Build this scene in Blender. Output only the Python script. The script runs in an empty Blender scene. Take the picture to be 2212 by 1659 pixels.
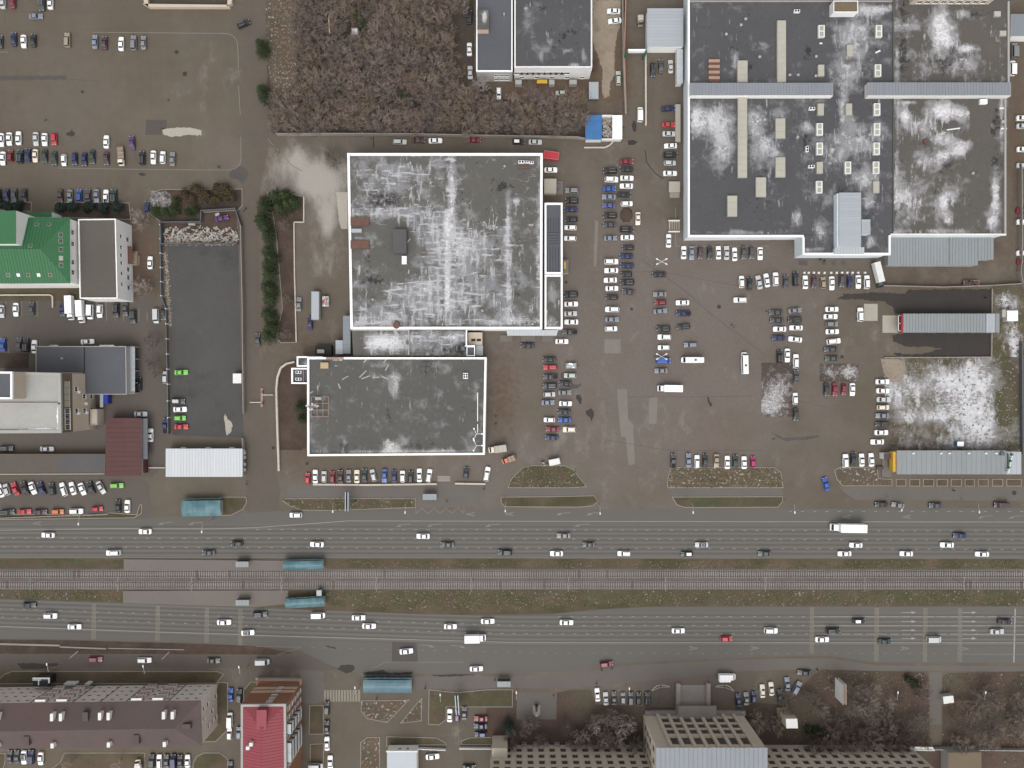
import bpy, bmesh, math, random
import numpy as np
from mathutils import Vector, Matrix
random.seed(7)
R = math.radians
scene = bpy.context.scene
COL = scene.collection

# ------------------------------------------------------------------ camera, sky, sun, exposure
S = 6.25            # survey units (units of the 2212 x 1659 plan) per metre
CX, CY = 1106.0, 829.5
HC = 255.0          # flying height of the drone
cam = bpy.data.objects.new('camera', bpy.data.cameras.new('camera'))
COL.objects.link(cam)
cam.location = (0, 0, HC)
cam.rotation_euler = (0, 0, 0)
cam.data.sensor_fit = 'HORIZONTAL'
cam.data.angle = 2*math.atan((CX/S)/HC)
cam.data.clip_start = 1.0
cam.data.clip_end = 9000
scene.camera = cam

SUN_EL, SUN_AZ = R(60), R(188)      # low contrast light from the south (bottom of the photo)
wd = bpy.data.worlds.new('World'); scene.world = wd; wd.use_nodes = True
nt = wd.node_tree; nt.nodes.clear()
sky = nt.nodes.new('ShaderNodeTexSky'); sky.sky_type = 'NISHITA'; sky.sun_disc = False
sky.sun_elevation = SUN_EL; sky.sun_rotation = SUN_AZ
sky.air_density = 1.0; sky.dust_density = 4.0; sky.ozone_density = 1.0
hs = nt.nodes.new('ShaderNodeHueSaturation'); hs.inputs['Saturation'].default_value = 0.10
bg = nt.nodes.new('ShaderNodeBackground'); bg.inputs['Strength'].default_value = 0.15
wo = nt.nodes.new('ShaderNodeOutputWorld')
nt.links.new(sky.outputs[0], hs.inputs['Color']); nt.links.new(hs.outputs[0], bg.inputs[0]); nt.links.new(bg.outputs[0], wo.inputs[0])
sl = bpy.data.lights.new('sun', 'SUN'); sl.energy = 0.5; sl.angle = R(60); sl.color = (1.0, 0.965, 0.92)
sun = bpy.data.objects.new('sun', sl); COL.objects.link(sun)
_d = Vector((math.sin(SUN_AZ)*math.cos(SUN_EL), math.cos(SUN_AZ)*math.cos(SUN_EL), math.sin(SUN_EL)))
sun.rotation_euler = _d.to_track_quat('Z', 'Y').to_euler()
cy = scene.cycles; cy.max_bounces = 5; cy.diffuse_bounces = 3; cy.glossy_bounces = 2; cy.transmission_bounces = 2; cy.use_adaptive_sampling = True; cy.adaptive_threshold = .015
vs = scene.view_settings
vs.view_transform = 'Standard'; vs.look = 'None'; vs.exposure = 0.58; vs.gamma = 1.0; vs.use_curve_mapping = False

# ------------------------------------------------------------------ plan coordinates -> metres
OX = [0, 553.3, 1106.6, 1658.7]; OY = [0, 415.0, 830.0, 1243.7]
def W(dx, dy, z=0.0):
    k = (HC-z)/HC/S
    return ((dx-CX)*k, (CY-dy)*k)
def W3(dx, dy, z=0.0):
    x, y = W(dx, dy, z); return Vector((x, y, z))
def T(i, j, tx, ty):
    return (OX[i]+tx*.25014, OY[j]+ty*.25014)
def ragged(pts, amp=2.5, step=7.0, seed=1):   # uneven outline of stains, puddles and worn patches, in plan units
    rd = random.Random(seed+int(pts[0][0])); out = []
    for (x0, y0), (x1, y1) in zip(pts, pts[1:]+pts[:1]):
        L = math.hypot(x1-x0, y1-y0); n = max(1, int(L/step)); nx, ny = -(y1-y0)/max(L, 1e-6), (x1-x0)/max(L, 1e-6)
        for k in range(n): o = rd.uniform(-amp, amp) if k else rd.uniform(-amp, amp)*.4; u = k/n; out.append((x0+(x1-x0)*u+nx*o, y0+(y1-y0)*u+ny*o))
    return out
def P2(pts, z=0.0): return [W(a, b, z) for a, b in pts]
def TP(i, j, s):            # "x,y x,y" tile points -> plan points
    return [T(i, j, *map(float, q.split(','))) for q in s.split()]

# ------------------------------------------------------------------ materials
MATS = {}
class NB:
    def __init__(s, name):
        s.m = bpy.data.materials.new(name); s.m.use_nodes = True
        s.t = s.m.node_tree; s.t.nodes.clear()
        s.o = s.n('ShaderNodeOutputMaterial'); s.b = s.n('ShaderNodeBsdfPrincipled')
        s.l(s.b.outputs[0], s.o.inputs[0]); s.pos = None
    def n(s, k): return s.t.nodes.new(k)
    def l(s, a, b): s.t.links.new(a, b)
    def P(s, st=None, off=0.0):
        if s.pos is None: s.pos = s.n('ShaderNodeNewGeometry')
        v = s.pos.outputs['Position']
        if st or off:
            m = s.n('ShaderNodeVectorMath'); m.operation = 'MULTIPLY_ADD'; s.l(v, m.inputs[0])
            m.inputs[1].default_value = st or (1, 1, 1); m.inputs[2].default_value = (off, off*1.7, off*.3); v = m.outputs[0]
        return v
    def noise(s, sc, det=4, st=None, off=0.0, rough=.6):
        n = s.n('ShaderNodeTexNoise'); n.inputs['Scale'].default_value = sc; n.inputs['Detail'].default_value = det
        n.inputs['Roughness'].default_value = rough; s.l(s.P(st, off), n.inputs['Vector']); return n.outputs['Fac']
    def math(s, op, a, b, c=None, clamp=False):
        n = s.n('ShaderNodeMath'); n.operation = op; n.use_clamp = clamp
        for i, v in enumerate((a, b, c)):
            if v is None: continue
            if isinstance(v, (int, float)): n.inputs[i].default_value = v
            else: s.l(v, n.inputs[i])
        return n.outputs[0]
    def ramp(s, v, a, b):
        n = s.n('ShaderNodeMapRange'); n.interpolation_type = 'SMOOTHSTEP'; s.l(v, n.inputs[0])
        n.inputs[1].default_value = a; n.inputs[2].default_value = b; return n.outputs[0]
    def mix(s, f, a, b):
        n = s.n('ShaderNodeMixRGB'); s.l(f, n.inputs[0])
        for i, v in ((1, a), (2, b)):
            if isinstance(v, tuple): n.inputs[i].default_value = (*v, 1)
            else: s.l(v, n.inputs[i])
        return n.outputs[0]
    def scale(s, c, f):
        n = s.n('ShaderNodeVectorMath'); n.operation = 'SCALE'
        if isinstance(c, tuple): n.inputs[0].default_value = c
        else: s.l(c, n.inputs[0])
        s.l(f, n.inputs['Scale']); return n.outputs[0]
    def attr(s, a):
        n = s.n('ShaderNodeAttribute'); n.attribute_name = a; return n.outputs['Fac']

def M(name, col, var=.2, sc=(.12, 1.1, 7.0), rough=.85, layers=(), bump=0.0, spec=.3, st=None, metal=0.0, coat=0.0, trans=0.0, lane=False, tint=None, rnd=0.0, crack=None):
    """procedural surface: base colour broken up by noise at three sizes, then layers (attr, colour, noise scale, noise amount, threshold, softness, stretch)"""
    b = NB(name); p = b.b
    f = None
    for i, q in enumerate(sc):
        n = b.noise(q, 4 if i else 2, st, 3.1*i)
        w = (1.0, .7, .8)[i]
        t = b.math('MULTIPLY_ADD', n, 2*var*w, -var*w)
        f = t if f is None else b.math('ADD', f, t)
    f = b.math('ADD', f, 1.0)
    if rnd: f = b.math('ADD', f, b.math('MULTIPLY_ADD', b.n('ShaderNodeObjectInfo').outputs['Random'], 2*rnd, -rnd))
    c = col
    if tint:
        c = b.mix(b.ramp(b.noise(tint[1], 3, None, 9.3), .35, .68), col, tint[0])
    if lane:
        a = b.attr('lane'); w = b.math('SINE', b.math('MULTIPLY', a, 2*math.pi/1.53), 0)
        m = b.attr('traffic'); f = b.math('MULTIPLY_ADD', b.math('MULTIPLY', w, m), .19, f)
    c = b.scale(c, f)
    for k, L in enumerate(layers):
        at, lc, ns, na, th, so = L[:6]; s2 = L[6] if len(L) > 6 else None
        n = b.math('MULTIPLY_ADD', b.noise(ns, 5, s2, 11.7*(k+1), .68), na, -na*.5)
        v = b.math('ADD', b.attr(at), n) if at else n
        lcol = b.scale(lc, b.math('MULTIPLY_ADD', b.noise(2.2, 4, None, 5.5+k), .5, .75))
        c = b.mix(b.ramp(v, th-so, th+so), c, lcol)
    if crack:                                # thin wandering lines of frost along felt joints and cracks
        for sc_, st_ in ((.10, (1, .35, 1)), (.16, (.3, 1, 1))):
            d_ = b.math('ABSOLUTE', b.math('ADD', b.noise(sc_, 6, st_, 21.0+sc_*90, .55), -.5), 0)
            on = b.math('MULTIPLY', b.ramp(d_, .004, .0005), b.ramp(b.noise(.07, 3, None, 31.0+sc_*50), .53, .60)); c = b.mix(on, c, tuple(.8*x for x in crack))
    b.l(c, p.inputs['Base Color'])
    p.inputs['Roughness'].default_value = rough; p.inputs['Specular IOR Level'].default_value = spec
    p.inputs['Metallic'].default_value = metal; p.inputs['Coat Weight'].default_value = coat
    if trans: p.inputs['Transmission Weight'].default_value = trans
    if bump:
        bn = b.n('ShaderNodeBump'); bn.inputs['Strength'].default_value = bump; bn.inputs['Distance'].default_value = .1
        b.l(b.noise(sc[-1]*1.3, 5), bn.inputs['Height']); b.l(bn.outputs[0], p.inputs['Normal'])
    MATS[name] = b.m; return b.m

SNOW = (.66, .66, .68)
M('lot', (.092, .075, .056), .17, (.02, .3, 4.0), .9, bump=.25, tint=((.102, .087, .069), .03), layers=(  # olive base also darkened to paint lens vignetting around the mauve worn centre
    (None, (.080, .062, .049), .05, 2.2, .42, .3), (None, (.082, .066, .054), .35, 2.0, .36, .25, (1, .10, 1)), (None, (.135, .115, .098), .3, 2.0, .46, .2, (.12, 1, 1)), ('mauve', (.122, .101, .089), .06, 1.6, .5, .4), ('soil', (.092, .062, .044), .5, 1.6, .42, .3), ('light', (.27, .25, .225), .16, 1.9, .62, .5, (1, .6, 1)), ('dark', (.040, .034, .030), .30, 2.6, .72, .14)))
M('road', (.098, .093, .085), .07, (.03, .5, 6.0), .88, st=(.12, 1, 1), lane=True)
M('service_asphalt', (.086, .074, .064), .12, (.05, .6, 6.0), .9)
M('dark_asphalt', (.064, .061, .059), .16, (.06, .7, 6.0), .9, layers=((None, (.045, .042, .041), .07, 2.6, .3, .3), (None, (.085, .076, .068), .16, 2.4, .5, .25), (None, (.038, .036, .036), .5, 2.2, .62, .1, (.1, 1, 1)), (None, (.35, .33, .31), .45, 1.0, .27, .03),))
M('pavement', (.135, .118, .104), .1, (.08, .8, 5.0), .9)
M('pavement_grey', (.106, .096, .085), .1, (.08, .8, 5.0), .9)
M('wet', (.036, .032, .030), .18, (.2, 1.2, 6), .7, spec=.2)
M('patch_dark', (.07, .062, .058), .14, (.2, 1.2, 6), .9)
M('patch_light', (.155, .138, .122), .12, (.2, 1.2, 6), .9)
M('concrete_pale', (.30, .275, .235), .16, (.1, 1, 6), .9, layers=((None, (.15, .13, .11), .3, 1.0, .2, .1),))
M('sand', (.235, .195, .15), .15, (.1, .8, 6), .95, layers=((None, (.13, .10, .075), .15, 1.0, .12, .2),))
M('street', (.092, .077, .062), .15, (.03, .4, 4.0), .9)
M('dirt', (.112, .092, .073), .25, (.1, .8, 6), .95, bump=.3, tint=((.085, .066, .05), .12))
M('soil', (.068, .046, .035), .35, (.15, 1.3, 6), .95, bump=.4, tint=((.045, .034, .026), .2))
M('forest_floor', (.060, .046, .039), .4, (.1, .9, 5), .97, bump=.5, tint=((.048, .042, .032), .07), layers=((None, (.16, .13, .11), .5, 1.0, .2, .1),))
M('park_floor', (.074, .049, .039), .4, (.08, .9, 5), .97, bump=.5, tint=((.068, .060, .042), .06), layers=((None, (.42, .42, .42), 1.6, 1.0, .25, .05),))
M('grass', (.078, .060, .040), .4, (.12, 1.0, 5), .97, bump=.5, tint=((.056, .056, .030), .16), layers=((None, (.105, .080, .058), .25, 2.4, .45, .3), (None, (.36, .355, .35), 1.3, 1.6, .34, .1)))
M('grass_dry', (.088, .066, .046), .35, (.12, 1.0, 5), .97, bump=.5, tint=((.055, .05, .025), .09), layers=((None, (.48, .47, .46), .9, 1.0, .30, .05),))
M('grass_snow', (.078, .064, .044), .4, (.1, 1.0, 5), .97, bump=.5, tint=((.095, .066, .044), .2), layers=((None, (.11, .088, .066), .25, 2.4, .45, .3), (None, (.42, .415, .41), 1.0, 2.0, .26, .16)))
M('field', (.082, .066, .046), .4, (.06, .8, 5), .97, bump=.5, tint=((.06, .058, .03), .1), layers=(('snow', (.20, .19, .185), .2, 2.6, .34, .40), ('snow', (.42, .42, .43), .35, 3.6, .74, .42, (1, .5, 1)), ('snow', (.50, .50, .52), 1.2, 3.4, 1.0, .4, (.5, 1, 1)),))
M('snow_bed', (.066, .050, .042), .4, (.1, 1.0, 5), .95, bump=.5, layers=(('snow', (.20, .19, .185), .5, 2.6, .45, .35), ('snow', (.36, .355, .36), 1.6, 3.6, .72, .3),))
M('ballast', (.098, .087, .077), .28, (.1, 1.5, 9), .95, bump=.5)
M('sleeper', (.215, .203, .19), .3, (.05, .4, 6), .9)
M('rail', (.13, .10, .085), .2, (.2, 2, 8), .4, metal=.6)
M('kerb', (.23, .205, .18), .2, (.1, 1, 6), .9)
M('paint_white', (.25, .243, .23), .25, (.2, 1.5, 7), .8)
M('paint_faint', (.165, .157, .146), .2, (.2, 1.5, 7), .8)
M('paint_yellow', (.215, .190, .140), .2, (.3, 1.5, 7), .8)
M('paint_orange', (.24, .16, .12), .2, (.3, 1.5, 7), .8)
# roofs
def roofmat(name, col, snow, amt=1.4, dark=(.03, .028, .028), var=.16, scratch=True):
    if not scratch:
        return M(name, col, var, (.06, .8, 6), .92, bump=.2, layers=(('dark', dark, .7, 3.4, .58, .20), (None, dark, 1.1, 2.4, .52, .10), ('snow', tuple(.42*x for x in snow), .16, 2.4, .36, .30),
            ('snow', tuple(.62*x for x in snow), .9, 4.4, .80, .3, (1, .2, 1)), ('snow', tuple(.75*x for x in snow), .45, 3.2, .80, .24), ('snow', snow, 1.3, 3.6, 1.10, .14)))
    return M(name, col, var, (.06, .8, 6), .92, bump=.2, crack=snow, layers=(
        ('dark', dark, .7, 3.4, .58, .20), (None, dark, .9, 2.4, .62, .12), ('snow', tuple(.36*x for x in snow), .22, 3.0, .30, .34), ('snow', tuple(.62*x for x in snow), .7, 4.6, .70, .30, (1, .22, 1)), ('snow', tuple(.72*x for x in snow), .8, 4.6, .80, .26, (.2, 1, 1)), ('snow', snow, 1.1, 4.0, 1.12, .14)))
roofmat('roof_hall', (.090, .086, .078), (.50, .50, .515))
roofmat('roof_low', (.082, .079, .074), (.47, .465, .46), dark=(.05, .048, .048), scratch=False)
roofmat('roof_big', (.066, .065, .069), (.47, .465, .48), scratch=False)
roofmat('roof_brown', (.080, .074, .067), (.54, .53, .54), scratch=False)
M('bitumen', (.080, .078, .080), .16, (.08, .9, 6), .92, bump=.2)
M('bitumen_blue', (.080, .083, .093), .14, (.08, .9, 6), .92)
M('bitumen_brown', (.086, .077, .066), .16, (.08, .9, 6), .92, bump=.2)
M('roof_concrete', (.30, .295, .275), .16, (.07, .7, 5), .9, layers=(('snow', (.7, .7, .7), .8, 1.0, .5, .15),))
M('parapet_white', (.78, .78, .78), .06, (.1, 1, 5), .6)
M('wall_white', (.72, .71, .69), .08, (.1, 1, 5), .75)
M('wall_pale', (.58, .575, .56), .14, (.1, 1, 5), .8)
M('wall_bluewhite', (.60, .66, .69), .08, (.1, 1, 5), .6)
M('wall_beige', (.42, .355, .28), .1, (.1, 1, 5), .8)
M('wall_apart', (.60, .535, .48), .14, (.1, 1, 5), .85)
M('wall_loggia', (.42, .25, .205), .14, (.1, 1, 5), .85)
M('wall_brown', (.13, .10, .066), .12, (.1, 1, 5), .85)
M('wall_inst', (.48, .425, .35), .1, (.1, 1, 5), .85)
M('wall_grey', (.30, .29, .275), .15, (.1, 1, 5), .85)
M('brick', (.22, .105, .062), .18, (.1, 1.4, 9), .88)
M('brick_pale', (.45, .33, .26), .14, (.1, 1.4, 9), .88)
M('stone_grey', (.22, .20, .185), .2, (.1, 1, 6), .9)
M('fence_concrete', (.23, .205, .185), .2, (.1, 1, 6), .9)
M('fence_cream', (.42, .37, .32), .16, (.1, 1, 6), .9)
M('metal_blue', (.190, .203, .222), .07, (.05, .4, 4), .55, metal=.15, rnd=.028)
M('metal_grey', (.205, .222, .230), .08, (.05, .4, 4), .55, metal=.15, rnd=.028)
M('metal_white', (.42, .44, .455), .05, (.05, .4, 4), .5, metal=.05, rnd=.028)
M('metal_pale', (.31, .335, .355), .06, (.05, .4, 4), .5, metal=.1, rnd=.028)
M('metal_dark', (.10, .105, .115), .15, (.05, .5, 4), .55, metal=.2)
M('roof_green', (.030, .112, .047), .1, (.05, .5, 5), .6, rnd=.028)
M('roof_maroon', (.078, .036, .034), .12, (.05, .5, 5), .75, rnd=.028)
M('roof_plum', (.070, .053, .052), .16, (.05, .5, 5), .75, tint=((.080, .052, .047), .06))
M('roof_red', (.215, .043, .055), .1, (.05, .5, 5), .6, rnd=.028)
M('roof_blue', (.045, .135, .31), .08, (.05, .5, 5), .55, rnd=.028)
M('shed_white', (.80, .80, .81), .04, (.05, .5, 5), .55)
M('teal', (.045, .108, .128), .2, (.12, .6, 4), .35, tint=((.088, .172, .188), .16))
M('teal_blue', (.040, .095, .125), .2, (.12, .6, 4), .35, tint=((.075, .135, .16), .14))
M('teal_dark', (.012, .06, .07), .2, (.12, .6, 4), .3)
M('skylight_beige', (.335, .32, .275), .12, (.1, 1, 6), .6)
M('skylight_glass', (.30, .30, .25), .12, (.1, 1, 6), .35)
M('rust', (.115, .062, .050), .35, (.3, 2, 9), .85)
M('rust_pale', (.30, .20, .15), .25, (.3, 2, 9), .85)
M('yellow', (.48, .29, .035), .1, rough=.6)
M('signal_red', (.36, .03, .04), .1, rough=.6)
M('glass_dark', (.022, .024, .027), .3, (.2, 1, 5), .12, spec=.5)
M('glass_office', (.055, .054, .050), .5, (.2, .7, 5), .15, spec=.5)
M('frame_white', (.6, .6, .58), .1, rough=.6)
M('frame_brown', (.16, .12, .085), .1, rough=.7)
M('black', (.012, .012, .013), .2, rough=.6)
M('rubber', (.018, .018, .018), .2, rough=.85)
M('rim', (.32, .32, .33), .1, rough=.4, metal=.6)
M('lamp_clear', (.62, .64, .66), .05, rough=.2)
M('lamp_grey', (.30, .30, .295), .1, rough=.5, metal=.3)
M('bark', (.115, .088, .072), .3, (.3, 2, 9), .95)
M('bark_birch', (.34, .31, .285), .3, (.3, 2, 9), .9)
for q, c in enumerate(((.180, .142, .120), (.196, .150, .120), (.150, .118, .104), (.180, .136, .100))): M('twig%d' % q, c, .3, (.3, 2, 9), .95)
M('twig_pale', (.24, .20, .175), .25, (.3, 2, 9), .95)
M('twig_dark', (.105, .080, .070), .3, (.3, 2, 9), .95)
M('needles', (.024, .038, .017), .5, (.25, 1.5, 7), .9, tint=((.038, .044, .016), .5))
M('needles_blue', (.020, .032, .027), .5, (.25, 1.5, 7), .9)
M('shrub', (.050, .044, .020), .5, (.25, 1.5, 7), .9, tint=((.065, .045, .028), .3))
M('tuft', (.145, .118, .072), .5, (.25, 1.5, 7), .95, tint=((.082, .086, .038), .2))
M('tuft_snow', (.21, .20, .19), .3, (.25, 1.5, 7), .95)
M('debris_white', (.29, .275, .255), .35, (.4, 2, 7), .9)
M('debris_brown', (.21, .16, .12), .4, (.4, 2, 7), .9)
M('wood', (.36, .27, .17), .2, rough=.85)
M('cloth_dark', (.018, .018, .022), .2, rough=.95)
M('cloth_red', (.36, .02, .03), .2, rough=.95)
M('cloth_tan', (.28, .20, .10), .2, rough=.95)
M('skin', (.40, .25, .18), .1, rough=.6)
M('sign_green', (.03, .12, .07), .1, rough=.6)
M('booth_blue', (.02, .035, .24), .1, rough=.6)
PAINT = dict(w=('white', (.72, .72, .72)), c=('cream', (.62, .56, .47)), s=('silver', (.42, .425, .43)), g=('grey', (.17, .172, .18)),
    d=('dark grey', (.055, .056, .06)), k=('black', (.020, .021, .024)), n=('navy', (.016, .024, .075)), b=('blue', (.022, .075, .30)),
    e=('blue-grey', (.165, .19, .235)), r=('red', (.40, .030, .038)), m=('dark red', (.17, .018, .030)), p=('plum', (.062, .030, .040)),
    v=('purple', (.075, .03, .11)), G=('dark green', (.022, .036, .034)), l=('lime green', (.14, .42, .06)), o=('orange', (.48, .13, .04)),
    t=('tan', (.26, .215, .15)), M=('magenta', (.30, .016, .085)), y=('pale green', (.36, .40, .35)), i=('indigo', (.065, .075, .21)))
for k_, (nm, c) in PAINT.items():
    M('paint_'+nm.replace(' ', '_').replace('-', '_')+'_car', c, .07, (.5, 3, 9), .34, spec=.5, coat=.25)
def carmat(k): return MATS['paint_'+PAINT[k][0].replace(' ', '_').replace('-', '_')+'_car']

# ------------------------------------------------------------------ mesh helpers
class MB:
    def __init__(s): s.v = []; s.f = []; s.m = []; s.att = None
    def add(s, vs, fs, mi=0):
        o = len(s.v); s.v += [tuple(v) for v in vs]; s.f += [tuple(o+i for i in f) for f in fs]; s.m += [mi]*len(fs); return s
    def box(s, cx, cy, z0, sx, sy, sz, rot=0.0, mi=0, top=1.0):
        c, n = math.cos(rot), math.sin(rot); vs = []
        for z, k in ((z0, 1.0), (z0+sz, top)):
            for ax, ay in ((-1, -1), (1, -1), (1, 1), (-1, 1)):
                x, y = ax*sx/2*k, ay*sy/2*k; vs.append((cx+x*c-y*n, cy+x*n+y*c, z))
        return s.add(vs, [(0, 3, 2, 1), (4, 5, 6, 7), (0, 1, 5, 4), (1, 2, 6, 5), (2, 3, 7, 6), (3, 0, 4, 7)], mi)
    def prism(s, poly, z0, z1, ms=0, mt=0, top=True):
        a = sum(poly[i][0]*poly[(i+1) % len(poly)][1]-poly[(i+1) % len(poly)][0]*poly[i][1] for i in range(len(poly)))
        if a < 0: poly = poly[::-1]
        n = len(poly); o = len(s.v)
        s.v += [(x, y, z0) for x, y in poly]+[(x, y, z1) for x, y in poly]
        for i in range(n):
            j = (i+1) % n; s.f.append((o+i, o+j, o+n+j, o+n+i)); s.m.append(ms)
        if top: s.f.append(tuple(o+n+i for i in range(n))); s.m.append(mt)
        return s
    def sheet(s, poly, z, mi=0):
        a = sum(poly[i][0]*poly[(i+1) % len(poly)][1]-poly[(i+1) % len(poly)][0]*poly[i][1] for i in range(len(poly)))
        if a < 0: poly = poly[::-1]
        return s.add([(x, y, z) for x, y in poly], [tuple(range(len(poly)))], mi)
    def ring(s, poly, w, z0, z1, mi=0):
        a = sum(poly[i][0]*poly[(i+1) % len(poly)][1]-poly[(i+1) % len(poly)][0]*poly[i][1] for i in range(len(poly)))
        if a < 0: poly = poly[::-1]
        inn = inset(poly, w); n = len(poly); o = len(s.v)
        for q, z in ((poly, z0), (poly, z1), (inn, z1), (inn, z0)): s.v += [(x, y, z) for x, y in q]
        for i in range(n):
            j = (i+1) % n
            for k in range(3):
                s.f.append((o+k*n+i, o+k*n+j, o+(k+1)*n+j, o+(k+1)*n+i)); s.m.append(mi)
        return s
    def tube(s, p0, p1, r0, r1, n=4, mi=0):
        p0, p1 = Vector(p0), Vector(p1); d = p1-p0
        if d.length < 1e-6: return s
        d.normalize(); u = d.orthogonal().normalized(); w = d.cross(u); o = len(s.v)
        for p, r in ((p0, r0), (p1, r1)):
            for k in range(n):
                a = 2*math.pi*k/n; q = p+(u*math.cos(a)+w*math.sin(a))*r; s.v.append((q.x, q.y, q.z))
        for k in range(n):
            j = (k+1) % n; s.f.append((o+k, o+j, o+n+j, o+n+k)); s.m.append(mi)
        if n > 3: s.f.append(tuple(o+n+k for k in range(n))); s.m.append(mi)
        return s
    def mesh(s, name, mats, smooth=False):
        me = bpy.data.meshes.new(name); me.from_pydata(s.v, [], s.f)
        for m in mats: me.materials.append(MATS[m] if isinstance(m, str) else m)
        if len(mats) > 1: me.polygons.foreach_set('material_index', s.m)
        if smooth: me.polygons.foreach_set('use_smooth', [True]*len(s.f))
        me.update(); return me
    def build(s, name, mats, parent=None, smooth=False):
        if isinstance(mats, str): mats = [mats]
        return obj(name, s.mesh(name, mats, smooth), parent)
def inset(poly, w):                         # ccw polygon, mitred offset to the inside
    n = len(poly); out = []
    for i in range(n):
        p, a, b = Vector(poly[i]), Vector(poly[i-1]), Vector(poly[(i+1) % n])
        d1 = (p-a).normalized(); d2 = (b-p).normalized()
        n1 = Vector((-d1.y, d1.x)); n2 = Vector((-d2.y, d2.x)); m = n1+n2
        k = w/max(.25, (1+n1.dot(n2))); out.append((p.x+m.x*k, p.y+m.y*k))
    return out
def obj(name, me, parent=None, loc=None, rz=0.0):
    o = bpy.data.objects.new(name, me); COL.objects.link(o)
    if parent is not None:
        o.parent = parent
        if loc is None:                     # mesh is in world metres
            if parent.parent is None: o.location = -parent.location
        else: o.location = Vector(loc)-parent.location
    elif loc is not None: o.location = loc
    if rz: o.rotation_euler = (0, 0, rz)
    return o
def thing(name, label, cat, loc, group=None, rz=0.0):
    o = bpy.data.objects.new(name, None); COL.objects.link(o); o.location = loc; o.empty_display_size = .5
    if rz: o.rotation_euler = (0, 0, rz)
    return tag(o, label, cat, group)
def tag(o, label=None, cat=None, group=None, kind=None):
    for k, v in (('label', label), ('category', cat), ('group', group), ('kind', kind)):
        if v: o[k] = v
    return o
def struct(o): o['kind'] = 'structure'; return o
_mc = {}
def cached(key, fn):
    if key not in _mc: _mc[key] = fn()
    return _mc[key]
ORD = ['first', 'second', 'third', 'fourth', 'fifth', 'sixth', 'seventh', 'eighth', 'ninth', 'tenth', 'eleventh', 'twelfth', 'thirteenth', 'fourteenth', 'fifteenth', 'sixteenth', 'seventeenth', 'eighteenth', 'nineteenth', 'twentieth'] + \
      ['twenty-'+x for x in 'first second third fourth fifth sixth seventh eighth ninth'.split()] + ['thirtieth']+['thirty-'+x for x in 'first second third fourth fifth sixth seventh eighth ninth'.split()]

def blobs(DX, DY, bl):
    v = np.zeros_like(DX)
    for x, y, rx, ry, a in bl: v += a*np.exp(-(((DX-x)/rx)**2+((DY-y)/ry)**2))
    return v
def grid(name, X, Y, z, mats, attrs, parent=None):
    """a sheet from 2-D arrays of world x and y, with per-vertex surface masks"""
    ny, nx = X.shape
    idx = np.arange(nx*ny).reshape(ny, nx)
    q = np.stack([idx[:-1, :-1], idx[:-1, 1:], idx[1:, 1:], idx[1:, :-1]], -1).reshape(-1, 4)
    v = np.stack([X, Y, np.broadcast_to(z, X.shape)], -1).reshape(-1, 3)
    a, b_, c = v[q[0, 0]], v[q[0, 1]], v[q[0, 3]]
    if np.cross(b_-a, c-a)[2] < 0: q = q[:, ::-1]
    me = bpy.data.meshes.new(name); me.from_pydata(v.tolist(), [], q.tolist())
    for m in mats: me.materials.append(MATS[m])
    for k, A in attrs.items():
        at = me.attributes.new(k, 'FLOAT', 'POINT'); at.data.foreach_set('value', np.ascontiguousarray(A, dtype=np.float32).ravel())
    me.update()
    return obj(name, me, parent)
def quadsheet(name, c4, z, mat, snow=(), dark=(), parent=None, step=6.0):
    """roof or field sheet between four plan corners (nw, ne, se, sw) at height z"""
    c = np.array(c4, float); w = max(np.hypot(*(c[1]-c[0])), np.hypot(*(c[2]-c[3]))); h = max(np.hypot(*(c[3]-c[0])), np.hypot(*(c[2]-c[1])))
    u, v = np.meshgrid(np.linspace(0, 1, max(2, int(w/step)+1)), np.linspace(0, 1, max(2, int(h/step)+1)))
    D = [(1-u)*(1-v)*c[0][k]+u*(1-v)*c[1][k]+u*v*c[2][k]+(1-u)*v*c[3][k] for k in (0, 1)]
    k = (HC-z)/HC/S
    return grid(name, (D[0]-CX)*k, (CY-D[1])*k, z, [mat], dict(snow=blobs(D[0], D[1], snow), dark=blobs(D[0], D[1], dark)), parent)

# ------------------------------------------------------------------ ground and roads
def axis(a, b, st, far): return np.array([-far[0], -far[1], -far[2]] + list(np.arange(a, b+.01, st)) + [far[2], far[1], far[0]])
gx, gy = np.meshgrid(axis(-200, 200, 1.25, (4000, 1500, 500)), axis(-150, 150, 1.25, (4000, 1500, 500)))
DX, DY = gx*S+CX, CY-gy*S
LIGHT = [(690, 388, 64, 36, 1.15), (640, 345, 55, 28, .8), (705, 455, 28, 70, .85), (620, 420, 36, 46, .5), (700, 560, 30, 90, .2), (1330, 330, 90, 60, .2),
    (440, 190, 12, 60, .45), (600, 1455, 200, 20, .2), (1500, 1060, 60, 30, .12), (1350, 900, 150, 120, .16), (1180, 960, 60, 60, .25), (950, 1225, 60, 8, .3), (1130, 600, 60, 200, .1),
    (300, 300, 120, 60, -.2), (80, 170, 110, 90, -.25), (1900, 700, 60, 60, .1), (1300, 1478, 40, 6, .4), (1480, 1500, 200, 14, .2), (1060, 1470, 60, 10, .25)]
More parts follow.
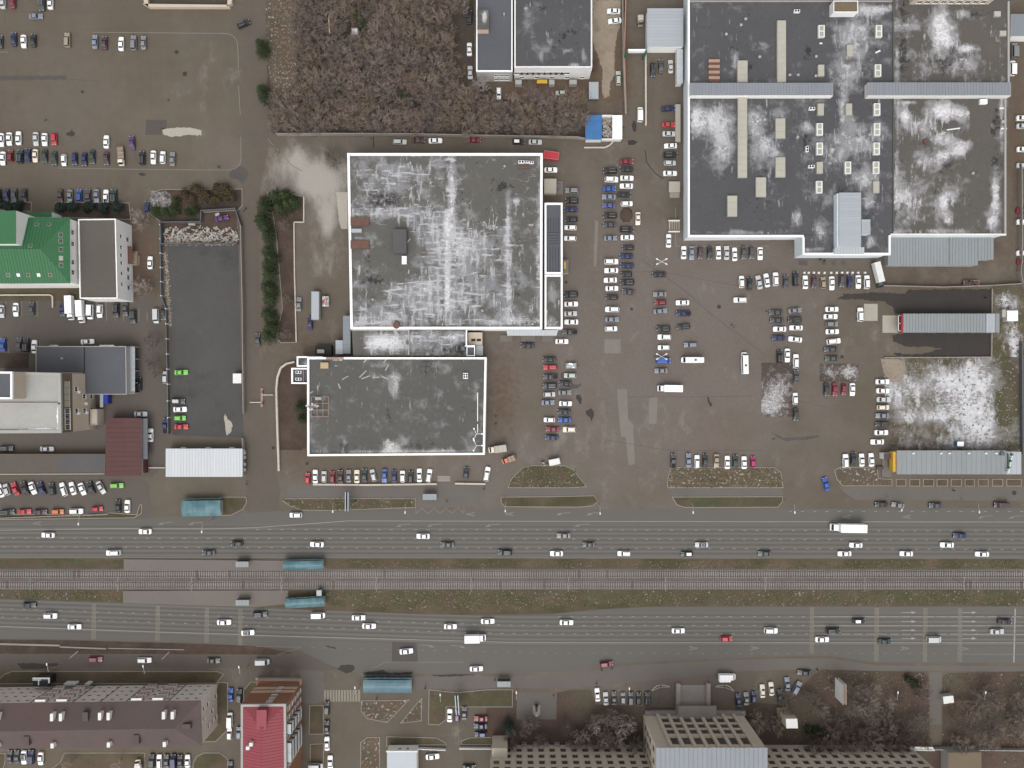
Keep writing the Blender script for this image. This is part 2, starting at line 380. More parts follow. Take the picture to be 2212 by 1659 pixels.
DARK = [(60, 168, 80, 5, .75), (100, 258, 25, 6, .7), (155, 290, 22, 10, .62), (305, 378, 16, 5, .9), (50, 385, 14, 5, .8), (110, 388, 20, 3, .6), (185, 388, 30, 3, .55), (1340, 280, 10, 26, .6),
    (1310, 225, 9, 5, .7), (1700, 945, 60, 7, .62), (1240, 835, 18, 8, .7), (175, 290, 40, 6, .4), (420, 112, 8, 6, .5), (385, 160, 10, 3, .6), (300, 270, 12, 4, .6),
    (1480, 725, 10, 3, .6), (1510, 875, 14, 3, .4), (1130, 175, 25, 10, .5), (860, 1440, 60, 4, .55), (780, 300, 90, 12, .35), (1150, 305, 100, 14, .3)]
SOIL = [(1085, 850, 40, 110, .55), (640, 900, 26, 110, .8), (1150, 200, 120, 45, .8), (310, 560, 45, 110, .65), (655, 720, 60, 60, .35), (1330, 130, 50, 130, .6), (2040, 600, 130, 26, .5),
    (1250, 130, 40, 60, .6), (50, 640, 120, 14, 1.1), (150, 870, 100, 40, .3), (720, 1010, 60, 30, .25), (1110, 1500, 90, 30, .4), (2195, 300, 20, 320, .6), (1800, 1570, 200, 30, .9)]
g = grid('ground', gx, gy, 0.0, ['lot'], dict(light=blobs(DX, DY, LIGHT), dark=blobs(DX, DY, DARK), soil=blobs(DX, DY, SOIL), mauve=blobs(DX, DY, [(1420, 720, 420, 330, .95), (1000, 1060, 500, 80, .5), (620, 400, 160, 160, .5), (1100, 1470, 600, 60, .4)])))
struct(g)

def interp(pts, x): a = np.array(pts, float); return np.interp(x, a[:, 0], a[:, 1])
LA = [(-300, 1306), (0, 1314.5), (525, 1332.5), (953, 1346.3), (1106, 1350.5), (1206, 1351), (2600, 1351)]
def lower(pts, off): return [(x, y+off) for x, y in pts]
def strip_road(name, top, bot, line, half, z, rows=26):
    xs = np.arange(-320, 2540, 14.0); yt, yb = interp(top, xs), interp(bot, xs)
    t = np.linspace(0, 1, rows)[:, None]; DYy = yt[None]*(1-t)+yb[None]*t; DXx = np.broadcast_to(xs, DYy.shape)
    lane = (DYy-interp(line, xs)[None])/S
    tr = np.clip((half-np.abs(lane))/1.2, 0, 1)
    return struct(grid(name, (DXx-CX)/S, (CY-DYy)/S, z, ['road'], dict(lane=lane, traffic=tr)))
up = strip_road('road', [(-320, 1132), (300, 1121), (600, 1104), (1000, 1101), (2540, 1097)], [(-320, 1204.5), (2540, 1206.5)],
                [(-320, 1168), (600, 1168.5), (2540, 1171)], 6.0, .016)
LT = [(-320, 1285), (0, 1294), (270, 1303), (600, 1315), (900, 1327), (1050, 1330), (1200, 1326), (1280, 1318), (1400, 1311), (2540, 1309.5)]
LB_ = [(-320, 1376), (0, 1380), (150, 1381), (440, 1389), (560, 1394), (640, 1402), (720, 1440), (780, 1455), (1106, 1455), (1240, 1449), (1320, 1434), (1500, 1425), (1660, 1418), (1790, 1416.5), (1890, 1431), (2540, 1434)]
lo = strip_road('road', LT, LB_, lower(LA, 9.0), 6.2, .016)
def patch(name, mat, pts, z=.012, kind='structure', rag=None):
    if rag is None and name in ('puddle', 'wet_asphalt', 'yard_lane', 'yard', 'woodland_floor'): rag = 1.6
    if rag: pts = ragged(pts, rag, 4.0 if name != 'woodland_floor' else 9.0)
    m = MB(); m.sheet(P2(pts), z); return tag(m.build(name, mat), kind=kind)
patch('service_road', 'service_asphalt', [(-320, 1412), (620, 1417), (700, 1404), (790, 1440), (700, 1448), (600, 1444), (0, 1440), (-320, 1440)], .010)
patch('fenced_yard', 'dark_asphalt', TP(0, 1, '1450,465 2060,455 2085,1659')+TP(0, 2, '2110,465 1490,440 1480,0'), .010)
patch('left_yard', 'service_asphalt', [(-200, 642), (330, 642), (345, 700), (362, 760), (366, 945), (360, 1000), (330, 1030), (-200, 1030)], .008)
patch('side_street', 'street', [(527, 0), (575, 0), (583, 300), (560, 420), (560, 760), (596, 1020), (606, 1060), (600, 1106), (532, 1108), (530, 1040), (524, 560), (520, 300)], .006)
patch('car_park_apron', 'service_asphalt', [(-200, 1034), (280, 1034), (320, 1040), (330, 1120), (-200, 1130)], .007)
patch('yard_lane', 'sand', TP(2, 0, '700,0 935,0 930,240 905,290 880,480 885,640 850,700 835,830 790,850 775,760 780,600 710,400 695,340'), .009)
patch('yard_lane', 'concrete_pale', TP(0, 0, '1395,1110 1560,1105 1640,1100 1740,1125 1738,1170 1600,1165 1490,1185 1410,1160'), .009)
patch('asphalt_patch', 'patch_dark', TP(0, 0, '1975,1500 2010,1460 2080,1430 2140,1470 2150,1520 2090,1590 2050,1550 1990,1540'), .01)
patch('asphalt_patch', 'patch_light', TP(2, 2, '905,45 990,40 1000,300 1050,350 1045,420 1060,690 1005,700 980,460 940,450 915,200'), .009)
patch('asphalt_patch', 'patch_light', TP(2, 2, '1180,120 1255,110 1248,340 1180,340'), .009)
patch('asphalt_patch', 'patch_light', TP(2, 1, '795,1270 935,1270 935,1392 795,1392'), .009)
patch('asphalt_patch', 'patch_light', TP(2, 1, '715,240 745,260 725,640 703,640'), .009)
patch('asphalt_patch', 'patch_dark', TP(1, 3, '1175,570 1385,578 1398,742 1172,742'), .022)
patch('asphalt_patch', 'patch_dark', TP(0, 0, '1262,1035 1440,1035 1440,1110 1395,1120 1395,1165 1255,1165'), .009)
patch('puddle', 'wet', TP(1, 3, '702,800 720,790 735,770 790,765 850,780 850,815 800,838 770,845 745,825 710,812'), .022)
patch('puddle', 'wet', TP(2, 2, '632,235 680,205 700,235 706,265 690,315 680,318 668,280 640,260'), .009)
patch('puddle', 'wet', TP(2, 2, '550,95 590,95 602,125 595,170 580,172 565,140 550,125'), .009)
patch('puddle', 'wet', TP(2, 2, '1680,105 1695,110 1705,145 1725,175 1715,195 1700,185 1685,150'), .009)
patch('puddle', 'wet', TP(0, 3, '150,755 500,758 540,775 430,780 400,800 190,805 170,780'), .02)
patch('wet_asphalt', 'wet', TP(3, 1, '590,925 660,895 640,882 900,868 1100,872 1180,880 1210,845 1935,835 1930,1045 1175,1048 1100,1048 1085,1000 1000,940 870,935 780,925'), .011)
patch('wet_asphalt', 'wet', TP(3, 1, '1075,1235 1170,1215 1925,1218 1925,1420 1480,1422 1250,1418 1110,1410 1085,1385 1170,1400 1340,1395 1500,1350 1360,1335 1200,1335 1080,1285'), .011)
patch('asphalt_patch', 'concrete_pale', TP(3, 1, '990,1065 1130,1065 1130,1215 990,1215'), .013)
patch('asphalt_patch', 'concrete_pale', TP(3, 1, '830,965 948,965 948,1112 830,1112'), .013)
patch('yard', 'dirt', TP(3, 1, '965,640 1100,640 1800,640 1930,600 1955,410 2130,410 2160,780 1960,800 1000,810 940,700'), .006)
patch('asphalt_patch', 'sand', TP(3, 1, '975,1440 1120,1440 1190,1470 1180,1560 1140,1640 1060,1640 1000,1560'), .016)
patch('concrete_apron', 'concrete_pale', TP(1, 1, '690,0 790,0 790,318 735,318 715,250'), .009)
struct(quadsheet('snowy_field', TP(3, 1, '985,1425 2170,1425')+TP(3, 2, '2175,570 1050,570'), .012, 'field',
    snow=[(1950, 845, 45, 50, .7), (2050, 830, 50, 45, .85), (2120, 830, 35, 60, .8), (2120, 930, 60, 30, .9), (2010, 900, 60, 12, .6), (1960, 945, 30, 25, .3), (2060, 960, 90, 16, .45), (2080, 885, 60, 25, .6), (2170, 880, 20, 60, -.5)], step=4))
struct(quadsheet('rough_field', TP(3, 1, '1940,800 2212,800 2212,1430 1935,1425'), .012, 'field', snow=[(2175, 655, 22, 18, .9), (2185, 725, 20, 30, .6), (2195, 770, 12, 40, .7)], step=4))
struct(quadsheet('planting_bed', TP(2, 1, '2150,1472 2420,1472')+TP(2, 2, '2420,280 2150,280'), .03, 'snow_bed', snow=[(1665, 860, 30, 40, .55), (1660, 880, 40, 20, .4), (1690, 835, 20, 25, .35)], step=3))
struct(quadsheet('planting_bed', TP(3, 1, '447,1480 783,1480 783,1635 447,1635'), .03, 'snow_bed', snow=[(1835, 805, 20, 18, .8), (1790, 805, 16, 14, .5)], step=3))
# woodland floor and park ground
patch('woodland_floor', 'forest_floor', TP(1, 0, '85,0 1880,0 1890,700 2212,880')+TP(2, 0, '640,900 630,1200 300,1190')+TP(1, 0, '2212,1180 190,1170 130,1150 100,960'), .008)
patch('grass_verge', 'grass_snow', TP(1, 0, '82,0 345,0 350,700 250,830 150,900 105,600 95,520'), .014)
patch('park_ground', 'park_floor', TP(2, 3, '385,1010 500,985 680,985 720,1110 1200,1130 1400,1140 1400,1200 1150,1460 0,1460 -300,1430 -180,1000'), .012)
patch('park_ground', 'park_floor', TP(3, 3, '-250,1080 60,1110 160,1110 215,1050 290,960 400,850 470,812 1340,832 1390,880 1390,1100 1400,1400 1390,1470 -420,1470'), .012)
patch('park_ground', 'park_floor', TP(3, 3, '1510,870 1560,840 2212,825 2900,825 2900,2400 1150,2400 1200,1480 1500,1480'), .012)
patch('plaza', 'pavement_grey', TP(2, 3, '40,1005 385,1010 380,1240 35,1240'), .02)
patch('path', 'pavement_grey', TP(3, 3, '1390,830 1500,830 1500,1280 1400,1290'), .02)
patch('pavement', 'pavement_grey', TP(1, 3, '380,835 470,835 540,870 590,930 590,985 585,1085 460,1110 395,1110'), .01)
patch('path', 'pavement_grey', [(905, 1062), (950, 1062), (950, 1098), (900, 1098)], .01)

for pts in ([(1096, 1054), (1268, 1053), (1290, 1071), (1083, 1073)], [(1443, 1054), (1691, 1054), (1691, 1072), (1453, 1073)], [(1812, 1051), (2300, 1051), (2300, 1082), (1850, 1080), (1826, 1066)],
            [(620, 1048), (1050, 1048), (1045, 1066), (1020, 1092), (1000, 1096), (905, 1098), (896, 1075), (620, 1075)], [(640, 1447), (700, 1451), (700, 1462), (640, 1462)], [(890, 1461), (1110, 1461), (1245, 1455), (1345, 1438), (1500, 1430), (1660, 1423), (1790, 1422), (1890, 1437), (2300, 1440), (2300, 1450), (1880, 1449), (1780, 1445), (1600, 1450), (1330, 1478), (1250, 1486), (1120, 1486), (900, 1490)]):
    patch('pavement', 'pavement_grey', pts, .009)
for i, j, x, y, r_ in ((2, 1, 1785, 990, .7), (2, 1, 465, 778, .5), (3, 1, 640, 1422, .6), (0, 0, 712, 793, .55), (0, 0, 1597, 638, .8), (0, 0, 1455, 865, .4), (0, 0, 1525, 450, .7), (3, 2, 2128, 938, .8), (1, 2, 148, 550, .6), (1, 2, 440, 685, .6), (2, 1, 1030, 1010, .5), (1, 2, 2070, 272, .4), (1, 2, 2070, 338, .4)):
    X, Y = W(*T(i, j, x, y)); m = MB(); m.tube((X, Y, 0), (X, Y, .03), r_, r_, 14); struct(m.build('manhole_cover', 'wet'))
def crack_line(pts, w=.14, mat='patch_dark', z=.010):
    m = MB(); rd = random.Random(int(pts[0][0])); q = []
    for (x0, y0), (x1, y1) in zip(pts, pts[1:]):
        n = max(2, int(math.hypot(x1-x0, y1-y0)/8)); q += [(x0+(x1-x0)*k/n+rd.uniform(-.7, .7), y0+(y1-y0)*k/n+rd.uniform(-.7, .7)) for k in range(n)]
    for p_, q_ in zip(q, q[1:]):
        p_, q_ = Vector(W(*p_)), Vector(W(*q_)); d = q_-p_; n_ = Vector((-d.y, d.x)).normalized()*w/2; m.add([(p_.x+n_.x, p_.y+n_.y, z), (p_.x-n_.x, p_.y-n_.y, z), (q_.x-n_.x, q_.y-n_.y, z), (q_.x+n_.x, q_.y+n_.y, z)], [(0, 1, 2, 3)])
    struct(m.build('asphalt_seam', mat))
crack_line(TP(2, 1, '1120,590 1240,670 1500,860 1700,1040 2212,1430'), .18); crack_line(TP(2, 1, '700,690 1300,690 2000,820'), .12); crack_line(TP(2, 2, '1000,110 2100,105'), .12); crack_line(TP(2, 2, '800,480 1350,570 2212,570'), .12); crack_line(TP(3, 2, '250,140 600,220 930,222'), .12); crack_line(TP(2, 0, '1150,1300 1155,1400 1240,1500 1340,1570'), .35, 'wet')
crack_line(TP(0, 0, '1100,0 1060,110 700,105 0,100'), .12); crack_line(TP(0, 0, '0,690 560,680 900,705'), .14); crack_line(TP(0, 0, '1300,500 1300,1030'), .12); crack_line(TP(1, 0, '1015,1180 1015,1310'), .4, 'wet'); crack_line(TP(1, 2, '200,560 430,565'), .5, 'wet'); crack_line(TP(1, 0, '150,1250 260,1380'), .2, 'patch_light'); crack_line(TP(1, 0, '100,1200 300,1420 430,1500'), .25, 'patch_light')
for i, j, s_, mt in ((0, 0, '0,655 570,655 575,690 0,692', 'patch_dark'), (1, 3, '590,602 700,622 705,630 640,622', 'wet'), (1, 3, '920,835 1100,815 1150,840 1350,830 1350,850 930,855', 'wet'), (1, 3, '1520,862 1700,848 1900,850 1750,868 1600,872', 'wet'), (3, 2, '30,410 140,465 300,455 440,440 445,460 300,480 150,490 60,440', 'patch_dark'), (2, 1, '940,160 1030,150 1040,210 1010,260 940,230', 'patch_dark'), (3, 1, '262,588 342,588 342,632 262,632', 'patch_dark'), (3, 1, '468,590 502,590 502,628 468,628', 'patch_dark'), (3, 1, '548,590 588,590 588,628 548,628', 'patch_dark'), (3, 1, '632,590 668,590 668,628 632,628', 'patch_dark'), (2, 0, '995,1215 1040,1205 1090,1225 1060,1250 1000,1250', 'wet'), (2, 0, '1040,1040 1070,1060 1075,1130 1050,1140 1030,1090', 'wet'), (2, 1, '420,1560 470,1550 500,1580 470,1620 420,1600', 'patch_dark'), (2, 2, '400,0 600,0 560,40 480,30', 'patch_dark')):
    patch('asphalt_stain', mt, TP(i, j, s_), .0235 if j == 3 else .0085, rag=1.2)
def verge(pts, mat, h=.12, kerb=True, name='grass_verge'):
    """raised green strip with its kerb"""
    poly = P2(pts); m = MB(); m.prism(poly, 0, h, 0, 0); o = struct(m.build(name, mat))
    if kerb:
        k = MB(); a = sum(poly[i][0]*poly[(i+1) % len(poly)][1]-poly[(i+1) % len(poly)][0]*poly[i][1] for i in range(len(poly)))
        q = poly if a > 0 else poly[::-1]
        k.ring(inset(q, -.16), .22, 0, h+.03); k.build('kerb', 'kerb', o)
    return o
VERGES = [
    (TP(1, 2, '230,990 1000,988 1375,990 1375,1062 650,1088 400,1085 300,1052 240,1010'), 'grass'),
    ([(1098, 1053), (1105, 1035), (1130, 1010), (1150, 1006), (1219, 1006), (1237, 1014), (1266, 1051), (1235, 1053)], 'grass'),
    ([(1083, 1074), (1200, 1073), (1283, 1071), (1291, 1083), (1280, 1092), (1250, 1095), (1090, 1094), (1083, 1085)], 'grass_dry'),
    ([(1441, 1040), (1448, 1013), (1455, 1010), (1672, 1010), (1686, 1020), (1691, 1053), (1443, 1053)], 'grass_snow'),
    ([(1453, 1074), (1690, 1073), (1690, 1082), (1680, 1095), (1480, 1096), (1462, 1090)], 'grass'),
    ([(1803, 1016), (1815, 1009), (1894, 1011), (1897, 1034), (1926, 1036), (1926, 1049), (1820, 1049), (1808, 1035)], 'grass_snow'),
    ([(476, 1074), (531, 1074), (533, 1084), (524, 1100), (500, 1112), (476, 1113)], 'grass_dry'),
    ([(0, 1111), (200, 1112), (240, 1108), (262, 1110), (296, 1112), (302, 1092), (306, 1090), (306, 1108), (290, 1118), (0, 1122)], 'grass_dry'),
    (TP(1, 3, '910,1080 1270,1075 1320,1070 1130,1265 960,1230 910,1170'), 'grass_snow'),
    (TP(1, 3, '1430,1060 1425,1250 1250,1270 1400,1090'), 'grass_snow'),
    (TP(1, 3, '1495,985 1620,1000 1740,1010 1990,985 2212,985 2212,1130 1990,1130 1640,1130 1640,1240 1580,1285 1490,1280'), 'grass'),
    (TP(1, 3, '465,1120 580,1120 580,1365 460,1365'), 'grass_dry'), (TP(1, 3, '470,1455 580,1450 580,1700 470,1700'), 'grass_dry'),
    (TP(1, 3, '905,1440 960,1395 1065,1395 1065,1800 900,1800'), 'grass_snow'),
    (TP(1, 3, '1130,1390 1560,1400 1640,1445 1640,1458 1390,1458 1130,1470'), 'grass'), (TP(1, 3, '1775,1425 1850,1400 2212,1390 2212,1455 1770,1455'), 'grass'),
    (TP(0, 3, '1890,920 1965,925 1965,1330 1860,1430 1740,1430'), 'grass_dry'), (TP(0, 3, '2105,990 2170,915 2230,925 2230,960 2110,1100'), 'grass_dry'),
    (TP(0, 3, '1700,1560 1760,1530 1900,1530 1965,1580 1965,1800 1670,1800 1670,1620'), 'grass_dry'),
    (TP(0, 3, '525,1610 560,1530 1250,1530 1260,1800 460,1800 460,1660'), 'grass_dry'), (TP(0, 3, '-200,1530 45,1535 45,1600 20,1700 -200,1700'), 'grass_dry'),
    (TP(0, 3, '45,850 110,825 1880,828 1930,850 1870,925 0,930 0,890'), 'grass_dry') ]
for pts, m in VERGES: verge(pts, m)
for a, b in ((1108, 1188), (1225, 1308), (1343, 1430), (1460, 1548), (1582, 1668), (1703, 1780), (1818, 1900), (1938, 2025), (2062, 2185)):
    verge(TP(3, 2, f'{a},822 {b},822 {b},878 {a},878'), 'grass' if a % 2 else 'grass_dry')
# raised beds by the halls
verge(TP(1, 1, '100,0 415,40 415,262 330,262 335,700 350,1295 215,1300 180,1255 230,1000 180,400 150,200'), 'soil', .15, True, 'planting_bed')
verge(TP(1, 1, '330,1460 230,1500 195,1600')+TP(1, 2, '195,0 210,560 430,560 430,20'), 'soil', .1, False, 'planting_bed')
verge(TP(0, 1, '485,90 1115,95 1128,235 510,215'), 'soil', .12, True, 'planting_bed'); verge(TP(0, 1, '-100,90 270,90 270,165 -100,150'), 'soil', .12, True, 'planting_bed')
verge(TP(0, 1, '1300,60 1340,0 1400,-20 2090,-25 2090,120 2050,155 1750,175 1750,265 1400,265 1305,190'), 'soil', .12, True, 'planting_bed')
verge(TP(0, 1, '1405,265 1750,265 1750,170 2040,150 2060,455 1410,460'), 'soil', .06, False, 'rubble_yard')
verge([(-200, 612), (170, 612), (170, 650), (-200, 650)], 'grass', .08, False)
verge(TP(0, 1, '-100,1390 245,1390 245,1520 -100,1520'), 'soil', .08, False, 'planting_bed')
# tram reserve
m = MB(); m.sheet(P2([(-320, 1206), (2540, 1208), (2540, 1309), (1400, 1310), (1280, 1317), (1200, 1325), (1050, 1329), (900, 1326), (600, 1314), (270, 1302), (-320, 1284)]), .012)
struct(m.build('tram_reserve', 'grass_dry'))
m = MB(); m.sheet(P2([(-320, 1228.5), (2540, 1228.5), (2540, 1274), (-320, 1274)]), .02); struct(m.build('ballast', 'ballast'))
for pts, mt in (([(-320, 1208.5), (265, 1209.5), (265, 1228.4), (-320, 1228.4)], 'grass'), ([(-320, 1274.4), (266, 1275), (266, 1300), (-320, 1285)], 'grass'),
                ([(700, 1213), (2540, 1214), (2540, 1228.4), (700, 1228.4)], 'grass_dry'), ([(705, 1277), (1100, 1276), (2540, 1274.6), (2540, 1302), (1420, 1303), (1200, 1308), (900, 1307), (720, 1310)], 'grass')):
    patch('grass_verge', mt, pts, .03)
for pts in (TP(0, 2, '1072,1510 2212,1520 2450,1522 2450,1605 1072,1610'), TP(0, 3, '1065,130 2212,125 2490,125 2490,240 2212,270 1065,235')):
    m = MB(); m.prism(P2(pts), 0, .22); struct(m.build('tram_platform', 'pavement'))
for cy, lab in ((1240.3, 'upper'), (1263.4, 'lower')):
    y = (CY-cy)/S
    t = thing('tram_track', f'{lab} tram track with pale sleepers on ballast between the carriageways', 'tram track', (0, y, 0), 'tram tracks')
    m = MB(); x = -220.0
    while x < 220:
        if random.random() > .012: m.box(x+random.uniform(-.05, .05), y+random.uniform(-.05, .05), .0, .30, 2.75, .10+random.uniform(0, .02), random.uniform(-.03, .03))
        x += .80
    tag(m.build('sleepers', 'sleeper', t), kind='stuff')
    for s in (-.80, .80):
        m = MB(); m.box(0, y+s, .10, 440, .11, .15); m.build('rail', 'rail', t)
    m = MB()
# ditch strip between lower carriageway and service road
patch('grass_verge', 'soil', [(-320, 1378), (0, 1381.5), (150, 1383), (440, 1391), (560, 1396), (632, 1410), (600, 1414), (0, 1412), (-320, 1412)], .021)
for a, b, w in (((-100, 1388), (130, 1394), 3.2), ((130, 1397), (230, 1401), 2.4), ((235, 1400), (398, 1403), 1.6)):
    m = MB(); p, q = W(*a), W(*b); L = math.hypot(q[0]-p[0], q[1]-p[1]); m.box((p[0]+q[0])/2, (p[1]+q[1])/2, .02, L, w/S*1.2, .25, math.atan2(q[1]-p[1], q[0]-p[0])); struct(m.build('kerb_wall', 'kerb'))

# ------------------------------------------------------------------ painted markings (parts of the two carriageways)
ZM = .026
def seg(m, p, q, w, z=ZM):
    p, q = Vector(W(*p)), Vector(W(*q)); d = (q-p); n = Vector((-d.y, d.x)).normalized()*w/2
    m.add([(p.x+n.x, p.y+n.y, z), (p.x-n.x, p.y-n.y, z), (q.x-n.x, q.y-n.y, z), (q.x+n.x, q.y+n.y, z)], [(0, 1, 2, 3)])
def solid(par, pts, w=.16, mat='paint_white'):
    m = MB()
    for a, b in zip(pts, pts[1:]): seg(m, a, b, w)
    m.build('edge_line', mat, par)
def dashes(par, pts, x0, x1, ln=6.8, per=26.3, w=.14, mat='paint_white', ph=0.0):
    m = MB(); x = x0+ph
    while x < x1:
        seg(m, (x, interp(pts, x)), (x+ln, interp(pts, x+ln)), w); x += per
    o = m.build('lane_dashes', mat, par); o['kind'] = 'stuff'
solid(up, [(-320, 1148), (0, 1145.5), (240, 1142), (462, 1142.6), (553, 1139.6), (753, 1125.2), (1106, 1125.8), (1660, 1127), (2540, 1128)])
dashes(up, [(0, 1143.5), (1106, 1144.4), (2212, 1147.5)], 553, 2540, ph=0)
dashes(up, [(0, 1162.5), (1106, 1164.2), (2212, 1166.7)], -320, 2540, ph=4)
dashes(up, [(0, 1181.7), (1106, 1184), (2212, 1186.7)], -320, 2540, ph=9)
dashes(up, [(0, 1105), (2540, 1105)], 1704, 2540)
solid(up, [(-320, 1203.4), (2540, 1205.4)], .14, 'paint_faint')
dashes(lo, LA, -320, 2540); dashes(lo, lower(LA, 18.2), -320, 2540, ph=7)
dashes(lo, [(1206, 1331.7), (2540, 1331.7)], 1206, 2540, ph=0)
for y in (1331.7, 1351, 1369.4): dashes(lo, [(0, y+.3), (2540, y+.3)], 1766, 2075, 19, 26, .17)
for y in (1332, 1351.4, 1370): solid(lo, [(2078, y), (2540, y)])
solid(lo, [(-320, 1345), (0, 1353), (350, 1365.5), (513, 1370), (553, 1372.5), (900, 1382), (1106, 1387.5), (1250, 1388), (2540, 1388.5)])
dashes(lo, [(673, 1399), (1093, 1408.8), (1200, 1411), (2540, 1412.5)], 673, 2075, mat='paint_faint')
solid(lo, [(2075, 1413), (2540, 1413.5)], .15, 'paint_faint')
solid(lo, [(553, 1396.5), (652, 1398), (600, 1414)], .14, 'paint_faint'); solid(lo, [(790, 1452), (833, 1430), (1000, 1430.5)], .14, 'paint_faint')
for x, a, b in ((203, 1304, 1381), (341, 1309, 1385), (447, 1312.5, 1389.5), (519.5, 1315, 1394), (1754, 1312, 1411), (1894, 1313, 1428), (1999, 1313, 1430), (2074, 1314, 1430)):
    for k in range(4):
        m = MB(); seg(m, (x-3.6+2.4*k, a), (x-3.6+2.4*k-1, b), .12); m.build('rumble_line', 'paint_yellow', lo)
m = MB(); seg(m, (2193, 1315), (2190, 1431), .42); m.build('stop_line', 'paint_white', lo)
def poly_mark(par, name, pts, c, rot=0.0, mat='paint_white', sc=1.0):
    m = MB(); cx, cy = W(*c); co, si = math.cos(rot), math.sin(rot)
    for pl in pts: m.sheet([(cx+sc*(x*co-y*si), cy+sc*(x*si+y*co)) for x, y in pl], ZM)
    return m.build(name, mat, par)
ARROW = [[(-2.5, -.08), (.9, -.08), (.9, .08), (-2.5, .08)], [(.9, -.42), (2.5, 0), (.9, .42)]]
CURVE = [[(2.6, .42), (2.6, .22), (1.0, .22), (-.4, .0), (-.9, -.14), (-.95, .1), (-.4, .22), (1.0, .42)], [(-2.6, -.62), (-.75, -.45), (-1.0, .36)]]
CURVE_R = [[(-x, y) for x, y in p] for p in CURVE]
LET = [[(-1.55, -.12), (1.5, -.72), (1.5, -.42), (-.9, .0)], [(-1.55, .12), (-.9, .0), (1.5, .42), (1.5, .72)], [(.45, -.4), (.8, -.46), (.8, .46), (.45, .4)]]
LET_R = [[(-x, y) for x, y in p] for p in LET]
for x in (1217, 1740):
    for y in (317, 395, 470, 541): poly_mark(lo, 'lane_arrow', ARROW, T(3, 3, x, y))
for i, x, y in ((0, 1428, 1200), (0, 1688, 1200), (1, 1270, 1217), (1, 1535, 1217), (1, 2040, 1217), (2, 440, 1117), (2, 700, 1117), (2, 597, 1217), (3, 1875, 1145), (3, 2140, 1145)):
    poly_mark(up, 'lane_arrow', CURVE, T(i, 2, x, y), mat='paint_faint')
for i, x, y in ((1, 1480, 605), (1, 1745, 610)): poly_mark(lo, 'lane_arrow', CURVE_R, T(i, 3, x, y), mat='paint_faint')
for i, x, y in ((0, 318, 1203), (1, 1850, 1122), (1, 2185, 1120), (3, 680, 1145), (3, 1197, 1145)): poly_mark(up, 'bus_lane_letter', LET, T(i, 2, x, y), mat='paint_faint')
for i, x, y in ((2, 1565, 625), (2, 2095, 625), (3, 1185, 627), (3, 1700, 630)): poly_mark(lo, 'bus_lane_letter', LET_R, T(i, 3, x, y), mat='paint_faint')
zz = TP(1, 2, '1380,1065 1380,1118 1430,1072 1483,1118 1535,1070 1588,1116 1638,1068 1692,1114 1744,1065 1795,1112 1795,1062')
m = MB()
for a, b in zip(zz, zz[1:]): seg(m, a, b, .13)
m.build('zigzag_line', 'paint_orange', up)
patch('asphalt_patch', 'concrete_pale', TP(0, 2, '1940,250 1965,300 2000,330 2010,360 1990,420 1960,445 1950,400 1935,300'), .018, rag=1.2)
cw = struct(patch('zebra_crossing', 'pavement_grey', TP(1, 3, '585,985 905,985 905,1088 583,1088'), .012))
for k in range(13):
    x = 588+24.5*k; m = MB(); m.sheet(P2(TP(1, 3, f'{x},987 {x+14},987 {x+14},1087 {x},1087')), .018); m.build('stripe', 'paint_yellow', cw)
lines = MB()
for i, j, pts in ((0, 1, '52,945 52,1078'), (0, 1, '183,945 187,1080'), (0, 1, '320,945 325,1080'), (0, 1, '915,950 922,1112'), (0, 1, '838,950 845,1112'), (0, 1, '1000,1040 1000,1112'), (0, 1, '1068,1060 1068,1112'), (0, 1, '1200,1000 1200,1115'),
                  (0, 1, '1270,1040 1270,1115'), (0, 1, '70,1290 72,1390'), (0, 1, '340,1285 342,1340'), (2, 1, '1410,130 1410,468'), (2, 1, '1410,468 2212,466'), (0, 0, '0,450 70,450'), (0, 0, '800,278 1960,289'), (0, 0, '1960,289 2005,305'), (0, 0, '2005,305 2035,335'), (0, 0, '2035,335 2052,380'), (0, 0, '2052,380 2060,590'), (0, 0, '2060,740 2075,990'),
                  (0, 0, '500,1452 1400,1465'), (0, 0, '1400,1465 1980,1468'), (0, 0, '2080,1180 2082,1370'), (0, 0, '2082,1370 2070,1420'), (0, 0, '2070,1420 2035,1455'), (0, 0, '2035,1455 1980,1468')):
    p = TP(i, j, pts); seg(lines, p[0], p[1], .2, .012)
o = struct(lines.build('bay_lines', 'paint_faint')); o['kind'] = 'stuff'

# ------------------------------------------------------------------ buildings
def rect(x0, y0, x1, y1): return [(x0, y0), (x1, y0), (x1, y1), (x0, y1)]
def cen(poly): return (sum(p[0] for p in poly)/len(poly), sum(p[1] for p in poly)/len(poly))
def bld(name, label, cat, polyD, z, wall, roof=None, par=None, z0=0.0, parent=None, wname='wall'):
    """walls under a roof outline drawn in plan units at height z; returns the thing"""
    poly = P2(polyD, z); c = cen(poly)
    t = parent or thing(name, label, cat, (c[0], c[1], 0))
    m = MB(); m.prism(poly, z0, z, 0, 0, top=False); m.build(wname, wall, t)
    if roof: MB().sheet(poly, z).build('roof', roof, t)
    if par:
        h, w, mt = par; k = MB(); q = poly
        a = sum(q[i][0]*q[(i+1) % len(q)][1]-q[(i+1) % len(q)][0]*q[i][1] for i in range(len(q)))
        if a < 0: q = q[::-1]
        k.ring(inset(q, -.03), w, z-.25, z+h); k.build('parapet', mt, t)
    return t
def lerp(a, b, u): return a+(b-a)*u
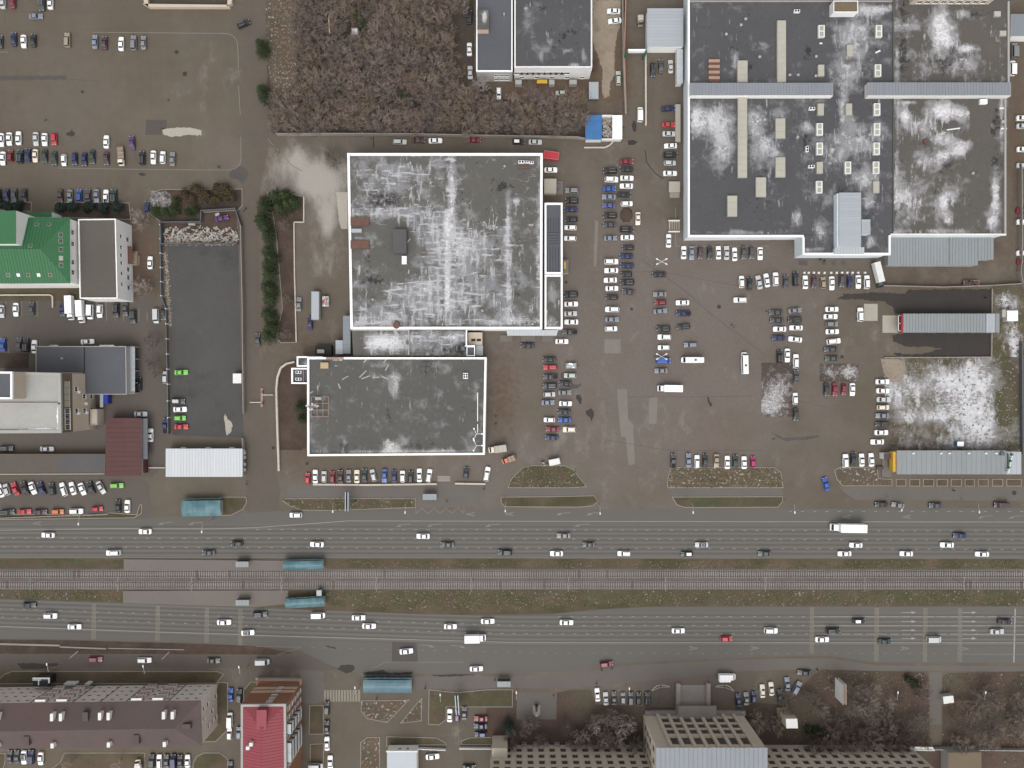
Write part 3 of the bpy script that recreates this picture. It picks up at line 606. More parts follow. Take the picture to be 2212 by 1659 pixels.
def panels(t, a, b, c, d, n, mat, name='roof_panel', th=.06, rib=.035):
    """n metal sheets side by side from edge a-d to edge b-c, each with a raised seam"""
    a, b, c, d = map(Vector, (a, b, c, d)); nr = (b-a).cross(d-a).normalized()
    if nr.z < 0: nr = -nr
    g = .02/max(.5, (b-a).length/n)
    for i in range(n):
        u0, u1 = (i+g)/n, (i+1-g)/n; m = MB(); ur = (i+.12)/n
        for v0, v1, h in ((u0, u1, th), ) + (((u0, ur, th+rib),) if rib else ()):
            lo = [lerp(a, b, v0), lerp(a, b, v1), lerp(d, c, v1), lerp(d, c, v0)]; hi = [p+nr*h for p in lo]
            m.add(lo+hi, [(4, 5, 6, 7), (0, 1, 5, 4), (1, 2, 6, 5), (2, 3, 7, 6), (3, 0, 4, 7)] if (b-a).cross(d-a).z < 0 else [(7, 6, 5, 4), (4, 5, 1, 0), (5, 6, 2, 1), (6, 7, 3, 2), (7, 4, 0, 3)])
        m.build(name, mat, t)
def flatpanels(t, x0, y0, x1, y1, z, n, mat, ax='x', dz=0.0, **k):
    if ax == 'x': panels(t, W3(x0, y0, z), W3(x1, y0, z), W3(x1, y1, z-dz), W3(x0, y1, z-dz), n, mat, **k)
    else: panels(t, W3(x0, y0, z), W3(x0, y1, z), W3(x1, y1, z-dz), W3(x1, y0, z-dz), n, mat, **k)
def win_mesh(w, h, fm, mull):
    def f():
        m = MB(); b = .09
        for x, z, sx, sz in ((-w/2+b/2, 0, b, h), (w/2-b/2, 0, b, h), (0, h/2-b/2, w-2*b, b), (0, -h/2+b/2, w-2*b, b)): m.box(x, -.04, z-sz/2, sx, .12, sz)
        for k in range(1, mull+1): m.box(-w/2+w*k/(mull+1), -.04, -h/2+b, .07, .10, h-2*b)
        m.box(0, -.12, -h/2-.08, w+.2, .22, .06)
        return m.mesh('window', [fm])
    return cached(('win', w, h, fm, mull), f)
def pane_mesh(w, h, gm): return cached(('pane', w, h, gm), lambda: MB().add([(-w/2+.05, -.03, -h/2+.05), (w/2-.05, -.03, -h/2+.05), (w/2-.05, -.03, h/2-.05), (-w/2+.05, -.03, h/2-.05)], [(0, 1, 2, 3)]).mesh('pane', [gm]))
def window(t, p, rz, w, h, fm='frame_white', gm='glass_dark', mull=1):
    """window whose outside faces local -y turned by rz"""
    o = obj('window', win_mesh(w, h, fm, mull), t, p, rz); q = obj('pane', pane_mesh(w, h, gm)); q.parent = o; return o
def facade(t, p, q, cols, zs, w, h, skip=(), **k):
    """windows along the wall from p to q (seen from outside left to right)"""
    p, q = Vector(p), Vector(q); d = (q-p); rz = math.atan2(d.y, d.x)
    for i, u in enumerate(cols):
        for j, z in enumerate(zs):
            if (i, j) in skip: continue
            c = lerp(p, q, u); window(t, (c.x, c.y, z), rz, w, h[j] if isinstance(h, (list, tuple)) else h, **k)
def boxD(t, name, mat, x0, y0, x1, y1, z0, z1, zr=None, top=1.0):
    """box part whose top face sits at plan rectangle x0..y1 seen at height z1"""
    (ax, ay), (bx, by) = W(x0, y1, z1), W(x1, y0, z1); m = MB()
    m.box((ax+bx)/2, (ay+by)/2, z0, bx-ax, by-ay, z1-z0, top=top); return m.build(name, mat, t)
def ac_unit(t, dx, dy, z, rot=0.0, sc=1.0):
    x, y = W(dx, dy, z); m = MB(); m.box(x, y, z+.02, 1.9*sc, .9*sc, .8, rot); o = m.build('cooling_unit', 'parapet_white', t)
    k = MB(); c, s_ = math.cos(rot), math.sin(rot)
    for q in (-.45, .45):
        px, py = x+q*sc*c, y+q*sc*s_; k.tube((px, py, z+.82), (px, py, z+.9), .36*sc, .36*sc, 10)
    k.build('fan', 'black', o)
def clutter(t, z, items, mat='debris_white'):
    for dx, dy, L, w, a in items:
        x, y = W(dx, dy, z); m = MB(); m.box(x, y, z+.01, L, w, .16, R(a)); m.build('plank', mat, t)
def stubs(t, z, pts, r=.3, h=.7, mat='wall_grey', name='vent_pipe'):
    for dx, dy in pts:
        x, y = W(dx, dy, z); m = MB(); m.tube((x, y, z), (x, y, z+h), r, r*.9, 8); m.tube((x, y, z+h), (x, y, z+h+.2), r*1.5, r*.5, 8); m.build(name, mat, t)

PW = (.55, .62, 'parapet_white')
# --- central hall with the snow-streaked roof
A = [(751, 332), (1172, 332), (1171, 711), (758, 711)]; ZA = 8.5
hall = bld('market_hall', 'large hall with snow-streaked dark roof and white parapet in the middle', 'hall', A, ZA, 'wall_white', None, (.6, .78, 'parapet_white'))
quadsheet('roof', A, ZA, 'roof_hall', parent=hall, step=5, snow=[(977, 410, 7, 70, .95), (967, 480, 9, 30, .8), (966, 620, 4, 80, .9), (930, 480, 60, 60, .32), (960, 545, 110, 60, .42), (1000, 640, 100, 50, .42), (880, 665, 110, 34, .42), (1120, 380, 60, 60, -.3), (1050, 440, 30, 80, -.2), (800, 697, 60, 16, .7), (1098, 440, 7, 60, .55), (1097, 560, 6, 90, .6), (1100, 650, 5, 40, .5),
    (1117, 434, 10, 8, 1.1), (840, 462, 70, 16, .55), (790, 520, 30, 12, .4), (880, 372, 110, 26, .38), (820, 400, 60, 40, .3), (1020, 530, 60, 40, .45), (900, 620, 60, 16, .5), (1166, 520, 7, 190, .7), (1060, 697, 90, 10, .4), (1110, 690, 40, 14, .4), (870, 540, 38, 40, -.8), (860, 590, 40, 16, -.4), (1070, 380, 80, 50, -.25), (840, 500, 40, 26, -.35)],
    dark=[(875, 365, 26, 10, .75), (840, 430, 40, 14, .7), (800, 605, 30, 14, .8), (820, 435, 20, 12, .6), (1010, 520, 10, 60, .3), (1090, 400, 30, 14, .6), (1110, 610, 20, 50, .55), (790, 365, 30, 10, .4), (795, 560, 12, 22, .5)])
boxD(hall, 'roof_house', 'bitumen', 849, 495, 878, 547, ZA, ZA+2.2); boxD(hall, 'vent_box', 'shed_white', 868, 553, 878, 570, ZA, ZA+1.2)
for y in (478, 528): boxD(hall, 'rust_canopy', 'rust', 757, y-9, 797, y+9, ZA, ZA+.8)
boxD(hall, 'tank_box', 'metal_pale', 759, 494, 781, 502, ZA, ZA+1.0)
ac_unit(hall, 1126, 351, ZA); ac_unit(hall, 1138, 351, ZA, 0, .8); ac_unit(hall, 1148, 352, ZA, 0, .8); boxD(hall, 'rust_rack', 'rust', 1119, 359, 1145, 364, ZA, ZA+.5)
stubs(hall, ZA, [(976, 481), (975, 673), (1042, 671), (806, 647), (1090, 360), (1150, 700)]); x, y = W(857, 703, ZA); MB().tube((x, y, ZA), (x, y, ZA+1.1), 1.2, 1.15, 14).build('rust_tank', 'rust', hall)
clutter(hall, ZA, [(883, 520, 1.6, .4, 55), (883, 587, 1.4, .4, 80), (1014, 494, 2.0, .4, 0), (1147, 486, 1.6, .7, 0), (1140, 692, 2, .5, 5), (1153, 695, 1.5, .5, 160), (1130, 696, 1.8, .5, 0), (1120, 691, 1, .5, 40)])
# east annex, two bays
E1 = rect(1176.5, 439, 1215, 592); ea = bld('hall_annex', 'narrow dark-roofed annex on the right side of the snow-streaked hall', 'annex', E1, 7.0, 'wall_white', 'bitumen_blue', PW)
for k in range(5): boxD(ea, 'roof_seam', 'black', 1184+5.5*k, 470, 1184.8+5.5*k, 500, 7.0, 7.06); boxD(ea, 'roof_seam', 'black', 1182+6*k, 533, 1182.8+6*k, 588, 7.0, 7.06)
for k in range(5): boxD(ea, 'roof_seam', 'black', 1178, 502+6*k, 1208, 502.8+6*k, 7.0, 7.06)
E2 = rect(1176.5, 594, 1215, 710); eb = bld('hall_annex', 'low grey-roofed annex below the dark annex beside the hall', 'annex', E2, 6.4, 'wall_white', None, PW)
quadsheet('roof', E2, 6.4, 'roof_low', parent=eb, snow=[(1192, 630, 10, 30, .5), (1185, 700, 14, 12, .5)], step=4)
clutter(eb, 6.4, [(1181, 676, 2, .5, 85), (1187, 705, 2, .5, 60), (1199, 700, 1.4, .4, 60), (1207, 653, 1.6, .5, 90), (1190, 691, 1.2, .4, 85), (1202, 695, 1, .4, 0)])
en = thing('entrance_canopy', 'pale sloping glazed canopy over the lower right entrance of the snow-streaked hall', 'canopy', (*W(1145, 720), 0))
panels(en, W3(1094, 713, 4.6), W3(1206, 713, 4.6), W3(1202, 725, 3.6), W3(1096, 725, 3.6), 16, 'metal_pale')
for x in (1098, 1125, 1152, 1180, 1200): boxD(en, 'post', 'wall_grey', x, 723, x+1.6, 724.6, 0, 3.55)
for x0, x1 in ((1080, 1107), (1126, 1156), (1171, 1194)): tag(boxD(None, 'entrance_step', 'pavement', x0, 724, x1, 738, 0, .35), f'pale concrete step {"left" if x0 < 1100 else "middle" if x0 < 1150 else "right"} of three under the glazed canopy', 'step')
po = bld('porch', 'cream concrete porch blocks at upper right corner of the snow-streaked hall', 'porch', rect(1175.5, 386, 1202, 418), 2.6, 'wall_beige', 'concrete_pale'); boxD(po, 'hatch', 'metal_dark', 1200, 397, 1211, 407, 0, 1.2); boxD(po, 'step', 'pavement', 1203, 391, 1216, 420, 0, .6)
ks = bld('kiosk', 'small beige kiosk with yellow sign against the annex right wall', 'kiosk', rect(1217, 561, 1228, 590), 2.7, 'wall_beige', 'pavement'); boxD(ks, 'sign', 'yellow', 1218.5, 566, 1222, 580, 2.7, 2.9)
# link block between the halls
LK = [(760, 713.5), (1007, 713.5), (1007, 768), (763, 768)]; lk = bld('link_block', 'lower roofed link between the two white-edged halls', 'building', LK, 6.2, 'wall_white')
quadsheet('roof', LK, 6.2, 'roof_hall', parent=lk, step=3, snow=[(835, 738, 45, 18, 1.2), (810, 745, 40, 16, .5), (900, 735, 30, 26, .55), (960, 735, 40, 16, .55), (985, 725, 20, 10, .6), (775, 745, 10, 30, -1.2)], dark=[(950, 755, 40, 16, .8), (990, 755, 20, 14, .8), (920, 730, 12, 10, .5)])
boxD(lk, 'coping', 'wall_grey', 881.5, 713, 884, 767, 6.2, 6.8); boxD(lk, 'coping', 'wall_grey', 758, 711.6, 884, 714, 6.2, 7.0)
boxD(lk, 'coping', 'parapet_white', 1006, 713, 1009, 748, 5.8, 7.0); boxD(lk, 'coping', 'parapet_white', 1004, 746, 1026, 748.5, 5.8, 6.6)
lb = bld('side_porch', 'small grey flat-roofed porch in the corner between both halls', 'porch', rect(1008, 748.5, 1026, 769), 5.4, 'wall_pale', 'bitumen_blue', (.3, .3, 'parapet_white')); boxD(lb, 'lean_to', 'metal_pale', 1028, 746, 1043, 768, 0, 3.0)
bc = bld('inner_balcony', 'beige balcony block with two dark hatches beside the link roof', 'balcony', rect(1011, 718, 1042, 745), 3.6, 'wall_brown', 'wall_beige')
for x in (1018, 1030): boxD(bc, 'hatch', 'black', x, 732, x+9, 737, 3.6, 3.75)
stubs(lk, 6.2, [(793, 722), (810, 721), (828, 722), (848, 722), (862, 722), (820, 750), (870, 740), (815, 763), (845, 763)], .16, .4); boxD(lk, 'vent_box', 'metal_dark', 877, 737, 882, 744, 6.2, 7.4); boxD(lk, 'vent_box', 'metal_dark', 996, 748, 1004, 757, 6.2, 7.3)
st = thing('metal_shed', 'blue-grey metal lean-to at lower left corner of the snow-streaked hall', 'shed', (*W(745, 720), 0))
flatpanels(st, 741, 682, 757, 764, 3.5, 8, 'metal_blue', 'y'); flatpanels(st, 725, 735, 740.5, 765, 3.2, 3, 'metal_pale', 'y')
boxD(st, 'wall', 'metal_dark', 741.5, 682.5, 756.5, 763.5, 0, 3.45); boxD(st, 'wall', 'metal_dark', 725.5, 735.5, 740, 764.5, 0, 3.15)
gh = thing('plant_rack', 'dark metal rack with cream unit beside the lower hall upper left', 'plant', (*W(697, 760), 0)); boxD(gh, 'frame', 'black', 681, 746, 716, 768, 0, 2.0); boxD(gh, 'cooling_unit', 'debris_white', 685, 755, 700, 763, 2.02, 3.0)
# --- lower hall
B = [(664.5, 772), (1051, 772), (1047, 982), (665, 985)]; ZB = 7.0
hb = bld('market_hall', 'lower hall with plain dark roof, white parapet and antenna mast', 'hall', B, ZB, 'wall_white', None, (.55, .68, 'parapet_white'))
quadsheet('roof', B, ZB, 'roof_low', parent=hb, step=4, snow=[(850, 840, 10, 35, .55), (862, 820, 16, 14, .45), (845, 965, 20, 18, 1.0), (840, 978, 110, 6, .75), (960, 977, 70, 6, .7), (820, 788, 30, 8, .4), (1030, 840, 5, 30, .3), (970, 882, 10, 6, .5), (745, 957, 8, 8, .5), (920, 785, 20, 10, .3), (690, 860, 16, 8, .4), (1040, 920, 5, 20, .4), (820, 812, 30, 5, .4)],
    dark=[(840, 895, 8, 22, .6), (820, 897, 12, 6, .6), (745, 957, 10, 8, .5), (900, 962, 40, 12, .6), (770, 964, 60, 6, .4), (940, 800, 24, 14, .5)])
boxD(hb, 'roof_inset', 'bitumen_brown', 700, 776, 718, 780, ZB, ZB+.3)
for i, (x, y) in enumerate(((916, 787), (926, 787), (915, 797), (925, 797), (915, 808))):
    X, Y = W(x, y, ZB); m = MB(); m.tube((X, Y, ZB), (X, Y, ZB+.5), .9, .9, 12); m.build('roof_drum', 'bitumen', hb)
X, Y = W(1006, 812, ZB); m = MB(); m.box(X, Y, ZB, 1.6, 1.9, 1.1); q = m.build('cooling_unit', 'parapet_white', hb); k = MB()
for a, b in ((-.4, -.4), (.4, -.4), (-.4, .4), (.4, .4)): k.tube((X+a, Y+b, ZB+1.1), (X+a, Y+b, ZB+1.2), .32, .32, 10)
k.build('fan', 'black', q)
x0, y0 = W(672, 857, ZB+1); x1, y1 = W(710, 900, ZB+1)
m = MB(); xm = (x0+x1)/2
for u in np.linspace(x0, x1, 4): m.box(u, (y0+y1)/2, ZB+.7, .16, abs(y1-y0), .16)
for v in np.linspace(y0, y1, 4): m.box(xm, v, ZB+.9, x1-x0, .16, .16)
for u in (x0, x1):
    for v in (y0, y1): m.box(u, v, ZB, .16, .16, .7)
m.build('roof_frame', 'rust_pale', hb); boxD(hb, 'roof_house', 'metal_pale', 681, 858, 694, 864, ZB, ZB+1.6)
clutter(hb, ZB, [(791, 777, 2.6, .4, 50), (834, 777, 2.6, .4, 50), (836, 794, 2.4, .4, 62), (746, 816, 2.4, .35, 30), (790, 815, 3, .4, 20), (812, 815, 2.4, .4, 2), (832, 816, 2.4, .45, -22), (733, 834, 1.9, .4, -68), (672, 848, 1.6, .4, 30), (784, 808, 3.4, .4, 45), (708, 778, 1.2, .5, 0), (717, 778, 1.2, .5, 0), (726, 778, 1.2, .5, 0), (736, 778, 1.2, .5, 0), (726, 790, .8, .4, 0)])
boxD(hb, 'roof_box', 'wood', 692, 783, 709, 796, ZB, ZB+1); boxD(hb, 'roof_box', 'rust_pale', 704, 772, 742, 776, ZB, ZB+.8); boxD(hb, 'pipe_rail', 'parapet_white', 1031, 848, 1032.4, 910, ZB, ZB+.4); boxD(hb, 'pipe_rail', 'parapet_white', 1031, 916, 1032.4, 935, ZB, ZB+.4)
N1 = rect(642, 770, 696, 792); n1 = bld('plant_block', 'low block with white rim on upper left corner of lower hall', 'building', N1, 6.0, 'wall_white', None, (.5, .5, 'parapet_white')); quadsheet('roof', N1, 6.0, 'roof_big', parent=n1, snow=[(660, 785, 14, 10, .45), (685, 775, 12, 3, .9)], step=3)
N2 = rect(631, 795, 672, 829); n2 = bld('plant_block', 'open-topped yard block with cooling units left of the lower hall', 'building', N2, 5.0, 'wall_white', 'bitumen_blue', (.9, .5, 'parapet_white')); ac_unit(n2, 646, 804, 5); ac_unit(n2, 646, 819, 5); boxD(n2, 'pipe', 'rust_pale', 655, 798, 656, 826, 5, 5.6)
for x, y, e in ((1030, 936, 'upper'), (1030, 961, 'lower')):
    X, Y = W(x, y, ZB); t = thing('floodlight_mast', f'{e} white three-armed floodlight mast on right end of lower hall roof', 'floodlight', (X, Y, ZB)); MB().tube((X, Y, ZB), (X, Y, ZB+3), .1, .08, 6).build('pole', 'lamp_grey', t)
    for a in (0, 115, 240):
        ex, ey = X+1.9*math.cos(R(a)), Y+1.9*math.sin(R(a)); MB().tube((X, Y, ZB+3), (ex, ey, ZB+3), .07, .07, 5).box(ex, ey, ZB+2.85, .45, .45, .3).build('lamp_arm', 'parapet_white', t)
X, Y = W(688, 876, ZB); t = thing('antenna_mast', 'grey lattice antenna mast with dishes on left edge of lower hall roof', 'antenna', (X, Y, ZB)); m = MB(); hh = 13.0
for s in range(3):
    a = 2*math.pi*s/3; m.tube((X+.8*math.cos(a), Y+.8*math.sin(a), ZB), (X+.25*math.cos(a), Y+.25*math.sin(a), ZB+hh), .06, .05, 5)
for k_ in range(16):
    z_ = ZB+hh*k_/16; r_ = .8-.55*k_/16
    for s in range(3):
        a, b_ = 2*math.pi*s/3, 2*math.pi*(s+1)/3; m.tube((X+r_*math.cos(a), Y+r_*math.sin(a), z_), (X+r_*.97*math.cos(b_), Y+r_*.97*math.sin(b_), z_+hh/16), .035, .035, 3)
m.build('lattice', 'lamp_grey', t)
for k_ in range(9):
    z_ = ZB+5+k_*.9; a = k_*2.2; ex, ey = X+.9*math.cos(a), Y+.9*math.sin(a); m = MB(); m.tube((X, Y, z_), (ex, ey, z_), .04, .04, 3); m.tube((ex, ey, z_-.1), (ex+.25*math.cos(a), ey+.25*math.sin(a), z_), .35, .3, 8); m.build('dish', 'frame_white', t)
# --- big store top right
ZR = 8.5
RP = [(1489, -60), (2186, -60), (2171, 507), (1923, 507), (1922, 548), (1737, 548), (1737, 507), (1489, 509)]
big = bld('superstore', 'huge store with patchy snowy roof, skylights and white walls top right', 'store', RP, ZR, 'wall_bluewhite', None, None)
Q1 = [(1489, -60), (1930, -60), (1930, 507), (1489, 509)]; Q2 = [(1930, -60), (2186, -60), (2171, 507), (1930, 507)]; Q3 = [(1737, 507), (1922, 507), (1922, 548), (1737, 548)]
SB = [(1838, 95, 45, 40, .62), (1860, 60, 30, 22, .5), (1835, 160, 40, 30, .55), (1822, 230, 10, 40, .8), (1860, 300, 45, 40, .6), (1800, 330, 40, 40, .45), (1870, 385, 35, 20, .75), (1830, 430, 60, 20, .4), (1535, 260, 46, 30, .95), (1560, 320, 24, 50, .8), (1505, 260, 12, 30, .7), (1632, 262, 22, 30, .8), (1650, 310, 30, 24, .5),
      (1690, 250, 24, 16, .55), (1590, 135, 8, 20, .7), (1650, 95, 12, 14, .3), (1745, 275, 14, 16, .7), (1860, 25, 50, 12, .7), (1900, 18, 40, 8, .6), (1720, 470, 14, 22, .55), (1770, 500, 16, 22, .7), (1600, 502, 70, 5, .7), (1880, 440, 12, 14, .6), (1880, 525, 12, 14, .7), (1750, 540, 40, 4, .7), (1660, 340, 40, 40, .35), (1640, 60, 60, 20, -.3), (1560, 440, 60, 60, -.4), (1740, 100, 40, 60, -.3), (1700, 30, 60, 30, -.3)]
SD = [(1620, 145, 8, 20, .7), (1660, 380, 10, 30, .6), (1745, 110, 8, 20, .7), (1880, 90, 20, 20, .6), (1740, 310, 8, 40, .7), (1800, 540, 20, 6, .4), (1770, 180, 20, 10, .3), (1640, 440, 60, 30, .25)]
SB2 = [(2032, 55, 22, 34, 1.15), (2040, 90, 30, 20, .7), (2090, 105, 22, 8, .95), (2080, 30, 14, 10, .7), (1960, 50, 30, 20, .4), (1990, 130, 30, 26, .35), (2080, 140, 40, 30, .45), (2036, 240, 26, 18, 1.2), (1955, 250, 9, 14, 1.2), (1960, 222, 20, 4, .8), (2075, 245, 24, 16, .7), (1990, 270, 40, 24, .55), (2035, 300, 24, 14, .75), (2085, 310, 22, 14, .6), (2040, 335, 16, 16, .8), (2070, 325, 16, 18, .8),
       (2000, 350, 30, 24, .5), (1980, 440, 40, 40, .4), (2038, 440, 12, 26, .85), (2060, 420, 24, 20, .5), (2150, 430, 10, 60, .9), (2140, 480, 8, 14, .8), (2050, 475, 10, 12, .8), (2020, 500, 90, 5, .6), (1950, 420, 20, 30, .5), (2165, 250, 5, 90, .6), (2150, 130, 12, 14, .4), (1938, 180, 6, 160, .5), (1936, 430, 6, 80, .4), (2130, 330, 30, 60, -.2)]
SD2 = [(2060, 110, 30, 40, .6), (2100, 30, 30, 12, .7), (1950, 130, 16, 30, .7), (2030, 140, 22, 22, .7), (1950, 60, 8, 60, .7), (2160, 260, 10, 30, .8), (2040, 360, 30, 16, .6), (1935, 400, 8, 90, .8), (2150, 350, 14, 30, .6), (2080, 260, 14, 20, .6), (2140, 280, 14, 20, .7), (2050, 420, 40, 20, .4)]
quadsheet('roof', Q1, ZR, 'roof_big', SB, SD, big, 5); quadsheet('roof', Q2, ZR, 'roof_brown', SB2, SD2, big, 5); quadsheet('roof', Q3, ZR, 'roof_big', SB, SD, big, 5)
def cop(x0, y0, x1, y1, mt='parapet_white', h=.5): return boxD(big, 'coping', mt, x0, y0, x1, y1, ZR-.3, ZR+h)
cop(1486, -40, 1490, 512); cop(1490, 507.5, 1736, 512); cop(1734, 512, 1738, 550); cop(1738, 546, 1924, 551); cop(1920, 508, 1924, 546); cop(1924, 504.5, 2174, 508.5, 'wall_pale'); cop(1929, 4, 1931, 500, 'bitumen_brown', .3); cop(2170, 208, 2174, 504, 'wall_grey', .4); cop(2177, 2, 2181, 178, 'wall_grey', .4); cop(1490, 1, 1928, 3, 'wall_grey', .5)
def skylight(x, y, w, h, kind):
    z1 = ZR+.9; o = boxD(big, 'skylight', 'frame_white' if kind == 'w' else 'skylight_beige', x-w/2, y-h/2, x+w/2, y+h/2, ZR-.05, z1)
    if kind == 'w':
        for a in (-.24, .24): boxD(o, 'pane', 'skylight_glass', x-w*.3, y+h*a-h*.19, x+w*.3, y+h*a+h*.19, z1, z1+.06)
    else:
        n = max(2, int(round(h/14)))
        for k in range(n): boxD(o, 'pane', 'skylight_beige', x-w*.46, y-h/2+h*(k+.04)/n, x+w*.46, y-h/2+h*(k+.96)/n, z1, z1+.08)
for x, y in ((1775, 67), (1899, 67), (1897, 152), (1895, 236), (1771, 279), (1895, 279), (1771, 321), (1894, 321), (1832, 362), (1893, 362), (1770, 404)): skylight(x, y, 13.5, 26, 'w')
for x, y in ((1836, 109), (1774, 152), (1773, 236), (1834, 236), (1771, 362), (1893, 404)): skylight(x, y, 13.5, 25, 'b')
for x, y, w, h in ((1604, 154, 22, 47), (1686, 277, 21, 43), (1686, 361, 21, 43), (1644, 404, 22, 42), (1582, 445, 21, 45), (1688.5, 111, 19, 134), (1604, 297, 20, 173)): skylight(x, y, w, h, 'b')
for k in range(8): boxD(big, 'rust_slat', 'rust' if k % 2 else 'rust_pale', 1531, 128+6.1*k, 1555, 134.1+6.1*k, ZR, ZR+(.5 if k % 2 else .8))
for x, y, r_ in ((1720, 26, 0), (1752.5, 236, 0), (1742, 323, 1.57), (1751, 361, 0)): ac_unit(big, x, y, ZR, r_)
stubs(big, ZR, [(1610, 42), (1600, 55), (1568, 75), (1640, 124), (1519, 248), (1513, 259), (1524, 259), (1641, 259), (1651, 259), (1762, 123), (1705, 163), (1723, 163), (1761, 165), (1722, 297), (2100, 375), (1998, 309)], .35, .6)
X, Y = W(1999, 307, ZR); MB().tube((X, Y, ZR), (X, Y, ZR+.8), 1.0, .9, 12).build('rust_tank', 'rust', big)
boxD(big, 'roof_patch', 'bitumen_brown', 2078, 45, 2120, 92, ZR+.01, ZR+.05); boxD(big, 'roof_patch', 'bitumen_brown', 2095, 210, 2140, 302, ZR+.01, ZR+.05); boxD(big, 'roof_patch', 'bitumen_brown', 2120, 90, 2160, 130, ZR+.01, ZR+.05)
boxD(big, 'vent_box', 'shed_white', 2118, 214, 2133, 224, ZR, ZR+1); boxD(big, 'vent_box', 'skylight_beige', 2148, 24, 2162, 35, ZR, ZR+.8); boxD(big, 'vent_box', 'skylight_beige', 2160, 66, 2174, 77, ZR, ZR+.8); boxD(big, 'vent_box', 'skylight_beige', 2164, 260, 2170, 265, ZR, ZR+.8)
clutter(big, ZR, [(2059, 279, 4.5, .4, 8), (1896, 112, 1.8, .5, 25), (1773, 94, .9, .5, 0), (2165, 234, 2, .5, 0), (2168, 278, 2, .5, 0)], 'frame_white')
r1 = thing('roof_gallery', 'long blue-grey metal roof gallery on left half of the superstore roof', 'roof gallery', (*W(1645, 192, ZR), ZR)); boxD(r1, 'wall', 'wall_white', 1491, 180, 1799, 207.5, ZR, ZR+2.1); flatpanels(r1, 1490, 179, 1800, 206, ZR+2.6, 46, 'metal_blue', 'x', .3)
r2 = thing('roof_gallery', 'long blue-grey metal roof gallery on right half of the superstore roof', 'roof gallery', (*W(2028, 192, ZR), ZR)); boxD(r2, 'wall', 'wall_pale', 1874, 180, 2183, 208, ZR, ZR+2.1); flatpanels(r2, 1873, 178, 2184, 206, ZR+2.6, 46, 'metal_blue', 'x', .3)
r3 = thing('roof_gallery', 'pale blue T-shaped metal roof above the superstore front entrance', 'roof gallery', (*W(1835, 480, ZR), ZR)); boxD(r3, 'wall', 'wall_bluewhite', 1808, 418, 1858, 534, ZR, ZR+2.5); flatpanels(r3, 1812, 416, 1860, 534, ZR+3.1, 18, 'metal_pale', 'y', .3, rib=.04)
flatpanels(r3, 1861, 474, 1880, 507, ZR+2.6, 5, 'metal_pale', 'y', .2, rib=.04); boxD(r3, 'wall', 'wall_bluewhite', 1861, 475, 1879, 506, ZR, ZR+2.3); flatpanels(r3, 1803, 534, 1867, 549, ZR+2.4, 10, 'metal_pale', 'x', .6, rib=.04); boxD(r3, 'wall', 'wall_bluewhite', 1804, 536, 1865, 548, ZR, ZR+1.7)
sh = bld('roof_house', 'brown-roofed white cabin on the superstore roof at top edge', 'roof house', rect(1800, 2, 1853, 27), ZR+3, 'wall_white', 'wall_brown', (.2, .25, 'wall_white'), z0=ZR)
bx = thing('metal_annex', 'light grey metal annex at upper left side of the superstore', 'annex', (*W(1435, 60), 0)); boxD(bx, 'wall', 'wall_white', 1400, 20, 1475, 100, 0, 4.9); flatpanels(bx, 1398, 18, 1476, 101, 5.2, 12, 'metal_pale', 'y', .15, rib=.04)
bx = thing('lean_to', 'narrow white panelled lean-to along the superstore left wall', 'lean-to', (*W(1470, 142), 0)); boxD(bx, 'wall', 'wall_pale', 1463, 107, 1474, 179, 0, 3.2); flatpanels(bx, 1462, 106, 1475, 180, 3.4, 7, 'metal_white', 'y', .2)
bx = bld('loading_platform', 'long pale concrete platform along superstore left wall', 'platform', rect(1459, 225, 1470, 306), 1.1, 'stone_grey', 'concrete_pale')
bx = bld('loading_platform', 'short cream platform with stairs at superstore left wall, middle', 'platform', rect(1445, 392, 1469, 415), 1.3, 'stone_grey', 'concrete_pale'); [boxD(bx, 'step', 'stone_grey', 1447, 415+3*k, 1468, 418+3*k, 0, 1.0-.2*k) for k in range(4)]
bx = bld('loading_platform', 'small platform with railings near superstore lower left corner', 'platform', rect(1445, 476, 1468, 500), .9, 'stone_grey', 'concrete_pale'); [boxD(bx, 'rail', 'frame_white', 1444, y, 1469, y+2, .9, 1.7) for y in (475, 499)]; [boxD(bx, 'step', 'wall_brown', 1448+5*k, 480, 1451+5*k, 497, .9, 1.05) for k in range(4)]
sg = thing('low_metal_roof', 'wide low grey metal roofed shed below the superstore right half', 'shed', (*W(2030, 545), 0)); flatpanels(sg, 1918, 512, 2050, 574, 3.9, 20, 'metal_grey', 'x', .5, rib=.05); flatpanels(sg, 2050.5, 512, 2112, 573, 4.1, 9, 'metal_grey', 'x', .5, rib=.05); flatpanels(sg, 2112.5, 512, 2146, 561, 4.1, 5, 'metal_grey', 'x', .4, rib=.05)
boxD(sg, 'wall', 'wall_grey', 1919, 514, 2145, 560, 0, 3.2); boxD(sg, 'wall', 'wall_grey', 1919, 558, 2110, 573, 0, 3.1)
bx = bld('neighbour_building', 'cream wall of a building cut by the top right edge', 'building', rect(1976, -50, 2150, -2), 12, 'wall_beige', 'bitumen'); p, q = W(1976, -2, 12), W(2150, -2, 12); facade(bx, p, q, [.1+.1*k for k in range(9)], (10.2,), 1.6, 1.6)
bx = bld('neighbour_building', 'blue-grey roofed shed at the right edge beside superstore', 'shed', rect(2186, 30, 2260, 78), 4, 'wall_white', 'metal_blue')
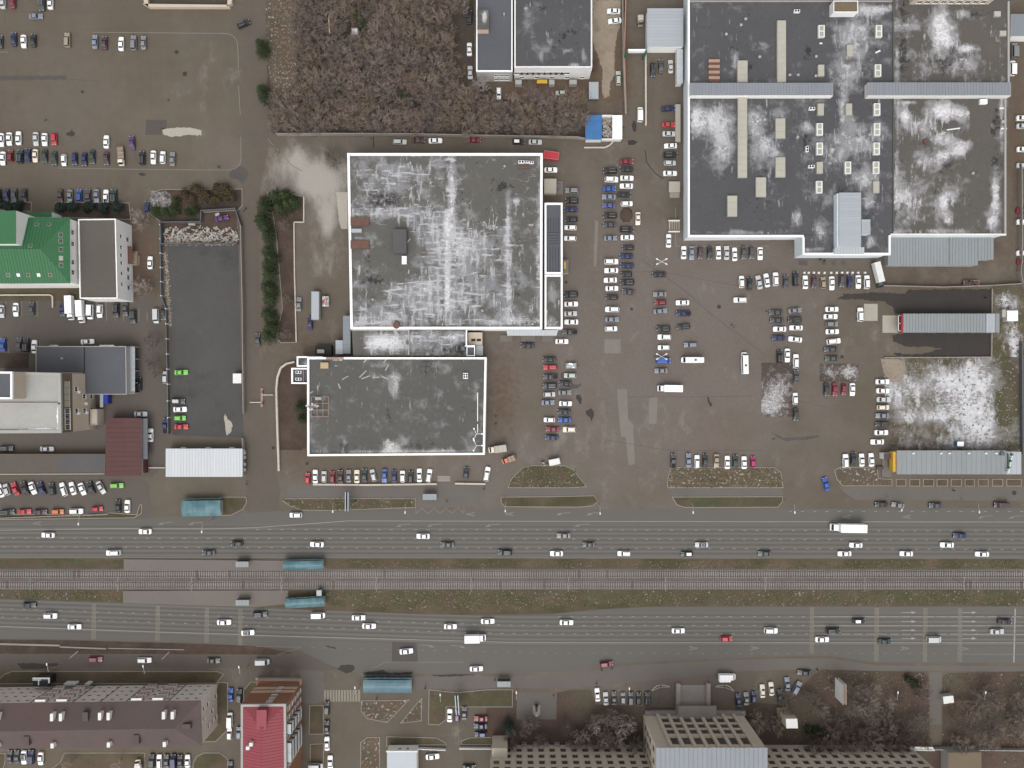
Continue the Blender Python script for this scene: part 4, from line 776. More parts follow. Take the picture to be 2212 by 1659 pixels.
# --- office block at top centre
ZO = 9.0
OL = rect(1029, -60, 1107, 155); ol = bld('office_block', 'dark flat-roofed wing with rooftop hut left of top centre building', 'building', OL, ZO-.8, 'wall_grey', 'bitumen_blue', (.35, .4, 'parapet_white')); hut = bld('roof_hut', 'grey rooftop hut with snow patch and orange front', 'roof hut', rect(1031, 21, 1055, 64), ZO+2, 'brick_pale', None, z0=ZO-.8); quadsheet('roof', rect(1031, 21, 1055, 64), ZO+2, 'roof_low', [(1047, 36, 6, 14, 1.1)], parent=hut, step=2)
MB().tube((*W(1089, 31, ZO), ZO-.8), (*W(1089, 31, ZO), ZO+.6), .35, .3, 8).build('vent_pipe', 'debris_white', ol)
OR = rect(1111, -60, 1279, 147); orr = bld('office_block', 'grey flat-roofed block with pale glazed lower side at top centre', 'building', OR, ZO, 'wall_pale', None, (.4, .5, 'wall_pale'))
quadsheet('roof', OR, ZO, 'roof_big', [(1240, 141, 16, 5, .9), (1150, 145, 40, 2, .8), (1136, 18, 5, 8, .6), (1190, 90, 6, 10, .4), (1260, 115, 4, 20, .5), (1170, 120, 5, 15, .4), (1225, 110, 8, 4, .5)], [(1190, 95, 10, 12, .8), (1215, 80, 12, 10, .8), (1175, 17, 12, 6, .8), (1240, 68, 14, 5, .8), (1185, 125, 3, 16, .6)], orr, 3)
p, q = W(1111, 147, ZO), W(1279, 147, ZO); facade(orr, p, q, [.06+.075*k for k in range(9)], (5.0,), 3.4, 1.6, fm='frame_white', gm='glass_office', mull=2); facade(orr, p, q, [.1, .3, .5, .7, .9], (1.5,), 1.5, 1.3)
boxD(orr, 'canopy', 'yellow', 1160, 172, 1182, 180, 2.2, 2.5); boxD(orr, 'cornice', 'wall_pale', 1113, 149, 1279, 151, 6.8, 7.3)
for x, w in ((1113, 14), (1186, 12), (1230, 16)): boxD(orr, 'porch', 'wall_grey', x, 172, x+w, 182, 0, 2.4)
p, q = W(1029, 155, ZO-.8), W(1107, 155, ZO-.8); facade(ol, p, q, [.55, .7, .85], (5.2, 2.2), 1.5, 1.4)
bx = thing('metal_shed', 'narrow corrugated grey shed right of top centre building yard', 'shed', (*W(1283, 195), 0)); boxD(bx, 'wall', 'metal_dark', 1273, 178, 1292, 213, 0, 2.2); flatpanels(bx, 1272, 177, 1293, 214, 2.4, 7, 'metal_pale', 'x', .1)
bx = bld('red_shed', 'dark red sheet metal porch beside top centre building right wall', 'shed', rect(1281, 133, 1290, 150), 2.4, 'rust', 'roof_maroon')
# --- sheds by the blue roof
bx = thing('blue_shed', 'bright blue roofed shed beside the rubbish pen', 'shed', (*W(1283, 276), 0)); boxD(bx, 'wall', 'wall_pale', 1266, 250, 1299, 302, 0, 2.8); a_, b_ = W3(1283, 249, 3.5), W3(1283, 302, 3.5)
panels(bx, W3(1265, 248, 2.9), W3(1265, 302, 2.9), b_, a_, 9, 'roof_blue', rib=.03); panels(bx, a_, b_, W3(1300, 302, 2.9), W3(1300, 248, 2.9), 9, 'roof_blue', rib=.03)
bx = thing('white_shed', 'plain white roofed shed right of the rubbish pen', 'shed', (*W(1334, 275), 0)); boxD(bx, 'wall', 'wall_pale', 1324, 250, 1343, 300, 0, 2.8); flatpanels(bx, 1323, 249, 1344, 301, 3.0, 8, 'shed_white', 'y', .1, rib=.02)
def clip(poly, n, d, keep):                  # keep the side of a plane n.p = d
    out = []
    for p, q in zip(poly, poly[1:]+poly[:1]):
        a, b = (n.dot(p)-d)*keep, (n.dot(q)-d)*keep
        if a >= 0: out.append(p)
        if a*b < 0: out.append(lerp(p, q, a/(a-b)))
    return out
def sheets(t, pts, mat, e0, e1, wd=1.0):
    """a roof slope laid in separate metal sheets that run up from the eave e0-e1"""
    pts = [Vector(p) for p in pts]; d = (Vector(e1)-Vector(e0)); d.z = 0; d.normalize(); s = [d.dot(p) for p in pts]; n = max(1, round((max(s)-min(s))/wd)); w = (max(s)-min(s))/n
    nr = (pts[1]-pts[0]).cross(pts[2]-pts[0]).normalized(); nr = nr if nr.z > 0 else -nr
    for i in range(n):
        q = clip(clip(pts, d, min(s)+w*i+.02, 1), d, min(s)+w*(i+1)-.02, -1)
        if len(q) < 3: continue
        m = MB(); k = len(q); up_ = [p+nr*.05 for p in q]
        if (q[1]-q[0]).cross(q[2]-q[0]).z < 0: q, up_ = q[::-1], up_[::-1]
        m.add(up_+q, [tuple(range(k))]+[(j, j+k, (j+1) % k+k, (j+1) % k) for j in range(k)])
        r = clip(pts, d, min(s)+w*i+.0, 1); r = clip(r, d, min(s)+w*i+.07, -1)
        if len(r) >= 3:
            kk = len(r); hi = [p+nr*.12 for p in r]
            if (r[1]-r[0]).cross(r[2]-r[0]).z < 0: r, hi = r[::-1], hi[::-1]
            m.add(hi+r, [tuple(range(kk))]+[(j, j+kk, (j+1) % kk+kk, (j+1) % kk) for j in range(kk)])
        m.build('roof_sheet', mat, t)
# --- green-roofed house
ZG = 14.0; GE = [(-80, 470), (151, 470), (152, 612), (-80, 613)]
gr = bld('green_roofed_house', 'cream house with bright green hipped metal roof at left edge', 'house', [(-78, 472), (149, 472), (150, 610), (-78, 611)], ZG, 'wall_white', None)
ew = [W3(*p, ZG+.02) for p in GE]; rw, rl = W3(88, 538, 17.6), W3(-80, 538, 17.6)
def slope(t, pts, mat, th=.08, name='roof_slope'):
    pts = [Vector(p) for p in pts]; n = (pts[1]-pts[0]).cross(pts[2]-pts[0])
    if n.z < 0: pts = pts[::-1]
    k = len(pts); m = MB(); lo = [p-Vector((0, 0, th)) for p in pts]
    m.add(pts+lo, [tuple(range(k)), tuple(range(2*k-1, k-1, -1))]+[(i, i+k, (i+1) % k+k, (i+1) % k) for i in range(k)]); return m.build(name, mat, t)
sheets(gr, (ew[0], ew[1], rw, rl), 'roof_green', ew[0], ew[1]); sheets(gr, (ew[1], ew[2], rw), 'roof_green', ew[1], ew[2]); sheets(gr, (ew[2], ew[3], rl, rw), 'roof_green', ew[2], ew[3])
def onplane(dx, dy, a, b, c):                # point of a slope seen at a plan position
    n = (b-a).cross(c-a); z = a.z
    for _ in range(8):
        x, y = W(dx, dy, z); z = a.z-(n.x*(x-a.x)+n.y*(y-a.y))/n.z
    return Vector((x, y, z)), n.normalized() if n.z > 0 else -n.normalized()
def roofwin(t, dx, dy, pl, w, h, mat='glass_office'):
    p, n = onplane(dx, dy, *pl); me = cached(('rw', w, h), lambda: MB().box(0, 0, 0, w, h, .12).mesh('roof_window', ['wall_grey'])); o = obj('roof_window', me, t, p); o.rotation_mode = 'QUATERNION'; o.rotation_quaternion = n.to_track_quat('Z', 'Y')
    q = obj('pane', cached(('rwp', w, h, mat), lambda: MB().box(0, 0, .12, w*.82, h*.82, .03).mesh('pane', [mat]))); q.parent = o
pe, ps, pn = (ew[1], ew[2], rw), (ew[2], ew[3], rw), (ew[0], ew[1], rw)
for k, y in enumerate((507.6, 521, 539, 558, 573)): roofwin(gr, 131.2+k*.2, y, pe, 1.5, 1.2, 'skylight_glass' if k == 3 else 'glass_office')
for k, x in enumerate((18, 40, 61, 84, 109)): roofwin(gr, x, 594, ps, 1.2, 1.2, ('glass_office', 'lamp_clear', 'rust', 'lamp_clear', 'rust')[k])
for x, y in ((80, 485), (106, 485), (66, 531)): roofwin(gr, x, y, pn, 1.3, 1.1)
gt = bld('green_tower', 'taller green flat-topped block with white side wall at left edge', 'building', rect(-80, 455, 35, 527), 20, 'wall_white', 'roof_green', None, z0=0)
p, q = W(150, 610, ZG), W(149, 472, ZG); facade(gr, p, q, (.17, .33, .62, .8), (12.2,), 1.5, 1.6)
bx = bld('green_canopy', 'small green flat canopy on top side of green-roofed house', 'canopy', rect(58, 458, 112, 469), 5.5, 'wall_white', 'roof_green')
# --- white-walled three-storey block
ZW = 10.0; WB = [(170, 474), (250.9, 473), (255.1, 645), (173.5, 645)]
wb = bld('office_block', 'dark flat-roofed block with white right wall beside green-roofed house', 'building', WB, ZW, 'wall_white', 'bitumen_brown', (.35, .35, 'wall_white'))
p, q = W(255.1, 645, ZW), W(250.9, 473, ZW); facade(wb, p, q, (.19, .33, .46, .56, .66, .80), (7.6,), 1.2, 1.3); facade(wb, p, q, (.17, .30, .405, .79), (3.2,), 1.5, 1.8, mull=2)
bx = thing('entrance_porch', 'brown canopied entrance porch at the white-walled block', 'porch', (*W(287, 553), 0)); boxD(bx, 'canopy', 'rust', 274, 532, 286, 570, 3.0, 3.2); boxD(bx, 'landing', 'wood', 286, 543, 295, 573, 0, .8); boxD(bx, 'step', 'pavement', 295, 552, 302, 573, 0, .4); [boxD(bx, 'post', 'rust', 285, y, 286, y+1, .8, 3.0) for y in (544, 568)]
# --- grey low block and beige tower block at left
G1 = [(78, 748), (272.5, 748), (274, 852), (176, 852), (176, 806), (78, 806)]; gb = bld('low_grey_block', 'low grey flat-roofed block behind the beige tower block', 'building', G1, 6.0, 'wall_grey', 'bitumen_blue', (.2, .25, 'wall_grey'))
boxD(gb, 'roof_joint', 'black', 181, 750, 183, 804, 6, 6.1); boxD(gb, 'vent_box', 'debris_white', 131, 772, 135, 776, 6, 6.6); boxD(gb, 'coping', 'debris_white', 215, 745, 246, 748, 5.6, 6.2); boxD(gb, 'coping', 'debris_white', 107, 745, 125, 747, 5.6, 6.2)
bx = thing('balcony_strip', 'grey framed balcony strip on right side of low grey block', 'balcony', (*W(282, 800), 0)); [boxD(bx, 'frame', 'wall_grey', 274.5, y, 291, y+2, 0, 3.4) for y in (748, 774, 800, 826, 848)]; flatpanels(bx, 281, 750, 291.5, 846, 3.5, 8, 'metal_pale', 'y'); flatpanels(bx, 275, 750, 281, 846, 3.3, 6, 'metal_dark', 'y')
ZT = 19.0; TB = [(-80, 800), (133, 806), (135, 935), (-80, 936)]
tb = bld('beige_tower_block', 'tall beige office block with pale concrete roof at left edge', 'building', TB, ZT, 'wall_beige', None, (.6, 1.0, 'wall_grey'))
quadsheet('roof', TB, ZT, 'roof_concrete', snow=[(126, 900, 4, 26, .9), (100, 928, 40, 4, .6), (60, 930, 60, 4, .5), (60, 890, 60, 20, .25)], parent=tb, step=3); boxD(tb, 'roof_joint', 'wall_grey', -80, 870, 130, 873, ZT, ZT+.6)
q2 = bld('roof_house', 'beige rooftop block with snow-rimmed dark top on tall beige block', 'roof house', rect(-80, 803, 28, 862), ZT+6, 'wall_beige', 'bitumen_blue', (.4, .6, 'parapet_white'), z0=ZT)
p, q = Vector(W(135, 935, ZT)), Vector(W(133, 806, ZT))
m = MB(); d_ = (q-p).normalized(); nrm = Vector((d_.y, -d_.x)); a_, b_ = p+nrm*.02, q+nrm*.02
m.add([(a_.x, a_.y, 13.4), (b_.x, b_.y, 13.4), (b_.x, b_.y, 18.9), (a_.x, a_.y, 18.9)], [(0, 1, 2, 3)]); m.build('attic_band', 'wall_brown', tb)
facade(tb, p+nrm*.05, q+nrm*.05, (.09, .18, .27, .36), (16.4,), 1.7, 2.6, fm='frame_white', gm='glass_dark', mull=2); facade(tb, p+nrm*.05, q+nrm*.05, (.48, .59, .70, .81), (16.4,), 2.0, 2.4, fm='skylight_beige', gm='skylight_beige')
facade(tb, p, q, (.35, .73), (11.3,), 1.6, 1.7); facade(tb, p, q, (.35, .6), (6.8,), 1.6, 1.7); facade(tb, p, q, (.35, .6), (2.6,), 1.6, 1.7)
for u, z_ in ((.31, 10.2), (.68, 9.9), (.31, 5.6), (.47, 5.9)):
    c = lerp(p, q, u); m = MB(); m.box(c.x+.4, c.y, z_, .7, .9, .7); m.build('cooling_unit', 'frame_white', tb)
pn_ = bld('tower_porch', 'beige two-storey porch at foot of the tall beige block', 'porch', rect(196, 884, 211, 918), 4, 'wall_beige', 'wall_beige', (.3, .2, 'wall_grey'))
bx = thing('blue_booth', 'small bright blue booth with pale canopy beside low grey block', 'booth', (*W(226, 860), 0)); boxD(bx, 'booth', 'booth_blue', 223, 852, 233, 872, 0, 2.6); flatpanels(bx, 216, 852, 223, 880, 2.7, 3, 'metal_pale', 'y')
# --- maroon roof, long grey roof, white metal roof
bx = thing('maroon_shed', 'shed with plain maroon gable roof at left beside gate', 'shed', (*W(267, 966), 0)); boxD(bx, 'wall', 'wall_grey', 230, 905, 304, 1026, 0, 4.2)
panels(bx, W3(229, 903, 4.3), W3(228, 1028, 4.3), W3(266, 1028, 5.0), W3(266, 903, 5.0), 12, 'roof_maroon', rib=.03); panels(bx, W3(266, 903, 5.0), W3(266, 1028, 5.0), W3(306, 1027, 4.3), W3(305, 903, 4.3), 12, 'roof_maroon', rib=.03)
flatpanels(bx, 305.5, 904, 319, 992, 3.4, 8, 'metal_dark', 'y', .3, name='canopy_panel'); boxD(bx, 'porch', 'roof_maroon', 305, 992, 312, 1022, 0, 2.6)
bx = bld('long_grey_shed', 'long low dark grey flat roof running to the left edge', 'shed', [(-80, 981), (228, 981), (227, 1023), (-80, 1024)], 3.2, 'wall_brown', 'bitumen', (.15, .2, 'wall_brown'))
quadsheet('roof_felt', [(-80, 982), (130, 982), (130, 1022), (-80, 1023)], 3.22, 'bitumen_brown', parent=bx)
bx = thing('white_roof_shed', 'low building with ribbed white metal roof beside the junction street', 'shed', (*W(441, 1000), 0)); boxD(bx, 'wall', 'wall_pale', 360, 972, 522, 1028, 0, 3.3); flatpanels(bx, 358, 969, 524, 1030, 3.9, 26, 'metal_white', 'x', .5, rib=.06); [boxD(bx, 'roof_fan', 'wall_grey', x, 966, x+10, 969, 2, 3.2) for x in (390, 444, 495)]; [boxD(bx, 'cooling_unit', 'wall_grey', 524, y, 530, y+6, 1.2, 2.0) for y in (975, 985, 1000, 1012)]
# --- car wash and yellow-fronted shop
bx = thing('car_wash', 'long grey metal roof with red front frame on wet asphalt', 'car wash', (*W(2054, 698), 0)); boxD(bx, 'wall', 'roof_maroon', 1953, 680, 2157, 716, 0, 4.3); flatpanels(bx, 1951, 677.5, 2129, 718.4, 4.6, 27, 'metal_grey', 'x', .2, rib=.05); flatpanels(bx, 2130, 677.5, 2149, 718.4, 4.6, 3, 'metal_pale', 'x', .2); flatpanels(bx, 2149.5, 677.5, 2159, 718.4, 4.6, 1, 'metal_grey', 'x', .2)
boxD(bx, 'front_beam', 'signal_red', 1948, 678, 1951, 718, 3.6, 4.4); [boxD(bx, 'awning_bar', 'frame_white', 1940, y, 1949, y+1.4, 3.3, 3.5) for y in (681, 698, 714)]; boxD(bx, 'awning_bar', 'frame_white', 1940, 681, 1941.4, 715, 3.3, 3.5); [boxD(bx, 'gate', 'black', 1949.5, y, 1950.6, y+13, 0, 3.2) for y in (683, 700)]
bx = bld('water_tank', 'small white tank cabin right of the car wash', 'cabin', rect(2176, 671, 2199, 693), 2.6, 'wall_pale', 'shed_white'); boxD(bx, 'shed', 'skylight_beige', 2165, 669, 2173, 685, 0, 2.2)
ys = thing('shop', 'long grey roofed shop with yellow front at right edge', 'shop', (*W(2070, 1000), 0)); boxD(ys, 'wall', 'brick_pale', 1939, 976, 2204, 1023, 0, 4.2); flatpanels(ys, 1937, 973, 2173, 1024.6, 4.6, 22, 'metal_grey', 'x', .25, rib=.02); flatpanels(ys, 2173.4, 976, 2206, 1024.6, 4.6, 3, 'metal_pale', 'x', .25, rib=.02)
boxD(ys, 'front_sign', 'yellow', 1929, 976, 1937, 1019, 2.0, 4.4); boxD(ys, 'front_edge', 'paint_orange', 1936.6, 975, 1938.2, 1023, 4.0, 4.9); boxD(ys, 'roof_box', 'metal_dark', 2162, 977, 2171, 984, 4.6, 5.4)
for x in (1971, 2031, 2049, 2091, 2128, 2150): boxD(ys, 'roof_vent', 'frame_white', x, 978, x+5, 981, 4.6, 5.1)
p0_, p1_ = W3(2184, 979, 4.7), W3(2174, 1021, 4.7)
for k in range(9):
    c = lerp(p0_, p1_, (k+.5)/9); m = MB(); m.box(c.x, c.y, 4.75, .35, .62, 1.0, .23); m.build('sign_letter_box', 'sign_green' if k % 3 == 0 else 'frame_white', ys)
boxD(ys, 'sign_board', 'sign_green', 2178, 979, 2179, 1021, 4.7, 5.3)
bx = bld('shop_porch', 'plum roofed porch with pale steps left of the yellow shop front', 'porch', rect(1909, 979, 1929, 992), 3.0, 'wall_pale', 'roof_plum'); boxD(bx, 'step', 'pavement', 1905, 992, 1926, 1030, 0, .35); boxD(bx, 'wing_wall', 'roof_plum', 1894, 1008, 1909, 1014, 0, .9)
bx = bld('blue_cabin', 'tiny blue and white cabin in snowy field above the shop', 'cabin', rect(2068, 954, 2082, 964), 2.2, 'roof_blue', 'shed_white')

# --- apartment block bottom left
ZP = 13.8; PE = [(-120, 1523), (432, 1515), (434.5, 1609), (-120, 1617)]
ap = bld('apartment_block', 'four-storey beige apartment block with plum hipped roof bottom left', 'apartment block', PE, ZP, 'wall_apart', None)
e = [W3(*p, ZP+.05) for p in [(-122, 1521), (434, 1513), (437, 1611), (-122, 1619)]]; ra, rb = W3(-122, 1582, 16.4), W3(376, 1574, 16.4)
slope(ap, (e[0], e[1], rb, ra), 'roof_plum'); slope(ap, (e[1], e[2], rb), 'roof_plum'); slope(ap, (e[2], e[3], ra, rb), 'roof_plum')
p, q = Vector(W(432, 1515, ZP)), Vector(W(-120, 1523, ZP)); LW = (q-p).length          # north wall, seen from outside left to right = east to west
lg = [14.0, 21.0, 45.5, 52.5]
cols = [c_ for c_ in np.arange(2.2, LW-1, 3.1) if all(abs(c_-l) > 2.3 for l in lg)]
facade(ap, p, q, [c_/LW for c_ in cols], (1.8, 4.9, 8.1, 11.4), 1.2, 1.25)
d_ = (q-p).normalized(); nr = Vector((d_.y, -d_.x))
for l in lg:
    for z_ in (2.9, 6.1, 9.3, 12.4):
        c = p+d_*l+nr*.6; m = MB(); rz = math.atan2(d_.y, d_.x); m.box(c.x, c.y, z_-.9, 3.4, 1.2, 1.0, rz); o = m.build('balcony', 'wall_loggia', ap)
        m = MB(); m.box(c.x, c.y, z_+.1, 3.2, 1.0, .95, rz); m.build('balcony_glazing', 'glass_office', o)
        m = MB(); [m.box(c.x+d_.x*k, c.y+d_.y*k, z_+.1, .14, 1.12, .98, rz) for k in (-1.6, -.55, .55, 1.6)]; m.box(c.x, c.y, z_+1.0, 3.4, 1.14, .1, rz); m.box(c.x, c.y, z_+.06, 3.4, 1.14, .08, rz); m.build('balcony_frame', 'frame_white', o)
for l in (10.5, 24.5, 33.0, 42.0, 56.0):
    c = p+d_*l+nr*.08; m = MB(); m.box(c.x, c.y, 0, .22, .2, 13.4, rz); m.build('drainpipe', 'frame_brown', ap)
p2, q2_ = W(434.5, 1609, ZP), W(432, 1515, ZP); facade(ap, p2, q2_, (.25, .5, .75), (1.8, 4.9, 8.1, 11.4), 1.3, 1.5, skip=((1, 0), (1, 2), (0, 3), (2, 1)))
pn, ps, pe = (e[0], e[1], rb), (e[2], e[3], ra), (e[1], e[2], rb)
for dx, dy, pl in ((118, 1545, pn), (137, 1545, pn), (221, 1543, pn), (239.5, 1543, pn), (358, 1541, pn), (377, 1541, pn), (1, 1546, pn), (0, 1607, ps), (119, 1606, ps), (240, 1604, ps), (360, 1603, ps)):
    c, _ = onplane(dx, dy, *pl); m = MB(); m.box(c.x, c.y, c.z-.5, .8, 2.2 if pl is pn else 1.4, 2.0); o = m.build('chimney', 'wall_pale', ap); k = MB(); k.box(c.x, c.y, c.z+1.5, 1.0, 2.4 if pl is pn else 1.6, .15); k.build('chimney_cap', 'wall_pale', o)
for dx, dy, pl, w, h in ((187, 1546, pn, 1.8, 3), (60, 1598, ps, 1.8, 3), (297, 1595, ps, 1.8, 3), (405, 1567, pe, 2.6, 1.6)):
    c, _ = onplane(dx, dy, *pl); m = MB(); m.box(c.x, c.y, c.z-1, w, h, 1.9); m.build('roof_dormer', 'roof_plum', ap)
bx = thing('glass_porch', 'dark glass entrance cube with white frame in front of apartment block', 'porch', (*W(86, 1478), 0)); boxD(bx, 'glazing', 'glass_dark', 71, 1465, 104, 1482, 0, 4.4); boxD(bx, 'roof_frame', 'frame_white', 70, 1464, 106, 1467, 4.4, 4.6); boxD(bx, 'roof_frame', 'frame_white', 70, 1468, 88, 1470, 4.4, 4.62); boxD(bx, 'roof_frame', 'frame_white', 82, 1470, 84, 1480, 4.4, 4.62); boxD(bx, 'roof_frame', 'frame_white', 104, 1464, 107, 1476, 4.3, 4.58)
for a, b, lab in ((137, 162, 'left'), (183, 192, 'right')): bx = bld('shop_awning', f'small pale awning at foot of apartment block, {lab} of two', 'awning', rect(a, 1477, b, 1481), 2.6, 'wall_pale', 'metal_pale')
# --- brick block with red roof
ZK = 17.5; KE = [(521, 1521), (618, 1520), (620, 1760), (521, 1760)]
bk = bld('brick_block', 'tall brick apartment block with bright red hipped roof at bottom', 'apartment block', KE, ZK, 'brick', None, (.35, .75, 'wall_grey'))
e = [W3(*p, ZK+.12) for p in [(525, 1525), (614.5, 1524), (616, 1760), (525, 1760)]]; r0, r1_ = W3(565, 1576, 20.2), W3(565, 1760, 20.2)
sheets(bk, (e[0], e[1], r0), 'roof_red', e[0], e[1]); sheets(bk, (e[1], e[2], r1_, r0), 'roof_red', e[1], e[2]); sheets(bk, (e[3], e[0], r0, r1_), 'roof_red', e[3], e[0]); MB().add([e[3], e[2], r1_], [(0, 1, 2)]).build('gable', 'brick', bk)
c, _ = onplane(567, 1553, e[0], e[1], r0); m = MB(); m.box(c.x, c.y, c.z-1, 3.2, 6.5, 1.9); m.build('roof_dormer', 'roof_red', bk)
for dx, dy in ((545, 1604), (538, 1612)):
    c, _ = onplane(dx, dy, e[3], e[0], r0); m = MB(); m.box(c.x, c.y, c.z-.5, 1.1, 1.1, 1.9); m.build('chimney', 'wall_pale', bk)
p, q = Vector(W(618, 1520, ZK)), Vector(W(521, 1521, ZK)); d_ = (q-p).normalized(); nr = Vector((d_.y, -d_.x)); L = (q-p).length; rz = math.atan2(d_.y, d_.x); c = p+d_*L/2+nr*.1
for z_, h in ((4.6, 1.6), (7.4, 1.5)): m = MB(); m.box(c.x, c.y, z_, L, .2, h, rz); m.build('pale_band', 'brick_pale', bk)
facade(bk, p+nr*.2, q+nr*.2, (.35, .41), (5.5, 8.2), .8, .9, gm='glass_dark'); facade(bk, p, q, (.37, .44), (11.2, 13.8, 16.2), .9, 1.2)
p, q = Vector(W(620, 1760, ZK)), Vector(W(618, 1520, ZK)); L = (q-p).length; d_ = (q-p).normalized(); nr = Vector((d_.y, -d_.x)); rz = math.atan2(d_.y, d_.x)
facade(bk, p, q, [u for u in np.arange(.42, .99, .085)], (2.4, 5.6, 8.8, 12, 15.2), 1.5, 1.6, skip=[(i_, j_) for i_ in (1, 2, 4) for j_ in range(1, 5)])
for u in (.505, .59, .76):
    for z_ in (4.6, 7.8, 11, 14.2):
        c = lerp(p, q, u)+nr*.65; m = MB(); m.box(c.x, c.y, z_, 3.0, 1.3, 1.1, rz); o = m.build('balcony', 'frame_white', bk); m = MB(); m.box(c.x, c.y, z_+1.1, 2.9, 1.2, 1.3, rz); m.build('balcony_glazing', 'glass_office', o); m = MB(); m.box(c.x, c.y, z_+2.4, 3.1, 1.35, .12, rz); m.build('balcony_roof', 'metal_pale', o)
bx = bld('ground_floor_shop', 'low shop extension with orange tiled strip before brick block', 'shop', rect(553, 1471, 648, 1482), 2.2, 'brick_pale', 'brick'); boxD(bx, 'roof_part', 'stone_grey', 589, 1478, 647, 1483, 2.2, 2.35)
boxD(bx, 'pavement_step', 'stone_grey', 552, 1464, 650, 1471, 0, .3)
# --- small house with two roof windows, fence, institute
bx = bld('small_house', 'small white house with pale roof beside the balustrade fence at bottom', 'house', rect(836, 1624, 900, 1720), 4.8, 'wall_white', 'metal_pale'); boxD(bx, 'eave', 'wall_pale', 834, 1622, 902, 1625, 4.6, 4.9)
p, q = W(900, 1624, 4.8), W(836, 1624, 4.8); facade(bx, p, q, (.33, .6), (2.8,), 1.0, 1.1, gm='glass_dark')
ZC = 24.0; k0 = (HC-ZC)/HC
IC = [(1419, 1617), (1656, 1617), (1656, 1800), (1419, 1800)]
ins = bld('institute', 'tall beige institute with seven glazed bays and blue-grey roof at bottom', 'institute', IC, ZC, 'wall_inst', None); P_ = [Vector(W(*p, ZC)) for p in IC]
panels(ins, W3(1417, 1615, ZC+.25), W3(1658, 1615, ZC+.25), W3(1658, 1800, ZC+.25), W3(1417, 1800, ZC+.25), 24, 'metal_blue', rib=.05)
xs0, xs1, yf = 50.0, 76.2, P_[0].y
for k in range(7):
    xc = xs0+(k+.5)*(xs1-xs0)/7
    for z_, h in ((5.0, 2.4), (9.2, 2.0), (13.2, 2.2), (19.4, 4.4)): window(ins, (xc, yf+.0, z_), math.pi, 2.4, h*.85, 'frame_brown', 'glass_office', 2)
for k in range(8):
    xc = xs0+k*(xs1-xs0)/7; m = MB(); m.box(xc, yf+.35, 0, 1.1, .7, ZC-.6); m.build('pilaster', 'wall_inst', ins)
for z_ in (7.1, 11.1, 15.4): m = MB(); m.box((xs0+xs1)/2, yf+.2, z_, xs1-xs0, .4, .9); m.build('spandrel', 'wall_inst', ins)
m = MB(); m.box((xs0+xs1)/2, yf+2.2, 3.2, 13, 4.4, .6); m.build('entrance_canopy', 'stone_grey', ins); m = MB(); m.box((xs0+xs1)/2, yf+.7, 0, 34.5, 1.6, 1.2); m.build('plinth', 'stone_grey', ins)
facade(ins, (P_[0].x, yf, 0), (P_[3].x, P_[3].y, 0), (.1, .25, .4), (5, 9.2, 13.2, 19), 1.6, 2.0, fm='frame_brown', gm='glass_office')
zl = 18.0
for x0, x1, nm in ((1061, 1419, 'left'), (1652, 2120, 'right')):
    X0 = W(x0 if nm == 'left' else 1652, 0)[0] if nm == 'left' else P_[1].x+.02; X1 = P_[0].x-.02 if nm == 'left' else W(1958, 0)[0]; Y = W(0, 1609)[1]
    t = thing('institute_wing', f'beige institute wing with rows of dark windows {nm} of the glazed front', 'building', ((X0+X1)/2, Y-8, 0)); m = MB(); m.prism([(X0, Y), (X1, Y), (X1, Y-16), (X0, Y-16)], 0, zl, top=False); m.build('wall', 'wall_inst', t); MB().sheet([(X0, Y), (X1, Y), (X1, Y-16), (X0, Y-16)], zl).build('roof', 'metal_blue', t)
    n = int((X1-X0)/3.75)
    for k in range(n):
        xc = X0+(k+.55)*(X1-X0)/n
        for z_ in (4.0, 8.1, 12.1, 16.0): window(t, (xc, Y, z_), math.pi, 1.8, 1.7, 'frame_brown', 'glass_office', 1)
        if nm == 'left': m = MB(); m.box(xc+1.9, Y+.5, 0, 1.7, 1.0, 1.6); m.build('plinth_block', 'stone_grey', t)
        m = MB(); m.box(xc+1.87, Y+.05, 1.5, .9, .10, zl-2); m.build('pilaster', 'wall_inst', t)
stp = thing('entrance_stair', 'broad grey stone stair with side walls leading to institute', 'stair', (*W(1498, 1508), 0))
for k in range(9): y = 1480+6.4*k; boxD(stp, 'step', 'stone_grey', 1470, y, 1527, y+6.5, 0, .12+.11*k)
for x in (1461, 1526): boxD(stp, 'side_wall', 'fence_concrete', x, 1477, x+9, 1541, 0, 1.3)
for c, lab, s in (((1427, 1486), 'left', 1), ((1565, 1486), 'right', -1)):
    t = thing('flower_bed', f'pale winged flower bed {lab} of institute stair', 'flower bed', (*W(*c), 0))
    for sd in (-1, 1):
        m = MB(); X, Y = W(*c); pts = [(X+sd*(.2+2.9*u), Y+(1.0-1.9*u*u if sd*s < 0 else 1.0-.5*u*u)) for u in np.linspace(0, 1, 7)]
        for a, b in zip(pts, pts[1:]): m.tube((*a, .15), (*b, .15), .22, .22, 5)
        a, b = pts[0], pts[-1]; m.tube((a[0], a[1]-.7, .15), (b[0], b[1]-.1, .15), .15, .15, 5); m.build('rim', 'wall_grey', t)
        MB().sheet([(x_, y_) for x_, y_ in pts]+[(b[0], b[1]-.1), (a[0], a[1]-.7)], .1).build('bed', 'grass_dry', t)
t = thing('monument', 'dark stone monument on paved plaza left of institute cars', 'monument', (*W(*T(2, 3, 210, 1160)), 0)); dx, dy = T(2, 3, 210, 1155)
